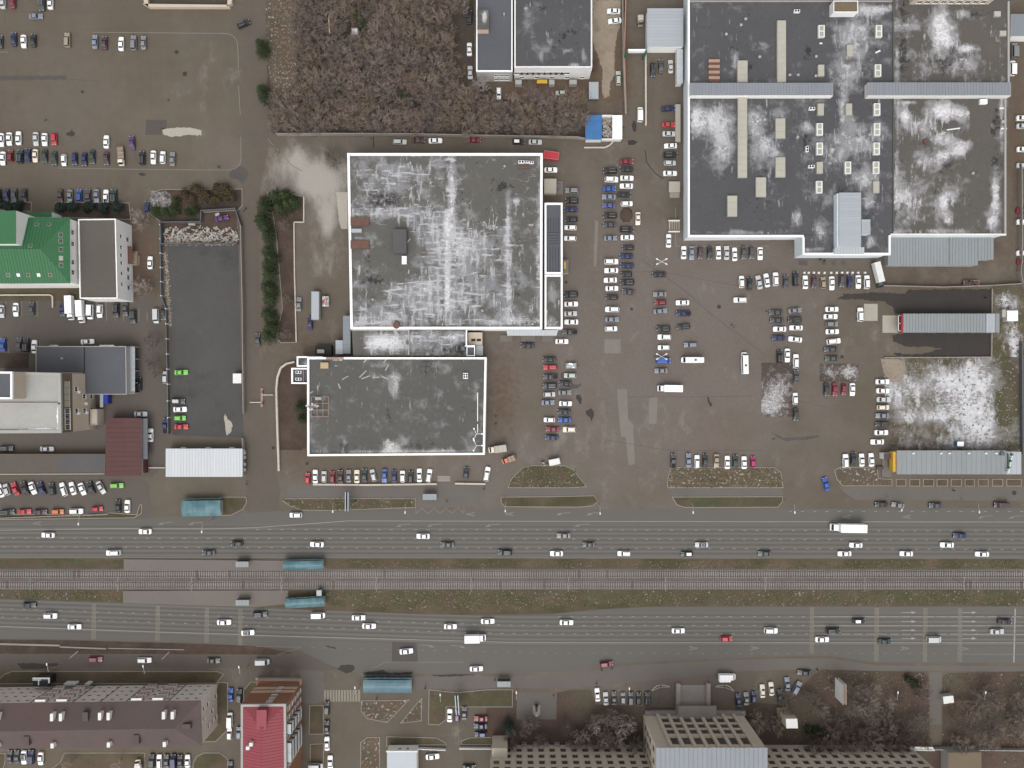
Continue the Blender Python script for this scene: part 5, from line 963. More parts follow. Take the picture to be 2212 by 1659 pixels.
boxD(t, 'base', 'stone_grey', dx-8, dy-10, dx+8, dy+12, 0, .3); boxD(t, 'plinth', 'fence_concrete', dx-5.5, dy-8, dx+5.5, dy+9, .3, .8); boxD(t, 'stele', 'black', dx-2.5, dy-6, dx+2.5, dy+5, .8, 2.6); X, Y = W(dx, dy+10); MB().tube((X, Y, .3), (X, Y, 1.0), .7, .6, 10).build('urn', 'wall_grey', t)
c0 = T(3, 3, 160, 1215); bx = bld('park_kiosk', 'tall narrow white-topped kiosk standing in the dark park', 'kiosk', [T(3, 3, *v) for v in ((155, 1235), (255, 1235), (260, 1318), (160, 1318))], 8.5, 'wall_beige', 'wall_pale')
bx = bld('park_shelter', 'small white garden canopy beside path in right park', 'canopy', TP(3, 3, '1512,1045 1600,1035 1608,1095 1520,1108'), 2.4, 'wall_grey', 'wall_pale')
bx = bld('brick_shed', 'brown flat-roofed shed in lower right park', 'shed', TP(3, 3, '1560,1530 1845,1525 1845,1800 1560,1800'), 4.5, 'wall_grey', 'wall_brown')
bx = bld('park_gate', 'pale roofed gatehouse strip between park trees at lower right', 'gatehouse', TP(3, 3, '1225,1475 1420,1478 1440,1510 1235,1508'), 3, 'brick', 'wall_pale', (.2, .3, 'wall_pale'))
bx = bld('courtyard_wing', 'beige building end at left of institute left wing', 'building', TP(1, 3, '2035,1490 2170,1490 2170,1800 2040,1800'), 9, 'wall_inst', 'wall_inst')

# --- underpass shelters in teal
def shelter(x0, y0, x1, y1, label, mat, rot=0.0, z=3.2, n=7, dark=True):
    cx, cy = (x0+x1)/2, (y0+y1)/2; X, Y = W(cx, cy, z); w, d = (x1-x0)*(HC-z)/HC/S, (y1-y0)*(HC-z)/HC/S
    t = thing('underpass_shelter', label, 'shelter', (X, Y, 0), 'teal underpass shelters', rz=rot); t.location = (X, Y, 0)
    def loc(name, m, mt, par=t):
        o = bpy.data.objects.new(name, m.mesh(name, [mt])); COL.objects.link(o); o.parent = par; return o
    m = MB(); m.box(0, -d*.08, 0, w*.97, d*.72, .9); loc('base_wall', m, 'fence_concrete')
    for i in range(n):                                         # curved roof sheets
        a, b = -w/2+w*i/n+.02, -w/2+w*(i+1)/n-.02; m = MB(); pr = [(d*.5*(1-2*v), z-.9*(2*v-1)**2*(.5 if v < .5 else 1)) for v in np.linspace(.16 if dark else 0, 1, 6)]
        vs = [(a, y, zz) for y, zz in pr]+[(b, y, zz) for y, zz in pr]+[(a, y, zz-.07) for y, zz in pr]+[(b, y, zz-.07) for y, zz in pr]; k = len(pr); fs = []
        for q_ in range(k-1): fs += [(q_, q_+1, k+q_+1, k+q_), (2*k+q_, 3*k+q_, 3*k+q_+1, 2*k+q_+1)]
        fs += [(q_, 2*k+q_, 2*k+q_+1, q_+1) for q_ in range(k-1)]+[(k+q_, k+q_+1, 3*k+q_+1, 3*k+q_) for q_ in range(k-1)]
        m.add(vs, fs); loc('roof_sheet', m, mat)
        if dark: m = MB(); m.box((a+b)/2, d*.42, .9, (b-a)*.86, .08, z-1.6); loc('side_pane', m, 'teal_dark')
    m = MB()
    for i in range(n+1): m.box(-w/2+w*i/n, d*.42, .8, .12, .16, z-1.5)
    m.box(0, d*.42, z-.85, w, .2, .14); loc('side_frame', m, mat)
shelter(391, 1075, 476, 1116, 'large teal underpass shelter on the verge left of the street mouth', 'teal', R(1), n=7)
shelter(611, 1208.5, 697, 1232, 'teal underpass shelter on the upper tram platform', 'teal', R(1), n=7)
shelter(615, 1290, 700, 1314, 'pale teal underpass shelter on the lower tram platform', 'teal', R(3.5), n=6)
shelter(784, 1464, 889, 1499, 'blue-teal underpass shelter with dark side panes beside zebra crossing', 'teal_blue', R(0), n=7)
t = thing('teal_kiosk', 'tiny teal box standing right of lower tram platform', 'kiosk', (*W(*T(1, 3, 543, 150)), 0)); dx, dy = T(1, 3, 543, 150); boxD(t, 'cabin', 'teal', dx-5, dy-5.5, dx+5, dy+5.5, 0, 2.3); boxD(t, 'roof', 'metal_pale', dx-5.4, dy-6, dx+5.4, dy+6, 2.3, 2.4)
def bus_stop(x0, y0, x1, y1, lab):
    t = thing('bus_stop', lab, 'bus stop', (*W((x0+x1)/2, (y0+y1)/2), 0), 'bus and tram stop shelters'); n = 4
    flatpanels(t, x0, y0, x1, y1, 2.7, n, 'metal_grey', 'x', .1); boxD(t, 'back_pane', 'glass_office', x0+1, y0-.4, x1-1, y0+.4, .3, 2.5); boxD(t, 'bench', 'wood', x0+5, y0+2, x1-5, y0+4.5, .35, .45)
    for x in (x0+1, x1-1.6): boxD(t, 'post', 'metal_dark', x, y1-2, x+.6, y1-1.4, 0, 2.6)
bus_stop(913, 1067, 943, 1080, 'grey bus shelter above upper carriageway on the pavement'); bus_stop(509, 1213, 537, 1225, 'grey tram shelter on upper platform'); bus_stop(509, 1296, 538, 1308, 'grey tram shelter on lower platform'); bus_stop(1074, 1472, 1103, 1484, 'grey bus shelter below lower carriageway')

# tram masts with contact wires
for k, dx in enumerate((90, 275, 430, 620, 820, 1020, 1225, 1430, 1640, 1850, 2060)):
    X, Y = W(dx, 1251.8); t = thing('tram_mast', f'thin grey tram mast, {ORD[k]} from left between the two tracks', 'mast', (X, Y, 0), 'tram masts'); MB().tube((X, Y, 0), (X, Y, 7), .11, .08, 6).build('pole', 'lamp_grey', t); MB().box(X, Y, 6.1, .08, 5.0, .08).build('cross_arm', 'lamp_grey', t)
for s, nm in ((1240.3, 'upper'), (1263.4, 'lower')):
    x0, y0 = W(-300, s); x1, _ = W(2500, s); tag(MB().tube((x0, y0, 5.9), (x1, y0, 5.9), .02, .02, 3).build('contact_wire', 'metal_dark'), f'thin dark contact wire above the {nm} tram track', 'wire')
# ------------------------------------------------------------------ walls and fences
def fence(name, label, pts, h, mat, pl=3.0, th=.16, cat='fence', post=True, pmat=None):
    w = P2(pts); t = thing(name, label, cat, (*w[0], 0))
    pm = MB()
    for (ax, ay), (bx_, by_) in zip(w, w[1:]):
        L = math.hypot(bx_-ax, by_-ay); n = max(1, round(L/pl)); rz = math.atan2(by_-ay, bx_-ax)
        for i in range(n):
            u = (i+.5)/n; x, y = ax+(bx_-ax)*u, ay+(by_-ay)*u; me = cached(('fp', round(L/n, 2), h, th, mat), lambda: MB().box(0, 0, 0, L/n-.06, th, h).box(0, 0, h, L/n-.06, th+.1, .08).mesh('panel', [mat])); obj('panel', me, t, (x, y, 0), rz)
            if post: px, py = ax+(bx_-ax)*i/n, ay+(by_-ay)*i/n; obj('post', cached(('fpo', h, th, pmat or mat), lambda: MB().box(0, 0, 0, th+.16, th+.16, h+.2).mesh('post', [pmat or mat])), t, (px, py, 0), rz)
    return t
fence('concrete_fence', 'concrete panel fence along lower edge of the bare grove', TP(1, 0, '190,1172 700,1170 1300,1172 2212,1190')+TP(2, 0, '380,1195 560,1200 640,1215'), 2.2, 'fence_concrete')
fence('concrete_fence', 'concrete panel fence along right side of the dark fenced yard', TP(0, 1, '2095,300 2110,1000 2115,1659')+TP(0, 2, '2118,250'), 2.0, 'fence_concrete')
fence('concrete_fence', 'lower stretch of concrete fence beside white ribbed roof', TP(0, 2, '2110,465 2120,780'), 2.0, 'fence_concrete')
fence('rubble_fence', 'grey metal fence around rubble yard', TP(0, 1, '2095,300 2045,150 1755,170 1750,265 1405,268 1410,455 2060,452'), 1.9, 'metal_dark')
fence('mesh_fence', 'dark metal fence with pale posts left of the dark fenced yard', TP(0, 1, '1400,290 1410,900 1450,1010 1465,1659')+TP(0, 2, '1470,430'), 1.7, 'metal_dark', 5.0, pmat='frame_white')
fence('concrete_fence', 'brown panel fence along right of top centre yard', TP(2, 0, '945,-40 950,500 968,1000'), 2.4, 'fence_concrete')
fence('pipe_wall', 'second brown wall close beside the yard fence top centre', TP(2, 0, '975,-40 962,480 978,1000'), 1.6, 'rust_pale', 4, .3, post=False)
fence('low_wall', 'long low cream wall between yard lane and store parking', TP(2, 0, '1148,470 1150,1090'), 1.0, 'fence_cream', 4, .45, 'wall')
fence('curved_wall', 'low cream curved wall left of lower hall', [(638, 782), (620, 786), (608, 795), (601, 815), (598.5, 840), (601, 930), (604, 1017)], 1.0, 'fence_cream', 3, .55, 'wall', False)
fence('retaining_wall', 'low pale retaining wall below parked row under lower hall', [(677, 1046), (800, 1047), (944, 1045)], .7, 'fence_cream', 4, .5, 'wall', False)
fence('retaining_wall', 'short low wall right of the parking steps', [(983, 1044), (1049, 1045)], .7, 'fence_cream', 4, .5, 'wall', False)
fence('hedge_wall', 'low pale wall along right edge of conifer bed', TP(1, 1, '415,40 415,262 330,262 335,700 350,1295'), .5, 'fence_cream', 4, .3, 'wall', False)
fence('yard_wall', 'curved low wall below the blue shed', TP(2, 0, '620,1278 800,1278 840,1258 880,1215'), .6, 'fence_cream', 3, .35, 'wall', False)
fence('concrete_fence', 'grey fence along right edge beside superstore', TP(3, 1, '2160,-200 2165,600 2150,690 2170,790'), 2.0, 'fence_concrete')
fence('concrete_fence', 'pale fence below superstore yard above wet asphalt', TP(3, 1, '985,812 1500,825 1930,810 2170,795'), 1.8, 'fence_concrete')
fence('balustrade_fence', 'white pillared fence beside the small white house', TP(1, 3, '1385,1480 1640,1490'), 1.4, 'wall_pale', 2.5); fence('balustrade_fence', 'white pillared fence left of institute left wing', TP(1, 3, '1760,1478 2170,1480'), 1.4, 'wall_pale', 2.5)
fence('park_wall', 'long grey wall across lower right park', TP(3, 3, '1420,1480 2212,1490 2400,1490'), 1.8, 'wall_grey')
fence('field_fence', 'thin fence down right edge of snowy field', TP(3, 1, '2170,1300 2172,1659')+TP(3, 2, '2178,600'), 1.5, 'metal_dark', 4)
fence('guard_rail', 'low kerb rail below car row left of upper carriageway', TP(0, 2, '0,1155 400,1140 940,1122'), .5, 'kerb', 4, .2, 'rail', False)
fence('low_wall', 'low cream wall below green-roofed house', TP(0, 1, '-200,892 440,890 462,900 465,1000'), .7, 'fence_cream', 4, .35, 'wall', False)
fence('cream_rail', 'thin cream rail below long grey shed', TP(0, 2, '-100,776 905,772'), .5, 'fence_cream', 5, .2, 'rail', False)
fence('field_fence', 'low wall along wet asphalt above snowy field', TP(3, 1, '1000,1430 1500,1428 1925,1425 1930,835'), .5, 'fence_concrete', 4, .25, 'fence', False)
bx = thing('rubbish_pen', 'walled pen of pale rubbish between blue and white sheds', 'pen', (*W(1311, 276), 0)); [boxD(bx, 'wall', 'wall_pale', *v, 0, 1.8) for v in ((1300, 248, 1324, 252), (1300, 299, 1324, 302))]
m = MB()
for k in range(120):
    x, y = W(random.uniform(1302, 1322), random.uniform(254, 298)); m.box(x, y, 0, random.uniform(.3, 1.2), random.uniform(.2, .8), random.uniform(.2, .9), random.uniform(0, 3), random.choice((0, 0, 1)))
tag(m.build('rubbish', ['debris_white', 'debris_brown'], bx), kind='stuff')
m = MB()
for k in range(520):
    u, v = random.random(), random.random()**.55; x, y = W(*T(0, 1, 1420+635*u, 290+165*v)); m.box(x, y, .05, random.uniform(.2, 1.3), random.uniform(.15, .7), random.uniform(.08, .5), random.uniform(0, 3), random.choice((0, 0, 1)))
tag(m.build('rubble', ['debris_white', 'debris_brown']), 'scattered pale rubble and boards in walled yard above dark yard', 'rubble', kind='stuff')
for i, (x, y, a, L, w, h) in enumerate(((1555, 350, 40, 2.4, .7, .6), (1690, 405, 25, 3.2, .8, .7), (1500, 350, 80, 3.0, .7, .5), (1880, 195, 20, 1.6, 1.0, .5), (1660, 280, 0, 2.4, .7, .5), (1800, 330, 70, 1.8, .9, .6))):
    X, Y = W(*T(0, 1, x, y)); tag(MB().box(X, Y, .06, L, w, h, R(a), top=.9).build('foam_block', 'debris_white'), ['white block lying lengthways near rubble yard left side', 'long white block at lower middle of rubble yard', 'upright pale board pile at far left of rubble yard', 'pale crate beside the purple wreck', 'pale slab at upper middle edge of rubble yard', 'bluish pale stack in centre of rubble yard'][i], 'block')
# snow pile
def mound(name, label, cat, dx, dy, rx, ry, h, mat, n=18):
    u, v = np.meshgrid(np.linspace(-1, 1, n), np.linspace(-1, 1, n)); X0, Y0 = W(dx, dy); z = h*np.clip(1-u**2-v**2, 0, None)**.7+np.random.RandomState(3).rand(n, n)*.12*h-.05
    return tag(grid(name, X0+u*rx, Y0+v*ry, z, [mat], dict(snow=np.ones_like(u)*.45, dark=np.zeros_like(u))), label, cat)
mound('gravel_heap', 'speckled heap of snowy gravel above dark shrubs left of junction', 'heap', 349, 433, 3.6, 3.3, 1.3, 'snow_bed')
mound('dirt_heap', 'brown earth heap between parked rows of store lot', 'heap', 1353, 464, 2.2, 2.6, .5, 'soil')
t = thing('planter_wall', 'beige walled planter at the top edge above top left lot', 'planter', (*W(*T(0, 0, 1630, 40)), 0))
for s_ in ('1250,50 1300,80 1995,80 1995,60 1300,52', '1250,-60 1262,52 1300,80 1290,-60', '1975,80 2015,45 2015,-60 1985,-60'): MB().prism(P2(TP(0, 0, s_)), 0, 1.5).build('wall', 'wall_beige', t)
MB().sheet(P2(TP(0, 0, '1262,-60 2000,-60 1990,62 1270,52')), .25).build('bed', 'forest_floor', t)
bx = bld('transformer_booth', 'small grey concrete booth standing among the trees of the grove', 'booth', rect(760, 61, 773, 76), 3.4, 'wall_grey', 'wall_pale', (.2, .3, 'wall_grey'))
tag(MB().box(*W(722, 75), 7.0, .3, 5.6, .15, .05).build('timber_beam', 'wood'), 'thin yellow timber beam lying over the grove left of booth', 'beam')
tag(MB().box(*W(761.5, 194), 4.0, .9, 3.0, .2, -.3).build('board', 'wall_grey'), 'grey board caught between branches in the grove', 'board')
m = MB(); rd_ = random.Random(9)
for k in range(420):
    v = rd_.random(); x, y = W(*T(0, 1, 1428+40*v+rd_.gauss(0, 11), 520+640*v)); m.box(x, y, .01, rd_.uniform(.1, .6), rd_.uniform(.1, .35), rd_.uniform(.03, .2), rd_.uniform(0, 3), rd_.choice((0, 1, 1)))
tag(m.build('litter', ['debris_white', 'debris_brown']), 'pale litter strewn along left fence of the dark yard', 'litter', kind='stuff')
# gate with sign, billboards, bollards, lamps, booth
t = thing('entrance_gate', 'white sign gate on green posts across the yard lane', 'gate', (*W(1374, 112), 0)); [boxD(t, 'post', 'sign_green', x, 108, x+4, 113, 0, 6.0) for x in (1353, 1394)]; boxD(t, 'sign_top', 'parapet_white', 1357, 106, 1394, 109, 4.6, 6.2); boxD(t, 'sign_board', 'frame_white', 1355, 109.2, 1394, 109.8, 2.6, 4.4)
def billboard(dx, dy, L, ang, label, faces=2, mat='metal_grey', z0=2.5, h=3.2, edge='metal_dark'):
    X, Y = W(dx, dy); t = thing('billboard', label, 'billboard', (X, Y, 0)); MB().tube((X, Y, 0), (X, Y, z0), .25, .25, 8).build('pole', 'metal_dark', t)
    for s in range(faces):
        o = (s-.5)*.9 if faces > 1 else 0; c, n_ = math.cos(ang), math.sin(ang); m = MB(); m.box(X-n_*o, Y+c*o, z0, L, .25, h, ang); m.build('panel', mat, t); m = MB(); m.box(X-n_*o, Y+c*o, z0+h, L+.1, .32, .12, ang); m.build('frame_top', edge, t)
billboard(757, 1078, 6.3, R(90), 'double grey billboard on verge above upper carriageway', edge='metal_pale'); billboard(990, 1508, 6.6, R(94), 'double grey billboard beside cars in lower green area', edge='metal_pale'); billboard(1795, 1473, 6.6, R(90), 'white billboard with red edge in lower right park', 2, 'wall_pale', 4.5, 6, 'paint_orange')
for k, x in enumerate((313, 350, 395, 437, 488, 544, 592, 638, 683, 728, 777, 836)):
    X, Y = W(*T(3, 1, x, 697)); tag(MB().box(X, Y, 0, .75, .75, .5, 0, top=.8).build('bollard', 'wall_pale'), f'white concrete block, {ORD[k]} from left in row below superstore front', 'bollard', 'concrete blocks below the superstore')
def street_lamp(dx, dy, ang, label, h=9.5, arm=2.6):
    X, Y = W(dx, dy); t = thing('street_lamp', label, 'street lamp', (X, Y, 0), 'street lamps'); MB().tube((X, Y, 0), (X, Y, h), .13, .08, 6).build('pole', 'lamp_grey', t); ex, ey = X+arm*math.cos(ang), Y+arm*math.sin(ang)
    MB().tube((X, Y, h), (ex, ey, h+.5), .07, .06, 5).build('arm', 'lamp_grey', t); MB().box(ex, ey, h+.42, .8, .35, .18, ang).build('lamp_head', 'frame_white', t)
UL = [(206, 1104), (462, 1120), (734, 1078), (884, 1080), (1092, 1077), (1289, 1082), (1482, 1080), (1693, 1080), (1915, 1075), (2076, 1079)]
for k, (x, y) in enumerate(UL): street_lamp(x, y, R(-90), f'grey street lamp, {ORD[k]} from left along upper carriageway')
for k, (x, y) in enumerate(((136, 1431), (337, 1435), (537, 1437))): street_lamp(x, y, R(95), f'grey street lamp, {ORD[k]} from left along lower left service road', 8)
for k, (x, y) in enumerate(((778, 1480), (956, 1495), (1115, 1490), (1351, 1482), (1626, 1484), (1912, 1490), (2095, 1490))): street_lamp(x, y, R(90), f'grey street lamp, {ORD[k]} from left below lower carriageway', 8)
for x, y, e_ in ((1290, 600, 'upper'), (1290, 1420, 'lower')):
    dx, dy = T(2, 1, x, y); X, Y = W(dx, dy, 12); t = thing('floodlight_mast', f'{e_} tall four-armed floodlight mast in store parking', 'floodlight', (X, Y, 0)); MB().tube((X, Y, 0), (X, Y, 12), .18, .1, 8).build('pole', 'lamp_grey', t)
    for a in (28, 152, 208, 332): ex, ey = X+1.7*math.cos(R(a)), Y+1.7*math.sin(R(a)); MB().tube((X, Y, 12), (ex, ey, 12.1), .06, .06, 5).box(ex, ey, 11.95, .75, .4, .2, R(a)).build('lamp_arm', 'frame_white', t)
for c, a0, ln, lab in (((0, 3, 640, 680), 40, 3.6, 'left'), ((0, 3, 1430, 690), 45, 3.6, 'right')):
    X, Y = W(*T(*c)); tag(MB().box(X, Y, .02, ln, .35, .16, R(a0)).build('fallen_post', 'fence_concrete'), f'slanting concrete post in ditch strip above service road, {lab}', 'post')
t = thing('barrier_island', 'red and white barrier island with booms in the side street', 'barrier', (*W(*T(1, 2, 48, 120)), 0)); dx, dy = T(1, 2, 48, 115)
boxD(t, 'island', 'kerb', dx-2.5, dy-20, dx+2.5, dy+20, 0, .25); [boxD(t, 'post', 'signal_red', dx-2, dy+o, dx+2, dy+o+3, .25, 1.2) for o in (-13, 12)]; boxD(t, 'boom', 'frame_white', dx+2, dy-6, dx+24, dy-5, 1.0, 1.12); boxD(t, 'boom', 'frame_white', dx-26, dy+10, dx-2, dy+11, 1.0, 1.12)
bx = bld('guard_booth', 'small white booth at lower right of dark fenced yard', 'booth', rect(503, 807, 521, 828), 2.6, 'wall_pale', 'wall_pale')
t = thing('parking_steps', 'grey parking steps between two low retaining walls', 'steps', (*W(962, 1036), 0)); [boxD(t, 'step', 'stone_grey' if k % 2 else 'kerb', 945, 1028+3*k, 973, 1031+3*k, 0, .1+.12*k) for k in range(4)]
t = thing('boom_gate', 'white boom barrier beside white ribbed roof building', 'barrier', (*W(*T(0, 2, 1285, 722)), 0)); x0, y0 = T(0, 2, 1285, 722); boxD(t, 'post', 'signal_red', x0-2, y0-1.5, x0+1, y0+1.5, 0, 1.1); boxD(t, 'boom', 'frame_white', x0+1, y0-.5, x0+35, y0+.7, .95, 1.1)

# ------------------------------------------------------------------ vehicles
KIND = dict(  # L, W, hood z, belt z, roof z, then windscreen base / roof front / roof rear / rear glass base as fractions of L, bed
    S=('sedan', 4.55, 1.80, .88, .96, 1.45, .21, .06, -.20, -.345), H=('hatchback', 4.05, 1.74, .92, 1.0, 1.50, .25, .09, -.37, -.465),
    U=('off-road car', 4.7, 1.92, 1.02, 1.12, 1.72, .23, .11, -.39, -.475), W=('estate car', 4.6, 1.78, .9, .98, 1.5, .22, .08, -.41, -.48),
    V=('van', 4.9, 1.95, 1.05, 1.15, 1.95, .37, .25, -.465, -.49), P=('pickup', 5.1, 1.86, 1.05, 1.12, 1.75, .22, .11, -.08, -.13),
    M=('minibus', 7.4, 2.1, 1.2, 1.35, 2.6, .43, .35, -.485, -.497), N=('compact car', 3.8, 1.64, .88, .97, 1.45, .25, .10, -.33, -.44))
def car_meshes(k):
    nm, L, Wd, hz, bz, rz, xa, xb, xc, xd = KIND[k]; h = Wd/2; st = []
    blunt = k in 'VMU'
    for x, wf in ((-.5, .80 if blunt else .74), (-.485, .93 if blunt else .88), (-.44, .985), (-.30, 1), (0, 1), (.2, 1), (.36, .985), (.45, .94), (.487, .84), (.5, .68)):
        top = bz if x <= xa else bz+(hz-bz)*min(1, (x-xa)/(.04))
        if x > .40: top = hz-.10*(x-.40)/.10*1.6
        if x < -.47: top = bz-.16
        st.append((x*L, wf*h, top))
    m = MB(); n = 9
    for x, w, t in st: m.v += [(x, y, z) for y, z in ((-w*.95, .24), (-w, .5), (-w*.985, t-.16), (-w*.9, t-.03), (0, t+.02), (w*.9, t-.03), (w*.985, t-.16), (w, .5), (w*.95, .24))]
    for i in range(len(st)-1):
        for j in range(n-1): a = i*n+j; m.f.append((a, a+n, a+n+1, a+1)); m.m.append(0)
    m.f += [tuple(range(n)), tuple((len(st)-1)*n+j for j in reversed(range(n)))]; m.m += [0, 0]
    A, B, C, D = xa*L, xb*L, xc*L, xd*L; wb, wt = h*.9, h*.70; z0 = bz-.03
    if k in 'VM': wt = h*.86
    v = [(A, -wb, z0), (A, wb, z0), (D, wb, z0), (D, -wb, z0), (B, -wt, rz-.05), (B, wt, rz-.05), (C, wt, rz-.05), (C, -wt, rz-.05)]
    r_ = .16; v += [(B-r_, -wt+r_, rz), (B-r_, wt-r_, rz), (C+r_, wt-r_, rz), (C+r_, -wt+r_, rz)]
    f = [(0, 1, 5, 4), (1, 2, 6, 5), (2, 3, 7, 6), (3, 0, 4, 7), (4, 5, 9, 8), (5, 6, 10, 9), (6, 7, 11, 10), (7, 4, 8, 11), (8, 9, 10, 11)]
    o = len(m.v); m.v += v; m.f += [tuple(o+q for q in ff) for ff in f]; m.m += [0]*9
    out = dict(body=m.mesh('body', [carmat('w')]))
    def glass(ids, mg=.09, ml=.05):
        a, b, c, d = [Vector(v[q]) for q in ids]; nrm = (b-a).cross(d-a).normalized()
        pt = lambda s, t: lerp(lerp(a, b, s), lerp(d, c, s), t)+nrm*.018
        return MB().add([pt(ml, mg), pt(1-ml, mg), pt(1-ml, 1-mg), pt(ml, 1-mg)], [(0, 1, 2, 3)])
    out['windscreen'] = glass((0, 1, 5, 4)).mesh('windscreen', ['glass_dark']); out['rear_window'] = glass((2, 3, 7, 6)).mesh('rear_window', ['glass_dark'])
    out['side_l'] = glass((1, 2, 6, 5), .12, .06).mesh('side_window', ['glass_dark']); out['side_r'] = glass((3, 0, 4, 7), .12, .06).mesh('side_window', ['glass_dark'])
    r = .33 if k not in 'UPM' else .38
    w = MB(); w.tube((0, -.11, 0), (0, .11, 0), r, r, 12); w.add([(r*.62*math.cos(a), s*.115, r*.62*math.sin(a)) for s in (-1, 1) for a in [2*math.pi*q/10 for q in range(10)]], [tuple(range(10)), tuple(reversed(range(10, 20)))], 1)
    out['wheel'] = w.mesh('wheel', ['rubber', 'rim']); out['wr'] = r
    out['headlight'] = MB().box(0, 0, 0, .12, .34, .14).mesh('headlight', ['lamp_clear']); out['mirror'] = MB().box(0, 0, 0, .12, .2, .13, top=.8).mesh('mirror', ['black'])
    out['rear_lamp'] = MB().box(0, 0, 0, .08, .26, .16).mesh('rear_lamp', ['signal_red'])
    if k == 'P': out['bed'] = MB().box(-.325*L, 0, bz-.05, .31*L, Wd*.72, .1).mesh('cargo_bed', ['rubber'])
    if k == 'M': out['bed'] = MB().box(-.1*L, 0, rz, .75, .75, .07).mesh('roof_hatch', ['metal_dark'])
    if k in 'UW': out['rails'] = MB().box((B+C)/2, wt*.82, rz-.02, (B-C)*.8, .05, .07).box((B+C)/2, -wt*.82, rz-.02, (B-C)*.8, .05, .07).mesh('roof_rails', ['lamp_grey'])
    return out
CM = {k: car_meshes(k) for k in KIND}
def child(name, me, t, loc=(0, 0, 0), rz=0.0):
    o = bpy.data.objects.new(name, me); o.parent = t; o.location = loc
    if rz: o.rotation_euler = (0, 0, rz)
    COL.objects.link(o); return o
CARNAME = dict(S='sedan', H='hatchback', U='off_road_car', W='estate_car', V='van', P='pickup_truck', M='minibus', N='compact_car')
def car(dx, dy, ang, colr, k, label, group, roof=None):
    nm, L, Wd, hz, bz, rz, xa, xb, xc, xd = KIND[k]; X, Y = W(dx, dy, .7); C = CM[k]; h = Wd/2
    t = thing(CARNAME[k], label, 'pickup' if k == 'P' else 'van' if k == 'V' else 'minibus' if k == 'M' else 'car', (X, Y, .0), group, R(ang)); f_ = random.uniform(.96, 1.05); t.scale = (f_, random.uniform(.97, 1.03), random.uniform(.96, 1.05))
    b = child('body', C['body'], t); b.material_slots[0].link = 'OBJECT'; b.material_slots[0].material = carmat(colr)
    child('windscreen', C['windscreen'], t); child('rear_window', C['rear_window'], t); child('side_window', C['side_l'], t); child('side_window', C['side_r'], t)
    for x in (.31*L, -.30*L):
        for y in (h-.10, -h+.10): child('wheel', C['wheel'], t, (x, y, C['wr']))
    for y in (.62*h, -.62*h): child('headlight', C['headlight'], t, (.474*L, y, hz-.26)); child('mirror', C['mirror'], t, (xa*L-.12, y/.62*1.06, bz-.02))
    for y in (.70*h, -.70*h): child('rear_lamp', C['rear_lamp'], t, (-.49*L, y, bz-.3))
    if 'bed' in C: child('cargo_bed' if k == 'P' else 'roof_hatch', C['bed'], t)
    if 'rails' in C and roof is None: child('roof_rails', C['rails'], t)
    if roof:
        m = cached(('roofp', k, roof), lambda: MB().box((xb+xc)/2*L, 0, rz-.005, (xb-xc)*L*.9, Wd*.58, .03).mesh('roof_panel', [carmat(roof)])); child('roof_panel', m, t)
    return t
def truck(dx, dy, ang, L, Wd, label, cab='w', box='parapet_white', Hb=2.9, group='trucks and trailers', cabL=1.9, name='box_truck', cat='truck'):
    X, Y = W(dx, dy, 1.5); t = thing(name, label, cat, (X, Y, 0), group, R(ang)); h = Wd/2; f = L/2
    key = ('truck', L, Wd, box, Hb, cabL)
    def mk():
        o = {}; m = MB(); b = [(f-cabL, -h*.86), (f-.25, -h*.86), (f, -h*.6), (f, h*.6), (f-.25, h*.86), (f-cabL, h*.86)]; m.prism(b, .5, 1.25); m.add([(f-cabL, -h*.84, 1.25), (f-.35, -h*.84, 1.25), (f-.35, h*.84, 1.25), (f-cabL, h*.84, 1.25), (f-cabL, -h*.74, 2.05), (f-.95, -h*.74, 2.05), (f-.95, h*.74, 2.05), (f-cabL, h*.74, 2.05)], [(0, 1, 5, 4), (1, 2, 6, 5), (2, 3, 7, 6), (4, 5, 6, 7), (3, 0, 4, 7)]); o['cab'] = m.mesh('cab', [carmat('w')])
        o['windscreen'] = MB().add([(f-.37, -h*.78, 1.30), (f-.37, h*.78, 1.30), (f-.88, h*.70, 2.02), (f-.88, -h*.70, 2.02)], [(0, 1, 2, 3)]).mesh('windscreen', ['glass_dark']); o['windscreen'].transform(Matrix.Translation((.03, 0, .02)))
        m = MB(); m.box((-f+f-cabL-.15)/2, 0, .95, L-cabL-.15, Wd, Hb-.95); o['cargo'] = m.mesh('cargo_box', [box])
        n = max(2, int((L-cabL)/1.3)); m = MB()
        for q in range(n): m.box(-f+.1+(L-cabL-.35)*(q+.5)/n, 0, Hb, .06, Wd*.98, .03)
        o['seams'] = m.mesh('roof_ribs', ['wall_pale']); m = MB(); m.box(-.1, 0, .5, L-.6, Wd*.5, .4); o['chassis'] = m.mesh('chassis', ['black']); return o
    o = cached(key, mk); c = child('cab', o['cab'], t); c.material_slots[0].link = 'OBJECT'; c.material_slots[0].material = carmat(cab)
    child('windscreen', o['windscreen'], t); child('cargo_box', o['cargo'], t); child('roof_ribs', o['seams'], t); child('chassis', o['chassis'], t)
    for x in (f-cabL*.55, -f+1.1): [child('wheel', CM['P']['wheel'], t, (x, y, .38)) for y in (h*.84, -h*.84)]
    for y in (h*.6, -h*.6): child('headlight', CM['S']['headlight'], t, (f-.06, y, .75))
    return t
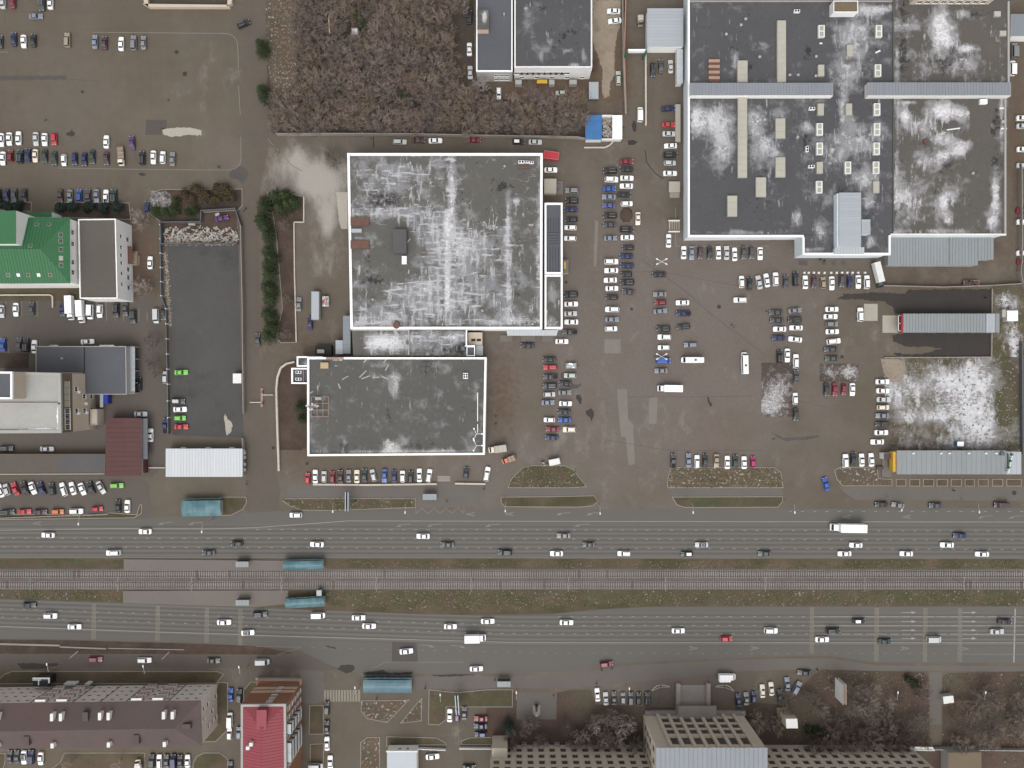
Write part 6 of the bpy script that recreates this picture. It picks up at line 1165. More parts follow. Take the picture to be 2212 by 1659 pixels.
def trailer(dx, dy, ang, L, Wd, Hh, mat, label, name='trailer', load=None):
    X, Y = W(dx, dy, 1); t = thing(name, label, 'trailer', (X, Y, 0), 'trucks and trailers', R(ang)); child('cargo_box', MB().box(0, 0, .55, L, Wd, Hh-.55).mesh('cargo_box', [mat]), t); child('drawbar', MB().box(L/2+.5, 0, .5, 1.0, .12, .1).mesh('drawbar', ['black']), t)
    child('top_frame', MB().ring([(-L/2-.03, -Wd/2-.03), (L/2+.03, -Wd/2-.03), (L/2+.03, Wd/2+.03), (-L/2-.03, Wd/2+.03)], .08, Hh-.1, Hh+.08).mesh('top_frame', ['wall_grey']), t)
    [child('wheel', CM['S']['wheel'], t, (-L*.1, y, .33)) for y in (Wd/2, -Wd/2)]
    if load:
        m = MB(); rr = random.Random(5); [m.box(rr.uniform(-L/2+.3, L/2-.3), rr.uniform(-Wd/2+.2, Wd/2-.2), Hh, rr.uniform(.2, .6), rr.uniform(.2, .5), rr.uniform(.05, .3), rr.uniform(0, 3), rr.randint(0, 1)) for _ in range(40)]; o = child('load', m.mesh('load', load), t); o['kind'] = 'stuff'
DIRS = dict(u=90, d=270, l=180, r=0)
ROWS = [  # phrase, sort axis, tile i, tile j, cars "x,y,heading,paint[,kind[,roof paint]]"
 ('row cut by the photo top left edge', 'x', 0, 0, '25,20,u,s 110,15,u,m 362,35,d,d,U 435,25,u,w'),
 ('upper row of top left lot', 'x', 0, 0, '0,360,u,d 120,340,u,n 204,357,d,w 288,350,u,k 582,347,u,t,U 820,362,u,e 902,370,u,p 1046,378,u,w 1155,372,u,g,U 1240,370,u,g'),
 ('middle row of top left lot', 'x', 0, 0, '12,1208,d,w 80,1200,d,w 160,1193,u,w 310,1200,d,s 386,1205,d,w 468,1202,d,r,H 918,1225,u,w 1140,1232,95,v'),
 ('lower row of top left lot', 'x', 0, 0, '25,1368,d,w 92,1345,u,m,H 175,1352,u,G,U 240,1340,u,n 305,1345,d,c 385,1347,d,G 468,1367,d,G 552,1383,d,w,N 645,1372,d,n,H 728,1375,d,n 797,1355,d,G 918,1370,d,p 1228,1365,u,k,U 1325,1358,d,w 1406,1360,u,w,H 1490,1375,u,g'),
 ('row above green-roofed house', 'x', 0, 1, '-15,30,d,k 55,32,d,n 122,30,d,d 207,28,d,k 520,32,d,p 605,35,d,g 685,30,u,b,H 760,30,u,d 834,32,d,e 915,38,u,w 985,38,u,G,U'),
 ('row below green-roofed house', 'x', 0, 1, '15,1030,d,s 138,1015,d,w 272,1005,u,d 540,1015,d,n 780,1035,d,w,V 863,1028,d,w,U 1003,1020,d,k,U 1083,1012,d,d 1150,1075,d,G,U 1350,1070,d,s,V 1412,1045,d,k'),
 ('group above low grey block', 'x', 0, 1, '25,1320,u,b 165,1315,u,d 225,1325,u,k,U 297,1335,u,w 755,1292,5,w'),
 ('dark fenced yard, counted downwards', 'y', 0, 2, '1565,-102,r,l 1540,147,r,d,U,s 1555,217,r,w 1553,292,r,l,H 1565,368,r,r'),
 ('lane left of dark fenced yard, counted downwards', 'y', 0, 2, '1427,-60,u,s,H 1200,0,u,k 1215,258,r,s 1430,360,u,n,P 1300,440,u,w'),
 ('alley above long grey shed', 'x', 0, 2, '55,555,r,d,U 405,560,r,s'),
 ('slanted row below long grey shed', 'x', 0, 2, '5,920,110,w 57,910,108,s,H 133,905,112,r 215,900,112,k 282,897,290,w 360,902,112,n 450,907,100,G,H 548,908,108,w,W 627,900,108,w 710,905,290,w 785,895,110,k 872,892,300,s 1008,875,r,l,W'),
 ('kerbside row left of teal shelter', 'x', 0, 2, '65,1105,5,G,W 212,1100,r,r 348,1103,r,p 498,1100,r,o,H 660,1097,r,w,U 838,1077,5,r,N 1020,1055,90,k 1100,1055,90,w'),
 ('lane along upper edge of hall', 'x', 1, 0, '1240,1225,r,s,W 1402,1210,r,p 1548,1215,r,w 1885,1208,r,m 2265,1225,r,k,H,w 2410,1227,r,s'),
 ('yard around top centre building', 'x', 1, 0, '1800,20,u,k 1812,85,u,k,U 1842,150,u,k,U 1842,425,u,w 1848,625,u,s 2095,805,d,w,H 1718,925,d,m 2633,803,l,y,N'),
 ('lane right of top centre building', 'y', 2, 0, '875,97,l,w 885,180,185,w 915,675,u,y,W'),
 ('trio below light grey annex', 'x', 2, 0, '1215,605,d,k,U 1283,572,u,d 1367,575,u,s'),
 ('column along superstore left wall', 'y', 2, 0, '1347,937,5,n 1347,1077,r,r 1355,1155,r,s 1367,1260,l,w 1365,1338,r,k,U 1360,1408,r,s,H 1362,1497,r,w'),
 ('column along annex right wall', 'y', 2, 1, '332,-192,r,w 517,-12,l,g,U 515,75,l,k,U 507,150,l,n 513,235,l,k,H 503,307,l,w,H 500,400,l,w,H 507,885,l,k,U 508,967,r,w 503,1050,r,s 510,1122,l,w 497,1210,l,d,P'),
 ('left column of central lot', 'y', 2, 1, '845,-184,l,k,U 856,-109,r,w,U 838,-29,r,b 835,42,l,e 835,115,l,i 845,203,l,k,U 840,282,l,d 847,398,r,e 855,600,r,w,U 855,677,l,w 847,760,l,w 860,832,r,w 860,908,l,k,H 863,1013,l,w,U 860,1100,r,e 853,1180,r,w,H'),
 ('right column of central lot', 'y', 2, 1, '985,-264,r,m 987,-197,l,k 990,-121,r,w 985,-52,l,w 965,22,r,k 988,100,r,w,H 988,323,r,k,U 993,392,r,w 1000,480,l,k,H 985,553,l,n 992,635,l,n 987,708,l,k,H 993,780,l,k,U 1003,862,175,d 1085,228,d,c'),
 ('column of lot right of central lot', 'y', 2, 1, '1268,712,l,k 1275,882,l,g 1280,953,l,m,H 1278,1028,5,e 1305,1180,l,k,U 1313,1252,l,w,U 1308,1342,l,w,H 1303,1455,r,b,V 1284,1543,l,g'),
 ('sparse column right of lot middle', 'y', 2, 1, '1470,955,l,w 1477,1048,l,n,P 1477,1162,186,k,W 1540,1320,l,e,W 1553,1450,l,w,M'),
 ('open store lot by itself', 'x', 2, 1, '2003,1478,u,w,M 1968,932,l,w,U'),
 ('row below superstore front', 'x', 2, 1, '1350,420,u,w 1480,522,u,w 1550,525,d,e 1623,525,d,p,H 1705,525,d,k 1780,523,u,w 1850,525,u,s 1920,537,u,w 1998,523,d,d 2065,523,d,d,H 2140,530,d,w'),
 ('row below white concrete blocks', 'x', 2, 1, '1980,775,u,w,H 2050,790,u,k 2130,780,100,s 2197,762,98,w 2273,752,u,w,U 2361,770,u,d 2446,750,u,k,U 2530,778,u,w 2605,775,d,p 2683,785,u,t,H 2759,787,d,w 2845,767,d,d,H 2914,770,u,n 2988,775,d,w 3061,778,u,w,U'),
 ('left pair of columns right of lot', 'y', 3, 1, '72,1040,l,d 233,1023,5,g 77,1108,l,d 232,1103,l,k,U 102,1183,l,w 243,1172,l,w 92,1258,l,n 236,1272,172,w'),
 ('column before the car wash', 'y', 3, 1, '553,1012,r,w 542,1075,r,w 550,1140,r,g,H 557,1205,r,w 568,1288,5,w,U 547,1360,l,d 553,1437,l,d'),
 ('car wash forecourt', 'y', 3, 1, '797,1058,u,w,U'),
 ('column beside left snowy bed', 'y', 3, 1, '100,1420,u,k,U 168,1410,d,w 241,1460,u,w,U 243,1595,u,d 236,1783,u,w,H 242,1918,d,k'),
 ('short row under right snowy bed', 'x', 3, 2, '507,45,d,k 578,45,d,m 655,45,d,m,N 730,45,d,w'),
 ('column along snowy field left edge', 'y', 3, 2, '990,-22,r,w 993,57,r,w 1000,132,r,s 995,200,r,c,H 988,272,l,e 987,345,l,k,W 980,417,r,w 945,498,l,w'),
 ('row left of yellow shop', 'x', 3, 2, '670,663,92,w,U 738,645,88,k 810,655,u,w 893,653,94,w'),
 ('kerb lane below shop', 'x', 3, 2, '503,863,105,b 980,1037,l,k 1123,1045,170,g 1448,1047,l,d 2015,1042,l,p,V'),
 ('column right of lower hall', 'y', 2, 2, '132,-335,l,k 428,-370,r,w 320,-215,l,k 330,-145,l,r,W 330,-63,l,d,P 325,15,l,d,U 320,88,r,s,H 308,158,r,e 320,308,l,w,N 348,388,l,m 343,460,l,n'),
 ('outer column right of lower hall', 'y', 2, 2, '500,-75,l,y,H 458,-8,l,k 452,72,r,g 460,167,r,w 448,237,l,k 453,308,l,b 493,391,l,c,U'),
 ('row above snowy verge', 'x', 2, 2, '1390,663,u,d,P 1522,657,u,e 1595,670,u,w,W 1665,660,u,k 1763,660,d,t 1857,675,u,w 1925,668,u,G 2002,677,u,w 2078,672,u,M,N'),
 ('row below lower hall', 'x', 1, 2, '445,815,u,r,N 511,797,u,w 587,800,u,s,H 660,803,u,m,H 728,800,u,p 800,795,u,g 870,797,u,c 935,790,u,G 1012,787,105,s,H 1108,790,d,b 1193,797,u,n 1265,797,u,w,H 1335,800,u,k,H 1410,787,u,w 1493,790,80,w,W 1813,772,84,k 1993,775,78,w,U'),
 ('upper carriageway', 'x', 0, 2, '415,1303,l,w 1253,1272,l,w 980,1455,l,w,U 1803,1455,l,d 2048,1375,l,k,H 2555,1130,l,w,H 2737,1383,l,w 3654,1313,l,w 3864,1385,l,d 4362,1452,l,k,U 4867,1308,l,g 5084,1385,l,d 4806,1462,l,w 5389,1462,l,w,W 5932,1465,l,k,H,w 6059,1387,l,s,S,d 6604,1462,l,d 7391,1390,l,w 8288,1305,l,n 8178,1388,l,w 7293,1463,l,w 7826,1463,l,w 8481,1467,l,w'),
 ('lower carriageway', 'x', 0, 3, '252,252,r,k 437,345,r,w,U 643,440,r,w 1935,402,r,w 2140,492,5,w,S,k 2247,332,r,k,U 2747,342,r,w,V 3097,362,r,w 3187,434,r,w 3890,438,r,w 4212,393,r,w 3509,652,5,w 4114,803,r,w 4892,403,r,w 5857,475,r,w 6272,543,r,r,H 6656,473,r,w,U 7418,390,r,k,H,w 7194,475,r,k,U 7099,550,r,w 7641,567,r,G 8063,548,r,s,V 8676,395,r,k 8611,482,r,s'),
 ('lower left service road', 'x', 0, 3, '825,722,r,m,W 1247,730,r,w,W 1842,733,r,d 2267,742,r,s,V'),
 ('lane between apartment and brick blocks', 'y', 0, 3, '1993,1030,u,b 2068,1040,u,k,U 1987,1245,u,w,V 1983,1365,u,w,H 2063,1360,u,e,H 1990,1660,u,d'),
 ('row below apartment block', 'x', 0, 3, '85,1565,u,d 145,1565,u,d 207,1570,d,w,S,k 270,1565,u,n,U 352,1580,d,w 1312,1600,u,k,U 1375,1605,u,w,W 1437,1603,u,d 1500,1603,u,n,V 1555,1602,u,k 1620,1602,u,w'),
 ('lane below zebra crossing', 'y', 1, 3, '612,1143,u,k,U 610,1310,u,k 612,1450,u,w 640,1610,u,w 515,1645,r,s,V'),
 ('pocket lot right of zebra crossing', 'x', 1, 3, '1672,1207,u,w 1735,1210,u,v,H 1797,1188,u,d 1940,1233,l,m 1938,1298,l,n 1940,1368,l,n,H 1523,1563,5,w 1840,1655,r,k'),
 ('row left of institute stair', 'x', 2, 3, '735,1028,95,w 808,1062,95,s 878,1060,u,d 957,1060,u,g,H 1023,1062,u,d,U 1092,1062,u,G,H 1167,1062,u,k,U'),
 ('group right of institute stair', 'x', 2, 3, '1953,1075,95,n 2020,1062,94,g 2085,1050,u,n,H 2160,997,92,c 2237,978,95,c 2375,937,94,e 2314,1040,94,d 2454,970,60,e,U 2522,837,176,k'),
 ('kerb of lower carriageway by pedestrians', 'x', 2, 3, '812,762,8,m,W'),
 ('right edge beyond grey fence, counted downwards', 'y', 3, 0, '2206,1020,r,w 2206,1090,r,s 2206,1290,r,w 2206,1430,r,s 2206,1820,r,m 2206,1918,r,w 2206,2185,r,w 2206,2260,r,m 2112,590,u,w,V 2130,440,u,g,V'),
 ('street beside side verge', 'y', 0, 0, '310,142,r,e 2105,208,25,k,U'),
 ('side street and hall left yard', 'y', 1, 1, '15,1275,u,d 370,970,u,g 467,1130,u,n'),
 ('left edge of shrub bed', 'y', 0, 1, '1270,138,u,n 1297,610,u,w 1915,228,15,v'),
]
NCAR = 0
for phrase, ax, i, j, s in ROWS:
    L_ = []
    for c in s.split():
        q = c.split(','); dx, dy = T(i, j, float(q[0]), float(q[1])); L_.append((dx, dy, DIRS.get(q[2]) if q[2] in DIRS else float(q[2]), q[3], q[4] if len(q) > 4 else 'S', q[5] if len(q) > 5 else None))
    L_.sort(key=lambda c: c[0] if ax == 'x' else c[1])
    for n, (dx, dy, a, col, k, rf) in enumerate(L_):
        same = [1 for c in L_ if c[3] == col and c[4] == k]; nm = KIND[k][0]; base = f'{PAINT[col][0]} {nm}'+(f' with {PAINT[rf][0]} roof' if rf else '')
        where = 'left' if ax == 'x' else 'top'; pre = {'x': 'from left in', 'y': 'from top in'}[ax]
        if len(L_) == 1: lab = f'{base} alone in {phrase}'
        elif len(same) == 1: lab = f'{base}, the only one in {phrase}'
        else: lab = f'{base}, {ORD[n]} car {pre} {phrase}'
        car(dx, dy, a+random.uniform(-1.5, 1.5), col, k, lab, 'parked and driving cars', rf); NCAR += 1
# trucks, trailers and odd vehicles
truck(*T(0, 1, 605, 1000), 272, 8.2, 2.3, 'left white box truck beside the white-walled block lower edge'); truck(*T(0, 1, 697, 1032), 273, 7.6, 2.2, 'right white box truck beside the white van below white-walled block')
truck(*T(2, 2, 1362, 37), 179, 8.4, 2.35, 'white box truck alone in the middle of the store lot', Hb=2.6); truck(*T(3, 2, 688, 1238), 179, 11.6, 2.75, 'large cream box truck on upper carriageway', box='shed_white', Hb=3.6, cabL=2.6)
truck(*T(1, 3, 1892, 540), 1, 7.2, 2.5, 'white box truck on lower carriageway', Hb=3.0); truck(*T(2, 3, 1855, 877), 1, 5.9, 2.4, 'small white box truck above institute stair right side', Hb=2.8)
truck(*T(1, 2, 2085, 560), 188, 6.2, 2.4, 'cream box truck beside lower right corner of lower hall', 'c', 'skylight_beige', 2.8); truck(*T(1, 2, 2180, 652), 200, 4.6, 1.9, 'orange box van below the cream truck at lower hall corner', 'o', 'paint_orange', 2.1)
truck(*T(3, 1, 952, 720), 284, 9.0, 2.1, 'long truck with pale trailer at superstore lower right corner', 'd', 'wall_pale', 3.2); truck(*T(0, 0, 1038, 1345), 275, 6.6, 2.1, 'cream open flatbed truck in lower row of top left lot', 'c', 'debris_brown', 1.3)
truck(*T(2, 0, 1107, 178), 272, 3.4, 1.9, 'small tan delivery truck left of light grey annex', 't', 'skylight_beige', 2.2, cabL=1.3); truck(*T(0, 3, 1190, 1640), 100, 3.6, 2.0, 'small pale lorry cut by the bottom edge below apartment block', 'c', 'wall_pale', 2.0, cabL=1.4)
trailer(*T(1, 1, 523, 985), 90, 9.6, 2.6, 3.0, 'metal_pale', 'long pale grey trailer standing left of the snow-streaked hall', load=None); trailer(*T(1, 1, 602, 945), 90, 3.4, 2.1, 1.6, 'wall_pale', 'small trailer with red and white load beside long trailer', load=['signal_red', 'debris_white'])
trailer(*T(2, 0, 335, 1352), 172, 5.1, 2.5, 2.6, 'signal_red', 'bright red box trailer at upper right corner of the hall'); trailer(*T(2, 2, 363, 670), 192, 3.8, 2.1, 2.0, 'wall_pale', 'white box trailer above the mound verge'); trailer(*T(2, 2, 267, 690), 5, 1.5, 1.4, .9, 'debris_brown', 'tiny loaded handcart beside the white box trailer', 'handcart', ['debris_white', 'rust'])
trailer(*T(2, 1, 507, 1500), 0, 3.6, 1.8, 1.5, 'metal_grey', 'grey trailer with white bins right of the red estate car', load=['shed_white', 'metal_pale'])
car(*T(2, 0, 1103, 990), 90, 'w', 'V', 'white van alone in the yard lane above hall corner', 'parked and driving cars')
trailer(*T(3, 1, 1755, 787), 2, 5.2, 1.8, 1.2, 'rust', 'burnt dark scrap body below the low grey metal roof', 'scrap_body', ['black', 'rust'])

# ------------------------------------------------------------------ people
def person_mesh():
    me = bpy.data.meshes.new('figure'); J = dict(pel=(0, 0, .95), ch=(.03, 0, 1.32), nk=(.03, 0, 1.5), hd=(.05, 0, 1.66), hp=(.04, 0, 1.74), ls=(.02, .2, 1.42), le=(-.02, .27, 1.14), lh=(.1, .27, .9), rs=(.02, -.2, 1.42), re=(.02, -.27, 1.14), rh=(.16, -.25, .92), lk=(.14, .1, .52), la=(.1, .11, .09), lt=(.26, .12, .05), rk=(-.02, -.1, .52), ra=(-.22, -.11, .12), rt=(-.08, -.12, .05), lp=(.0, .1, .9), rp=(.0, -.1, .9))
    rad = dict(pel=.15, ch=.17, nk=.065, hd=.105, hp=.085, ls=.085, le=.065, lh=.05, rs=.085, re=.065, rh=.05, lk=.075, la=.055, lt=.045, rk=.075, ra=.055, rt=.045, lp=.115, rp=.115); K = list(J)
    E = [('pel', 'ch'), ('ch', 'nk'), ('nk', 'hd'), ('hd', 'hp'), ('ch', 'ls'), ('ls', 'le'), ('le', 'lh'), ('ch', 'rs'), ('rs', 're'), ('re', 'rh'), ('pel', 'lp'), ('lp', 'lk'), ('lk', 'la'), ('la', 'lt'), ('pel', 'rp'), ('rp', 'rk'), ('rk', 'ra'), ('ra', 'rt')]
    me.from_pydata([J[k] for k in K], [(K.index(a), K.index(b)) for a, b in E], []); o = bpy.data.objects.new('figure', me); COL.objects.link(o); o.modifiers.new('s', 'SKIN'); o.modifiers.new('b', 'SUBSURF').levels = 1
    for k, v in zip(K, me.skin_vertices[0].data if me.skin_vertices else []): v.radius = (rad[k], rad[k])
    if not me.skin_vertices:
        pass
    bpy.context.view_layer.update(); ev = o.evaluated_get(bpy.context.evaluated_depsgraph_get()); r = bpy.data.meshes.new_from_object(ev); bpy.data.objects.remove(o); return r
BASE = None
try: BASE = person_mesh()
except Exception as ex: print('person', ex)
def person(dx, dy, ang, top, label):
    X, Y = W(dx, dy)
    def mk():
        m = BASE.copy(); m.materials.clear(); [m.materials.append(MATS[q]) for q in (top, 'cloth_dark', 'skin')]
        idx = []
        for p in m.polygons: z = p.center.z; idx.append(1 if z < .93 else 2 if 1.5 < z < 1.66 else 1 if z >= 1.66 else 0)
        m.polygons.foreach_set('material_index', idx); return m
    o = obj('person', cached(('person', top), mk), None, (X, Y, .02), R(ang)); tag(o, label, 'person', 'pedestrians')
for i, j, x, y, a, c, l in ((0, 0, 1895, 1450, 30, 'cloth_dark', 'person in dark clothes walking at corner of top left lot'), (0, 1, 2130, 145, 200, 'cloth_dark', 'person in dark coat on side street by shrub bed'), (0, 1, 2112, 168, 200, 'cloth_red', 'person in red jacket on side street by shrub bed'),
    (2, 1, 1890, 1150, 300, 'cloth_dark', 'person in dark coat walking in right half of store lot'), (2, 1, 1915, 1172, 300, 'cloth_tan', 'person in tan coat walking in right half of store lot'), (2, 1, 2190, 1030, 180, 'cloth_red', 'person in red jacket right of the lone white off-road car'),
    (3, 1, 1865, 912, 0, 'cloth_dark', 'person in dark clothes on wet asphalt by car wash'), (3, 1, 445, 585, 180, 'cloth_dark', 'left person of two in dark coats below superstore entrance'), (3, 1, 478, 595, 180, 'cloth_dark', 'right person of two in dark coats below superstore entrance'), (1, 2, 1648, 1007, 180, 'cloth_dark', 'person in dark coat right of grey bus shelter'),
    (1, 2, 1968, 903, 90, 'cloth_dark', 'person in dark coat at right end of retaining wall'), (1, 2, 858, 1008, 0, 'cloth_dark', 'person in dark coat beside double billboard'), (0, 2, 2133, 862, 90, 'cloth_red', 'person in red jacket at street corner by white ribbed roof'), (1, 3, 1045, 1050, 0, 'cloth_dark', 'person in dark coat below blue-teal shelter'),
    (1, 3, 1463, 962, 90, 'cloth_dark', 'person in dark coat right of blue-teal shelter'), (1, 3, 2062, 890, 270, 'cloth_dark', 'person waiting left of grey bus shelter'), (2, 3, 770, 805, 90, 'cloth_dark', 'person in dark coat behind dark red estate car'), (2, 3, 860, 800, 90, 'cloth_tan', 'person in light coat at front of dark red estate car'),
    (2, 3, 725, 925, 20, 'cloth_dark', 'person in dark coat above white car near institute'), (2, 3, 357, 1027, 180, 'cloth_dark', 'person in dark coat on monument plaza'), (3, 3, 420, 803, 180, 'cloth_dark', 'person in dark coat at park corner near black car'), (3, 2, 1595, 915, 250, 'cloth_dark', 'person in dark coat on pavement below shop beds'), (3, 2, 1138, 222, 90, 'cloth_dark', 'person in dark coat on path in snowy field')):
    if BASE: person(*T(i, j, x, y), a, c, l)

# ------------------------------------------------------------------ trees
def bare_tree(seed, h, r, fine=5, tw=.035, cross=1.0):
    rd = random.Random(seed); tr, cr = MB(), MB(); lean = Vector((rd.uniform(-.06, .06), rd.uniform(-.06, .06), 1)); tips = []
    top = lean*h*.78; p = Vector((0, 0, -.1)); nseg = 5
    for s in range(nseg):
        q = lean*(h*.78*(s+1)/nseg)+Vector((rd.uniform(-.12, .12), rd.uniform(-.12, .12), 0)); tr.tube(p, q, .17*(1-s/nseg)+.05, .17*(1-(s+1)/nseg)+.05, 5); p = q
    nl = 10
    for k in range(nl):
        u = .25+.75*k/nl; b = lean*(h*.78*u); a = k*2.4+rd.uniform(-.4, .4); reach = r*(1.05-.55*u)*rd.uniform(.75, 1.15); up_ = h*rd.uniform(.14, .28)
        m1 = b+Vector((math.cos(a)*reach*.5, math.sin(a)*reach*.5, up_*.6)); e_ = b+Vector((math.cos(a)*reach, math.sin(a)*reach, up_)); tr.tube(b, m1, .075, .05, 4); tr.tube(m1, e_, .05, .02, 3)
        for s in range(6):
            t_ = .2+.8*s/6; c = lerp(b, m1, t_*2) if t_ < .5 else lerp(m1, e_, t_*2-1); a2 = a+rd.choice((-1, 1))*rd.uniform(.4, 1.2); ln = reach*rd.uniform(.3, .6); d = c+Vector((math.cos(a2)*ln, math.sin(a2)*ln, ln*rd.uniform(.2, .9))); cr.tube(c, d, tw*1.1, tw*.6, 3)
            for f_ in range(fine):
                t2 = rd.uniform(.25, 1); c2 = lerp(c, d, t2); a3 = a2+rd.uniform(-1.1, 1.1); l2 = ln*rd.uniform(.3, .7); d2 = c2+Vector((math.cos(a3)*l2, math.sin(a3)*l2, l2*rd.uniform(.0, .9))); cr.tube(c2, d2, tw*.75, tw*.35, 3)
                if fine > 3:
                    for g_ in range(2): a4 = a3+rd.uniform(-1, 1); c3 = lerp(c2, d2, rd.uniform(.3, 1)); cr.tube(c3, c3+Vector((math.cos(a4)*l2*.5, math.sin(a4)*l2*.5, l2*rd.uniform(0, .5))), tw*.6, tw*.3, 3)
    return tr, cr
def conifer(seed, h, r, mat='needles'):
    rd = random.Random(seed); tr, cr = MB(), MB(); tr.tube((0, 0, 0), (0, 0, h*.97), .16, .03, 6); nw = 13
    for w in range(nw):
        u = w/(nw-1); z = h*(.12+.86*u); R0 = r*(1-u)**.8+.15; nb = 9 if u < .6 else 6
        for k in range(nb):
            a = w*1.3+2*math.pi*k/nb+rd.uniform(-.3, .3); ln = R0*rd.uniform(.7, 1.15); d = Vector((math.cos(a), math.sin(a), rd.uniform(-.15, .25))); sd = Vector((-math.sin(a), math.cos(a), 0)); ns = max(2, int(ln/.32)); cr.tube((0, 0, z), d*ln+Vector((0, 0, z)), .03, .01, 3)
            for s in range(ns):
                c = d*(ln*(s+1)/ns)+Vector((0, 0, z)); wd = .34*(1.15-.6*(s+1)/ns)
                for sg_ in (-1, 1):
                    e1 = c+sd*sg_*wd*rd.uniform(.7, 1.2)+d*rd.uniform(.15, .4)+Vector((0, 0, rd.uniform(-.18, .1))); o_ = len(cr.v); n_ = d*.13; cr.add([c-n_, c+n_, e1+n_*.5, e1-n_*.4], [(0, 1, 2, 3)])
    return tr, cr
def leafy(seed, rx, h, n, ls=.28, gap=.25):
    rd = random.Random(seed); cr, tr = MB(), MB(); lobes = [(Vector((rd.uniform(-.5, .5)*rx, rd.uniform(-.5, .5)*rx, h*rd.uniform(.35, .65))), rx*rd.uniform(.4, .65)) for _ in range(7)]
    for _ in range(5): a = rd.uniform(0, 6.28); tr.tube((0, 0, 0), (math.cos(a)*rx*.5, math.sin(a)*rx*.5, h*.6), .06, .02, 4)
    for _ in range(n):
        c, q = rd.choice(lobes); d = Vector((rd.gauss(0, 1), rd.gauss(0, 1), abs(rd.gauss(0, 1))*.8)).normalized()*q*rd.uniform(.6, 1.05); p = c+d; p.z = max(.1, p.z); u = Vector((rd.gauss(0, 1), rd.gauss(0, 1), rd.gauss(0, .6))).normalized()*ls*rd.uniform(.5, 1.2); w = u.cross(d).normalized()*ls*.5 if u.cross(d).length > 1e-4 else Vector((0, 0, .1)); cr.add([p-u, p-w, p+u, p+w], [(0, 1, 2, 3)])
    return tr, cr
def variants(fn, nv, tm, cm, **k):
    out = []
    for s in range(nv): tr, cr = fn(s*13+5, **k); out.append((tr.mesh('trunk', [tm]), cr.mesh('crown', [cm])))
    return out
VB = variants(bare_tree, 6, 'bark', 'twig0', h=7.5, r=3.4, fine=7, tw=.042); VF = variants(bare_tree, 4, 'bark_birch', 'twig_pale', h=10.0, r=3.0, fine=3, tw=.06); VC = variants(conifer, 4, 'bark', 'needles', h=7.5, r=2.6); VS = variants(leafy, 3, 'bark', 'needles_blue', rx=1.9, h=2.6, n=1500); VU = variants(leafy, 3, 'bark', 'shrub', rx=1.9, h=2.4, n=900, ls=.24)
def tree(name, dx, dy, V, label, group, sc=1.0, crown=None, cat='tree', zsc=1.0):
    X, Y = W(dx, dy); tm, cm = random.choice(V); t = thing(name, label, cat, (X, Y, 0), group, random.uniform(0, 6.28)); t.scale = (sc, sc, sc*zsc); child('trunk', tm, t); c = child('crown', cm, t)
    if crown: c.material_slots[0].link = 'OBJECT'; c.material_slots[0].material = MATS[crown]
# the grove
pts = []; rg = random.Random(11); tries = 0
def in_grove(x, y):
    if x < 645 and y < 215: return x > 634 and rg.random() < .3
    if y > 284: return False
    if x < 1000: return 592 < x and not (735 < x < 790 and 60 < y < 95) and not (760 < x < 800 and 95 < y < 130 and rg.random() < .8) and not (975 < x and 40 < y < 170)
    return x < 1258 and y > 222
while len(pts) < 285 and tries < 20000:
    tries += 1; x, y = rg.uniform(590, 1260), rg.uniform(-8, 286)
    if in_grove(x, y) and all((x-a)**2+(y-b)**2 > 15.0**2 for a, b in pts): pts.append((x, y))
for x, y in pts: tree('bare_tree', x, y, VB, 'leafless brown tree in the dense grove above the hall', 'leafless trees of the grove', rg.uniform(.65, 1.25), 'twig%d' % rg.choice((0, 0, 1, 2, 3)), zsc=rg.uniform(.8, 1.1))
for k, (x, y) in enumerate(sorted(((712, 48), (738, 52), (772, 45), (790, 62), (735, 208), (700, 52), (870, 215)))): tree('conifer', x, y, VC, f'dark conifer inside the bare grove, {ORD[k]} from left', 'conifers in the grove', rg.uniform(.7, .95))
for x, y, l in ((571, 106, 'upper dark conifer at street edge left of grove'), (573, 120, 'dark conifer touching the upper street-edge conifer'), (573, 203, 'lower dark conifer at street edge left of grove'), (577, 217, 'dark conifer touching the lower street-edge conifer')): tree('conifer', x, y, VC, l, 'conifers at the street edge', .95)
HG = TP(1, 1, '90,110 100,170 190,60 270,50 340,110 290,130 230,160 75,260 110,330 130,400 95,290 120,520 160,590 130,640 140,720 110,830 150,850 140,930 120,1060 160,1100 150,1180 130,1240')
for k, (x, y) in enumerate(sorted(HG, key=lambda q: q[1])): tree('conifer', x, y, VC, f'dark green conifer, {ORD[k]} of the hedge left of hall counted downwards', 'conifer hedge left of the hall', rg.uniform(.95, 1.25), zsc=.8)
for k, (x, y) in enumerate(TP(0, 1, '550,150 655,145 785,145 915,150 1040,145')): tree('evergreen_shrub', x, y, VS, f'round blue-green shrub, {ORD[k]} from left in bed above white-walled block', 'round blue-green shrubs', 1.15, cat='shrub')
for k, (x, y) in enumerate(TP(0, 1, '20,125 100,130 180,135')): tree('evergreen_shrub', x, y, VS, f'round blue-green shrub, {ORD[k]} from left edge above green roof', 'round blue-green shrubs', 1.05, cat='shrub')
for k, (x, y) in enumerate(sorted(TP(0, 1, '1380,180 1470,190 1540,80 1530,170 1650,190 1700,160'))): tree('conifer', x, y, VC, f'dark conifer, {ORD[k]} from left in bed above rubble yard', 'conifers above the rubble yard', rg.uniform(.6, .9))
for k, (x, y) in enumerate(sorted(TP(0, 1, '1620,20 1700,-30 1780,40 1870,80 1950,0 2020,60 1880,-20 1660,80'))): tree('leafy_shrub', x, y, VU, f'olive brown shrub, {ORD[k]} from left in bed above rubble yard', 'olive shrubs above the rubble yard', rg.uniform(1.0, 1.5), cat='shrub')
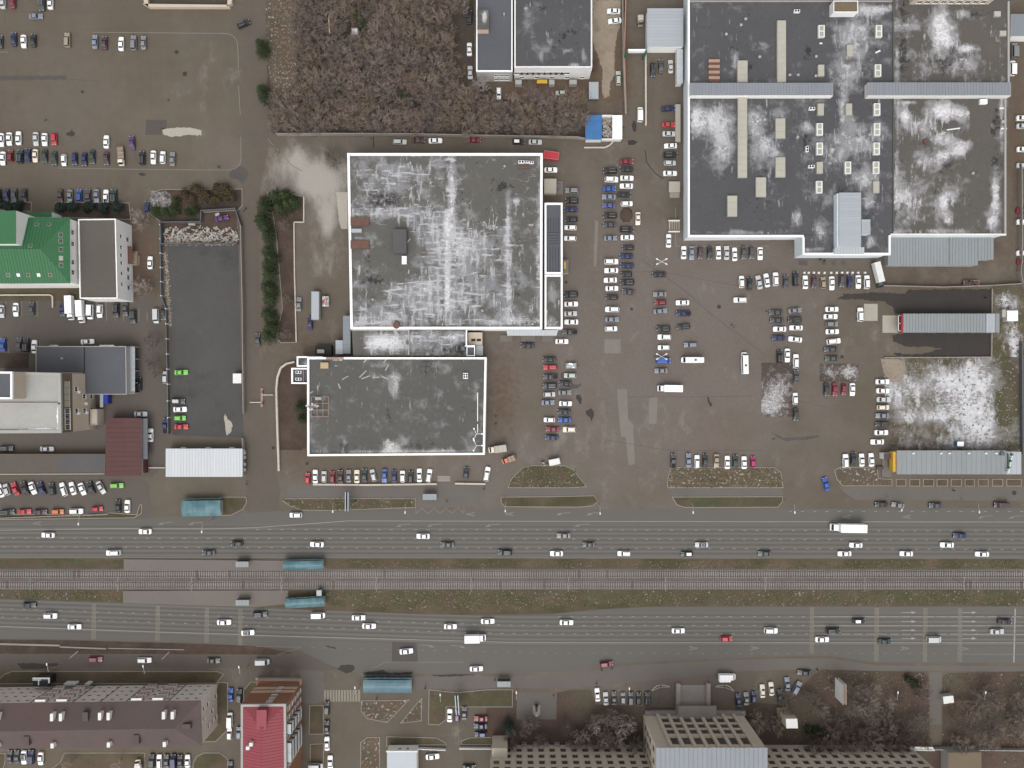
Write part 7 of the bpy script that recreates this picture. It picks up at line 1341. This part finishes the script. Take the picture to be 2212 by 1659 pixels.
SINGLE = [(0, 1, 1270, 260, VB, 'twig_pale', 1.0, 'pale leafless tree beside the white-walled block upper corner'), (0, 1, 1290, 850, VB, 'twig_pale', .95, 'pale leafless tree right of the white-walled block lower corner'), (0, 1, 1240, 800, VB, 'twig_pale', .7, 'thin leafless tree against white wall lower corner'), (0, 1, 1365, 1290, VB, 'twig_dark', .9, 'dark leafless tree left of dark yard, upper of pair'), (0, 1, 1370, 1470, VB, 'twig_dark', .85, 'dark leafless tree left of dark yard, lower of pair'), (0, 1, 1390, 1560, VB, 'twig_dark', .6, 'small dark leafless tree left of green car'),
    (1, 0, 690, 1390, VB, 'twig_dark', .95, 'dark leafless tree at upper left corner of the hall'), (1, 0, 1960, 800, VF, None, 1.0, 'pale forked birch left of silver car in top centre yard'), (1, 0, 1900, 770, VF, None, .8, 'second pale birch in front of top centre building'), (1, 1, 260, 300, VB, 'twig2', .6, 'leafless shrub in upper conifer bed'), (1, 1, 290, 940, VB, 'twig2', .55, 'leafless shrub in lower conifer bed'), (1, 1, 270, 1230, VB, 'twig2', .6, 'leafless shrub at bottom of conifer bed'),
    (2, 3, 700, 1250, VF, None, .9, 'pale birch below white cars, left of institute front'), (2, 3, 920, 1250, VF, None, 1.0, 'pale birch nearest the institute left corner'), (2, 3, 1010, 1230, VF, None, .85, 'pale birch touching institute left corner'), (2, 3, 555, 1330, VF, None, .8, 'pale birch above left wing, leftmost'), (2, 3, 610, 1330, VF, None, .8, 'pale birch above left wing, second from left'), (2, 3, 890, 1350, VF, None, .9, 'pale birch above left wing right end'), (2, 3, 770, 1370, VF, None, .9, 'pale birch in front of left wing windows'), (3, 3, 860, 1400, VF, None, 1.0, 'pale birch in front of right wing windows'), (3, 3, 1010, 1060, VF, None, .7, 'pale birch in middle of right park'), (3, 3, 760, 1090, VF, None, .8, 'pale birch left of middle in right park'),
    (0, 3, 620, 1610, VF, None, .7, 'pale bare tree in yard below apartment block'), (0, 3, 1050, 1590, VF, None, .8, 'pale bare tree beside row below apartment block'), (1, 2, 400, 200, VC, None, .9, 'dark conifer at left wall of lower hall'), (1, 2, 405, 300, VC, None, .7, 'small dark conifer below it at lower hall left wall'), (1, 3, 2180, 1270, VC, 'needles_blue', .95, 'dark blue-green spruce on lawn left of monument')]
for i, j, x, y, V, cm, sc, l in SINGLE: tree('conifer' if V is VC else 'birch_tree' if V is VF else 'bare_tree', *T(i, j, x, y), V, l, 'single trees', sc, cm)
PK = []; tries = 0
while len(PK) < 84 and tries < 9000:
    tries += 1; x, y = rg.uniform(1090, 2205), rg.uniform(1480, 1600)
    ok = (1200 < x < 1385 and y > 1535) or (1690 < x < 1995 and 1480 < y < 1600 and not (1790 < x < 1812 and y < 1510)) or (2040 < x and 1465 < y) or (1100 < x < 1200 and y > 1545) or (1600 < x < 1690 and 1545 < y < 1600)
    if ok and abs(x-1710) > 18 and all((x-a)**2+(y-b)**2 > 14.5**2 for a, b in PK): PK.append((x, y))
for x, y in PK: tree('bare_tree', x, y, VB, 'dark leafless tree among the parkland below the lower carriageway', 'dark leafless park trees', rg.uniform(.6, 1.1), rg.choice(('twig_dark', 'twig2', 'twig1', 'twig0')))
for k, (x, y) in enumerate(TP(3, 3, '60,1290 340,1300 420,1320 470,1340 1200,890 1260,930')): tree('leafy_shrub', x, y, VU, f'dark evergreen bush, {ORD[k]} from left below the park kiosk' if k < 4 else f'dark bush beside path in right park, {"left" if k == 4 else "right"}', 'park bushes', 1.0, 'needles', 'shrub')
# ------------------------------------------------------------------ dry grass and weeds (uncountable ground cover)
def inside(x, y, P):
    c = False; n = len(P)
    for i in range(n):
        (x1, y1), (x2, y2) = P[i], P[(i+1) % n]
        if (y1 > y) != (y2 > y) and x < (x2-x1)*(y-y1)/(y2-y1)+x1: c = not c
    return c
def tufts(P, dens, mats, label, z=.12, hh=(.15, .5)):
    w = P2(P); xs_, ys_ = [p[0] for p in w], [p[1] for p in w]; rd = random.Random(len(P)*7+int(xs_[0])); n = int((max(xs_)-min(xs_))*(max(ys_)-min(ys_))*dens); m = MB()
    for _ in range(n):
        x, y = rd.uniform(min(xs_), max(xs_)), rd.uniform(min(ys_), max(ys_))
        if not inside(x, y, w): continue
        mi = 0 if rd.random() < .93 else 1; a = rd.uniform(0, 6.28); h = rd.uniform(*hh)*.5; r = rd.uniform(.08, .26)
        for q in (0, 2.1, 4.2): c, s_ = math.cos(a+q), math.sin(a+q); l = rd.uniform(.15, .45); m.add([(x-s_*r, y+c*r, z+.02), (x+s_*r, y-c*r, z+.02), (x+c*l+s_*r*.4, y+s_*l-c*r*.4, z+h), (x+c*l-s_*r*.4, y+s_*l+c*r*.4, z+h)], [(0, 1, 2, 3)], mi)
    o = m.build('dry_grass', mats); tag(o, label, 'grass', kind='stuff')
tufts(TP(3, 1, '985,1425 2170,1425')+TP(3, 2, '2175,570 1050,570'), .35, ['tuft_snow', 'tuft'], 'dry weeds in the snowy field above the shop', .02)
tufts([(700, 1276), (1100, 1276), (2212, 1276), (2212, 1306), (1300, 1310), (1050, 1320), (720, 1310)], 1.2, ['tuft', 'tuft_snow'], 'dry grass strip below tram tracks', .03)
tufts([(700, 1212), (2212, 1212), (2212, 1228), (700, 1228)], .9, ['tuft', 'tuft'], 'dry grass strip above tram tracks', .03)
tufts(VERGES[3][0], 1.6, ['tuft', 'tuft_snow'], 'weedy grass on snowy verge below parked row'); tufts(VERGES[1][0], 1.6, ['tuft', 'tuft_snow'], 'weedy grass on mound verge right of lower hall'); tufts(VERGES[0][0], 1.4, ['tuft', 'tuft_snow'], 'grass on verge left of bus shelter')
tufts(TP(3, 3, '290,960 400,850 470,812 1340,832 1390,880 1390,1100 1400,1400 160,1400 100,1110 215,1050'), .6, ['tuft', 'tuft_snow'], 'dry undergrowth in park right of institute', .02, (.2, .6)); tufts(TP(3, 3, '1510,870 1560,840 2212,825 2212,1659 1500,1480'), .6, ['tuft', 'tuft_snow'], 'dry undergrowth in far right park', .02, (.2, .6))
tufts(TP(1, 0, '120,0 1700,0 1700,700 2212,900 2212,1150 200,1160 130,1000'), .45, ['twig0', 'twig1'], 'brown undergrowth on floor of the bare grove', .01, (.2, .7)); tufts(TP(3, 1, '1940,820 2200,820 2200,1420 1940,1420'), .9, ['tuft', 'tuft_snow'], 'weeds in rough plot right of car wash', .02)
tufts([(-20, 1275), (265, 1276), (265, 1299), (-20, 1290)], 1.2, ['tuft', 'tuft_snow'], 'grass strip left of lower tram platform', .03)
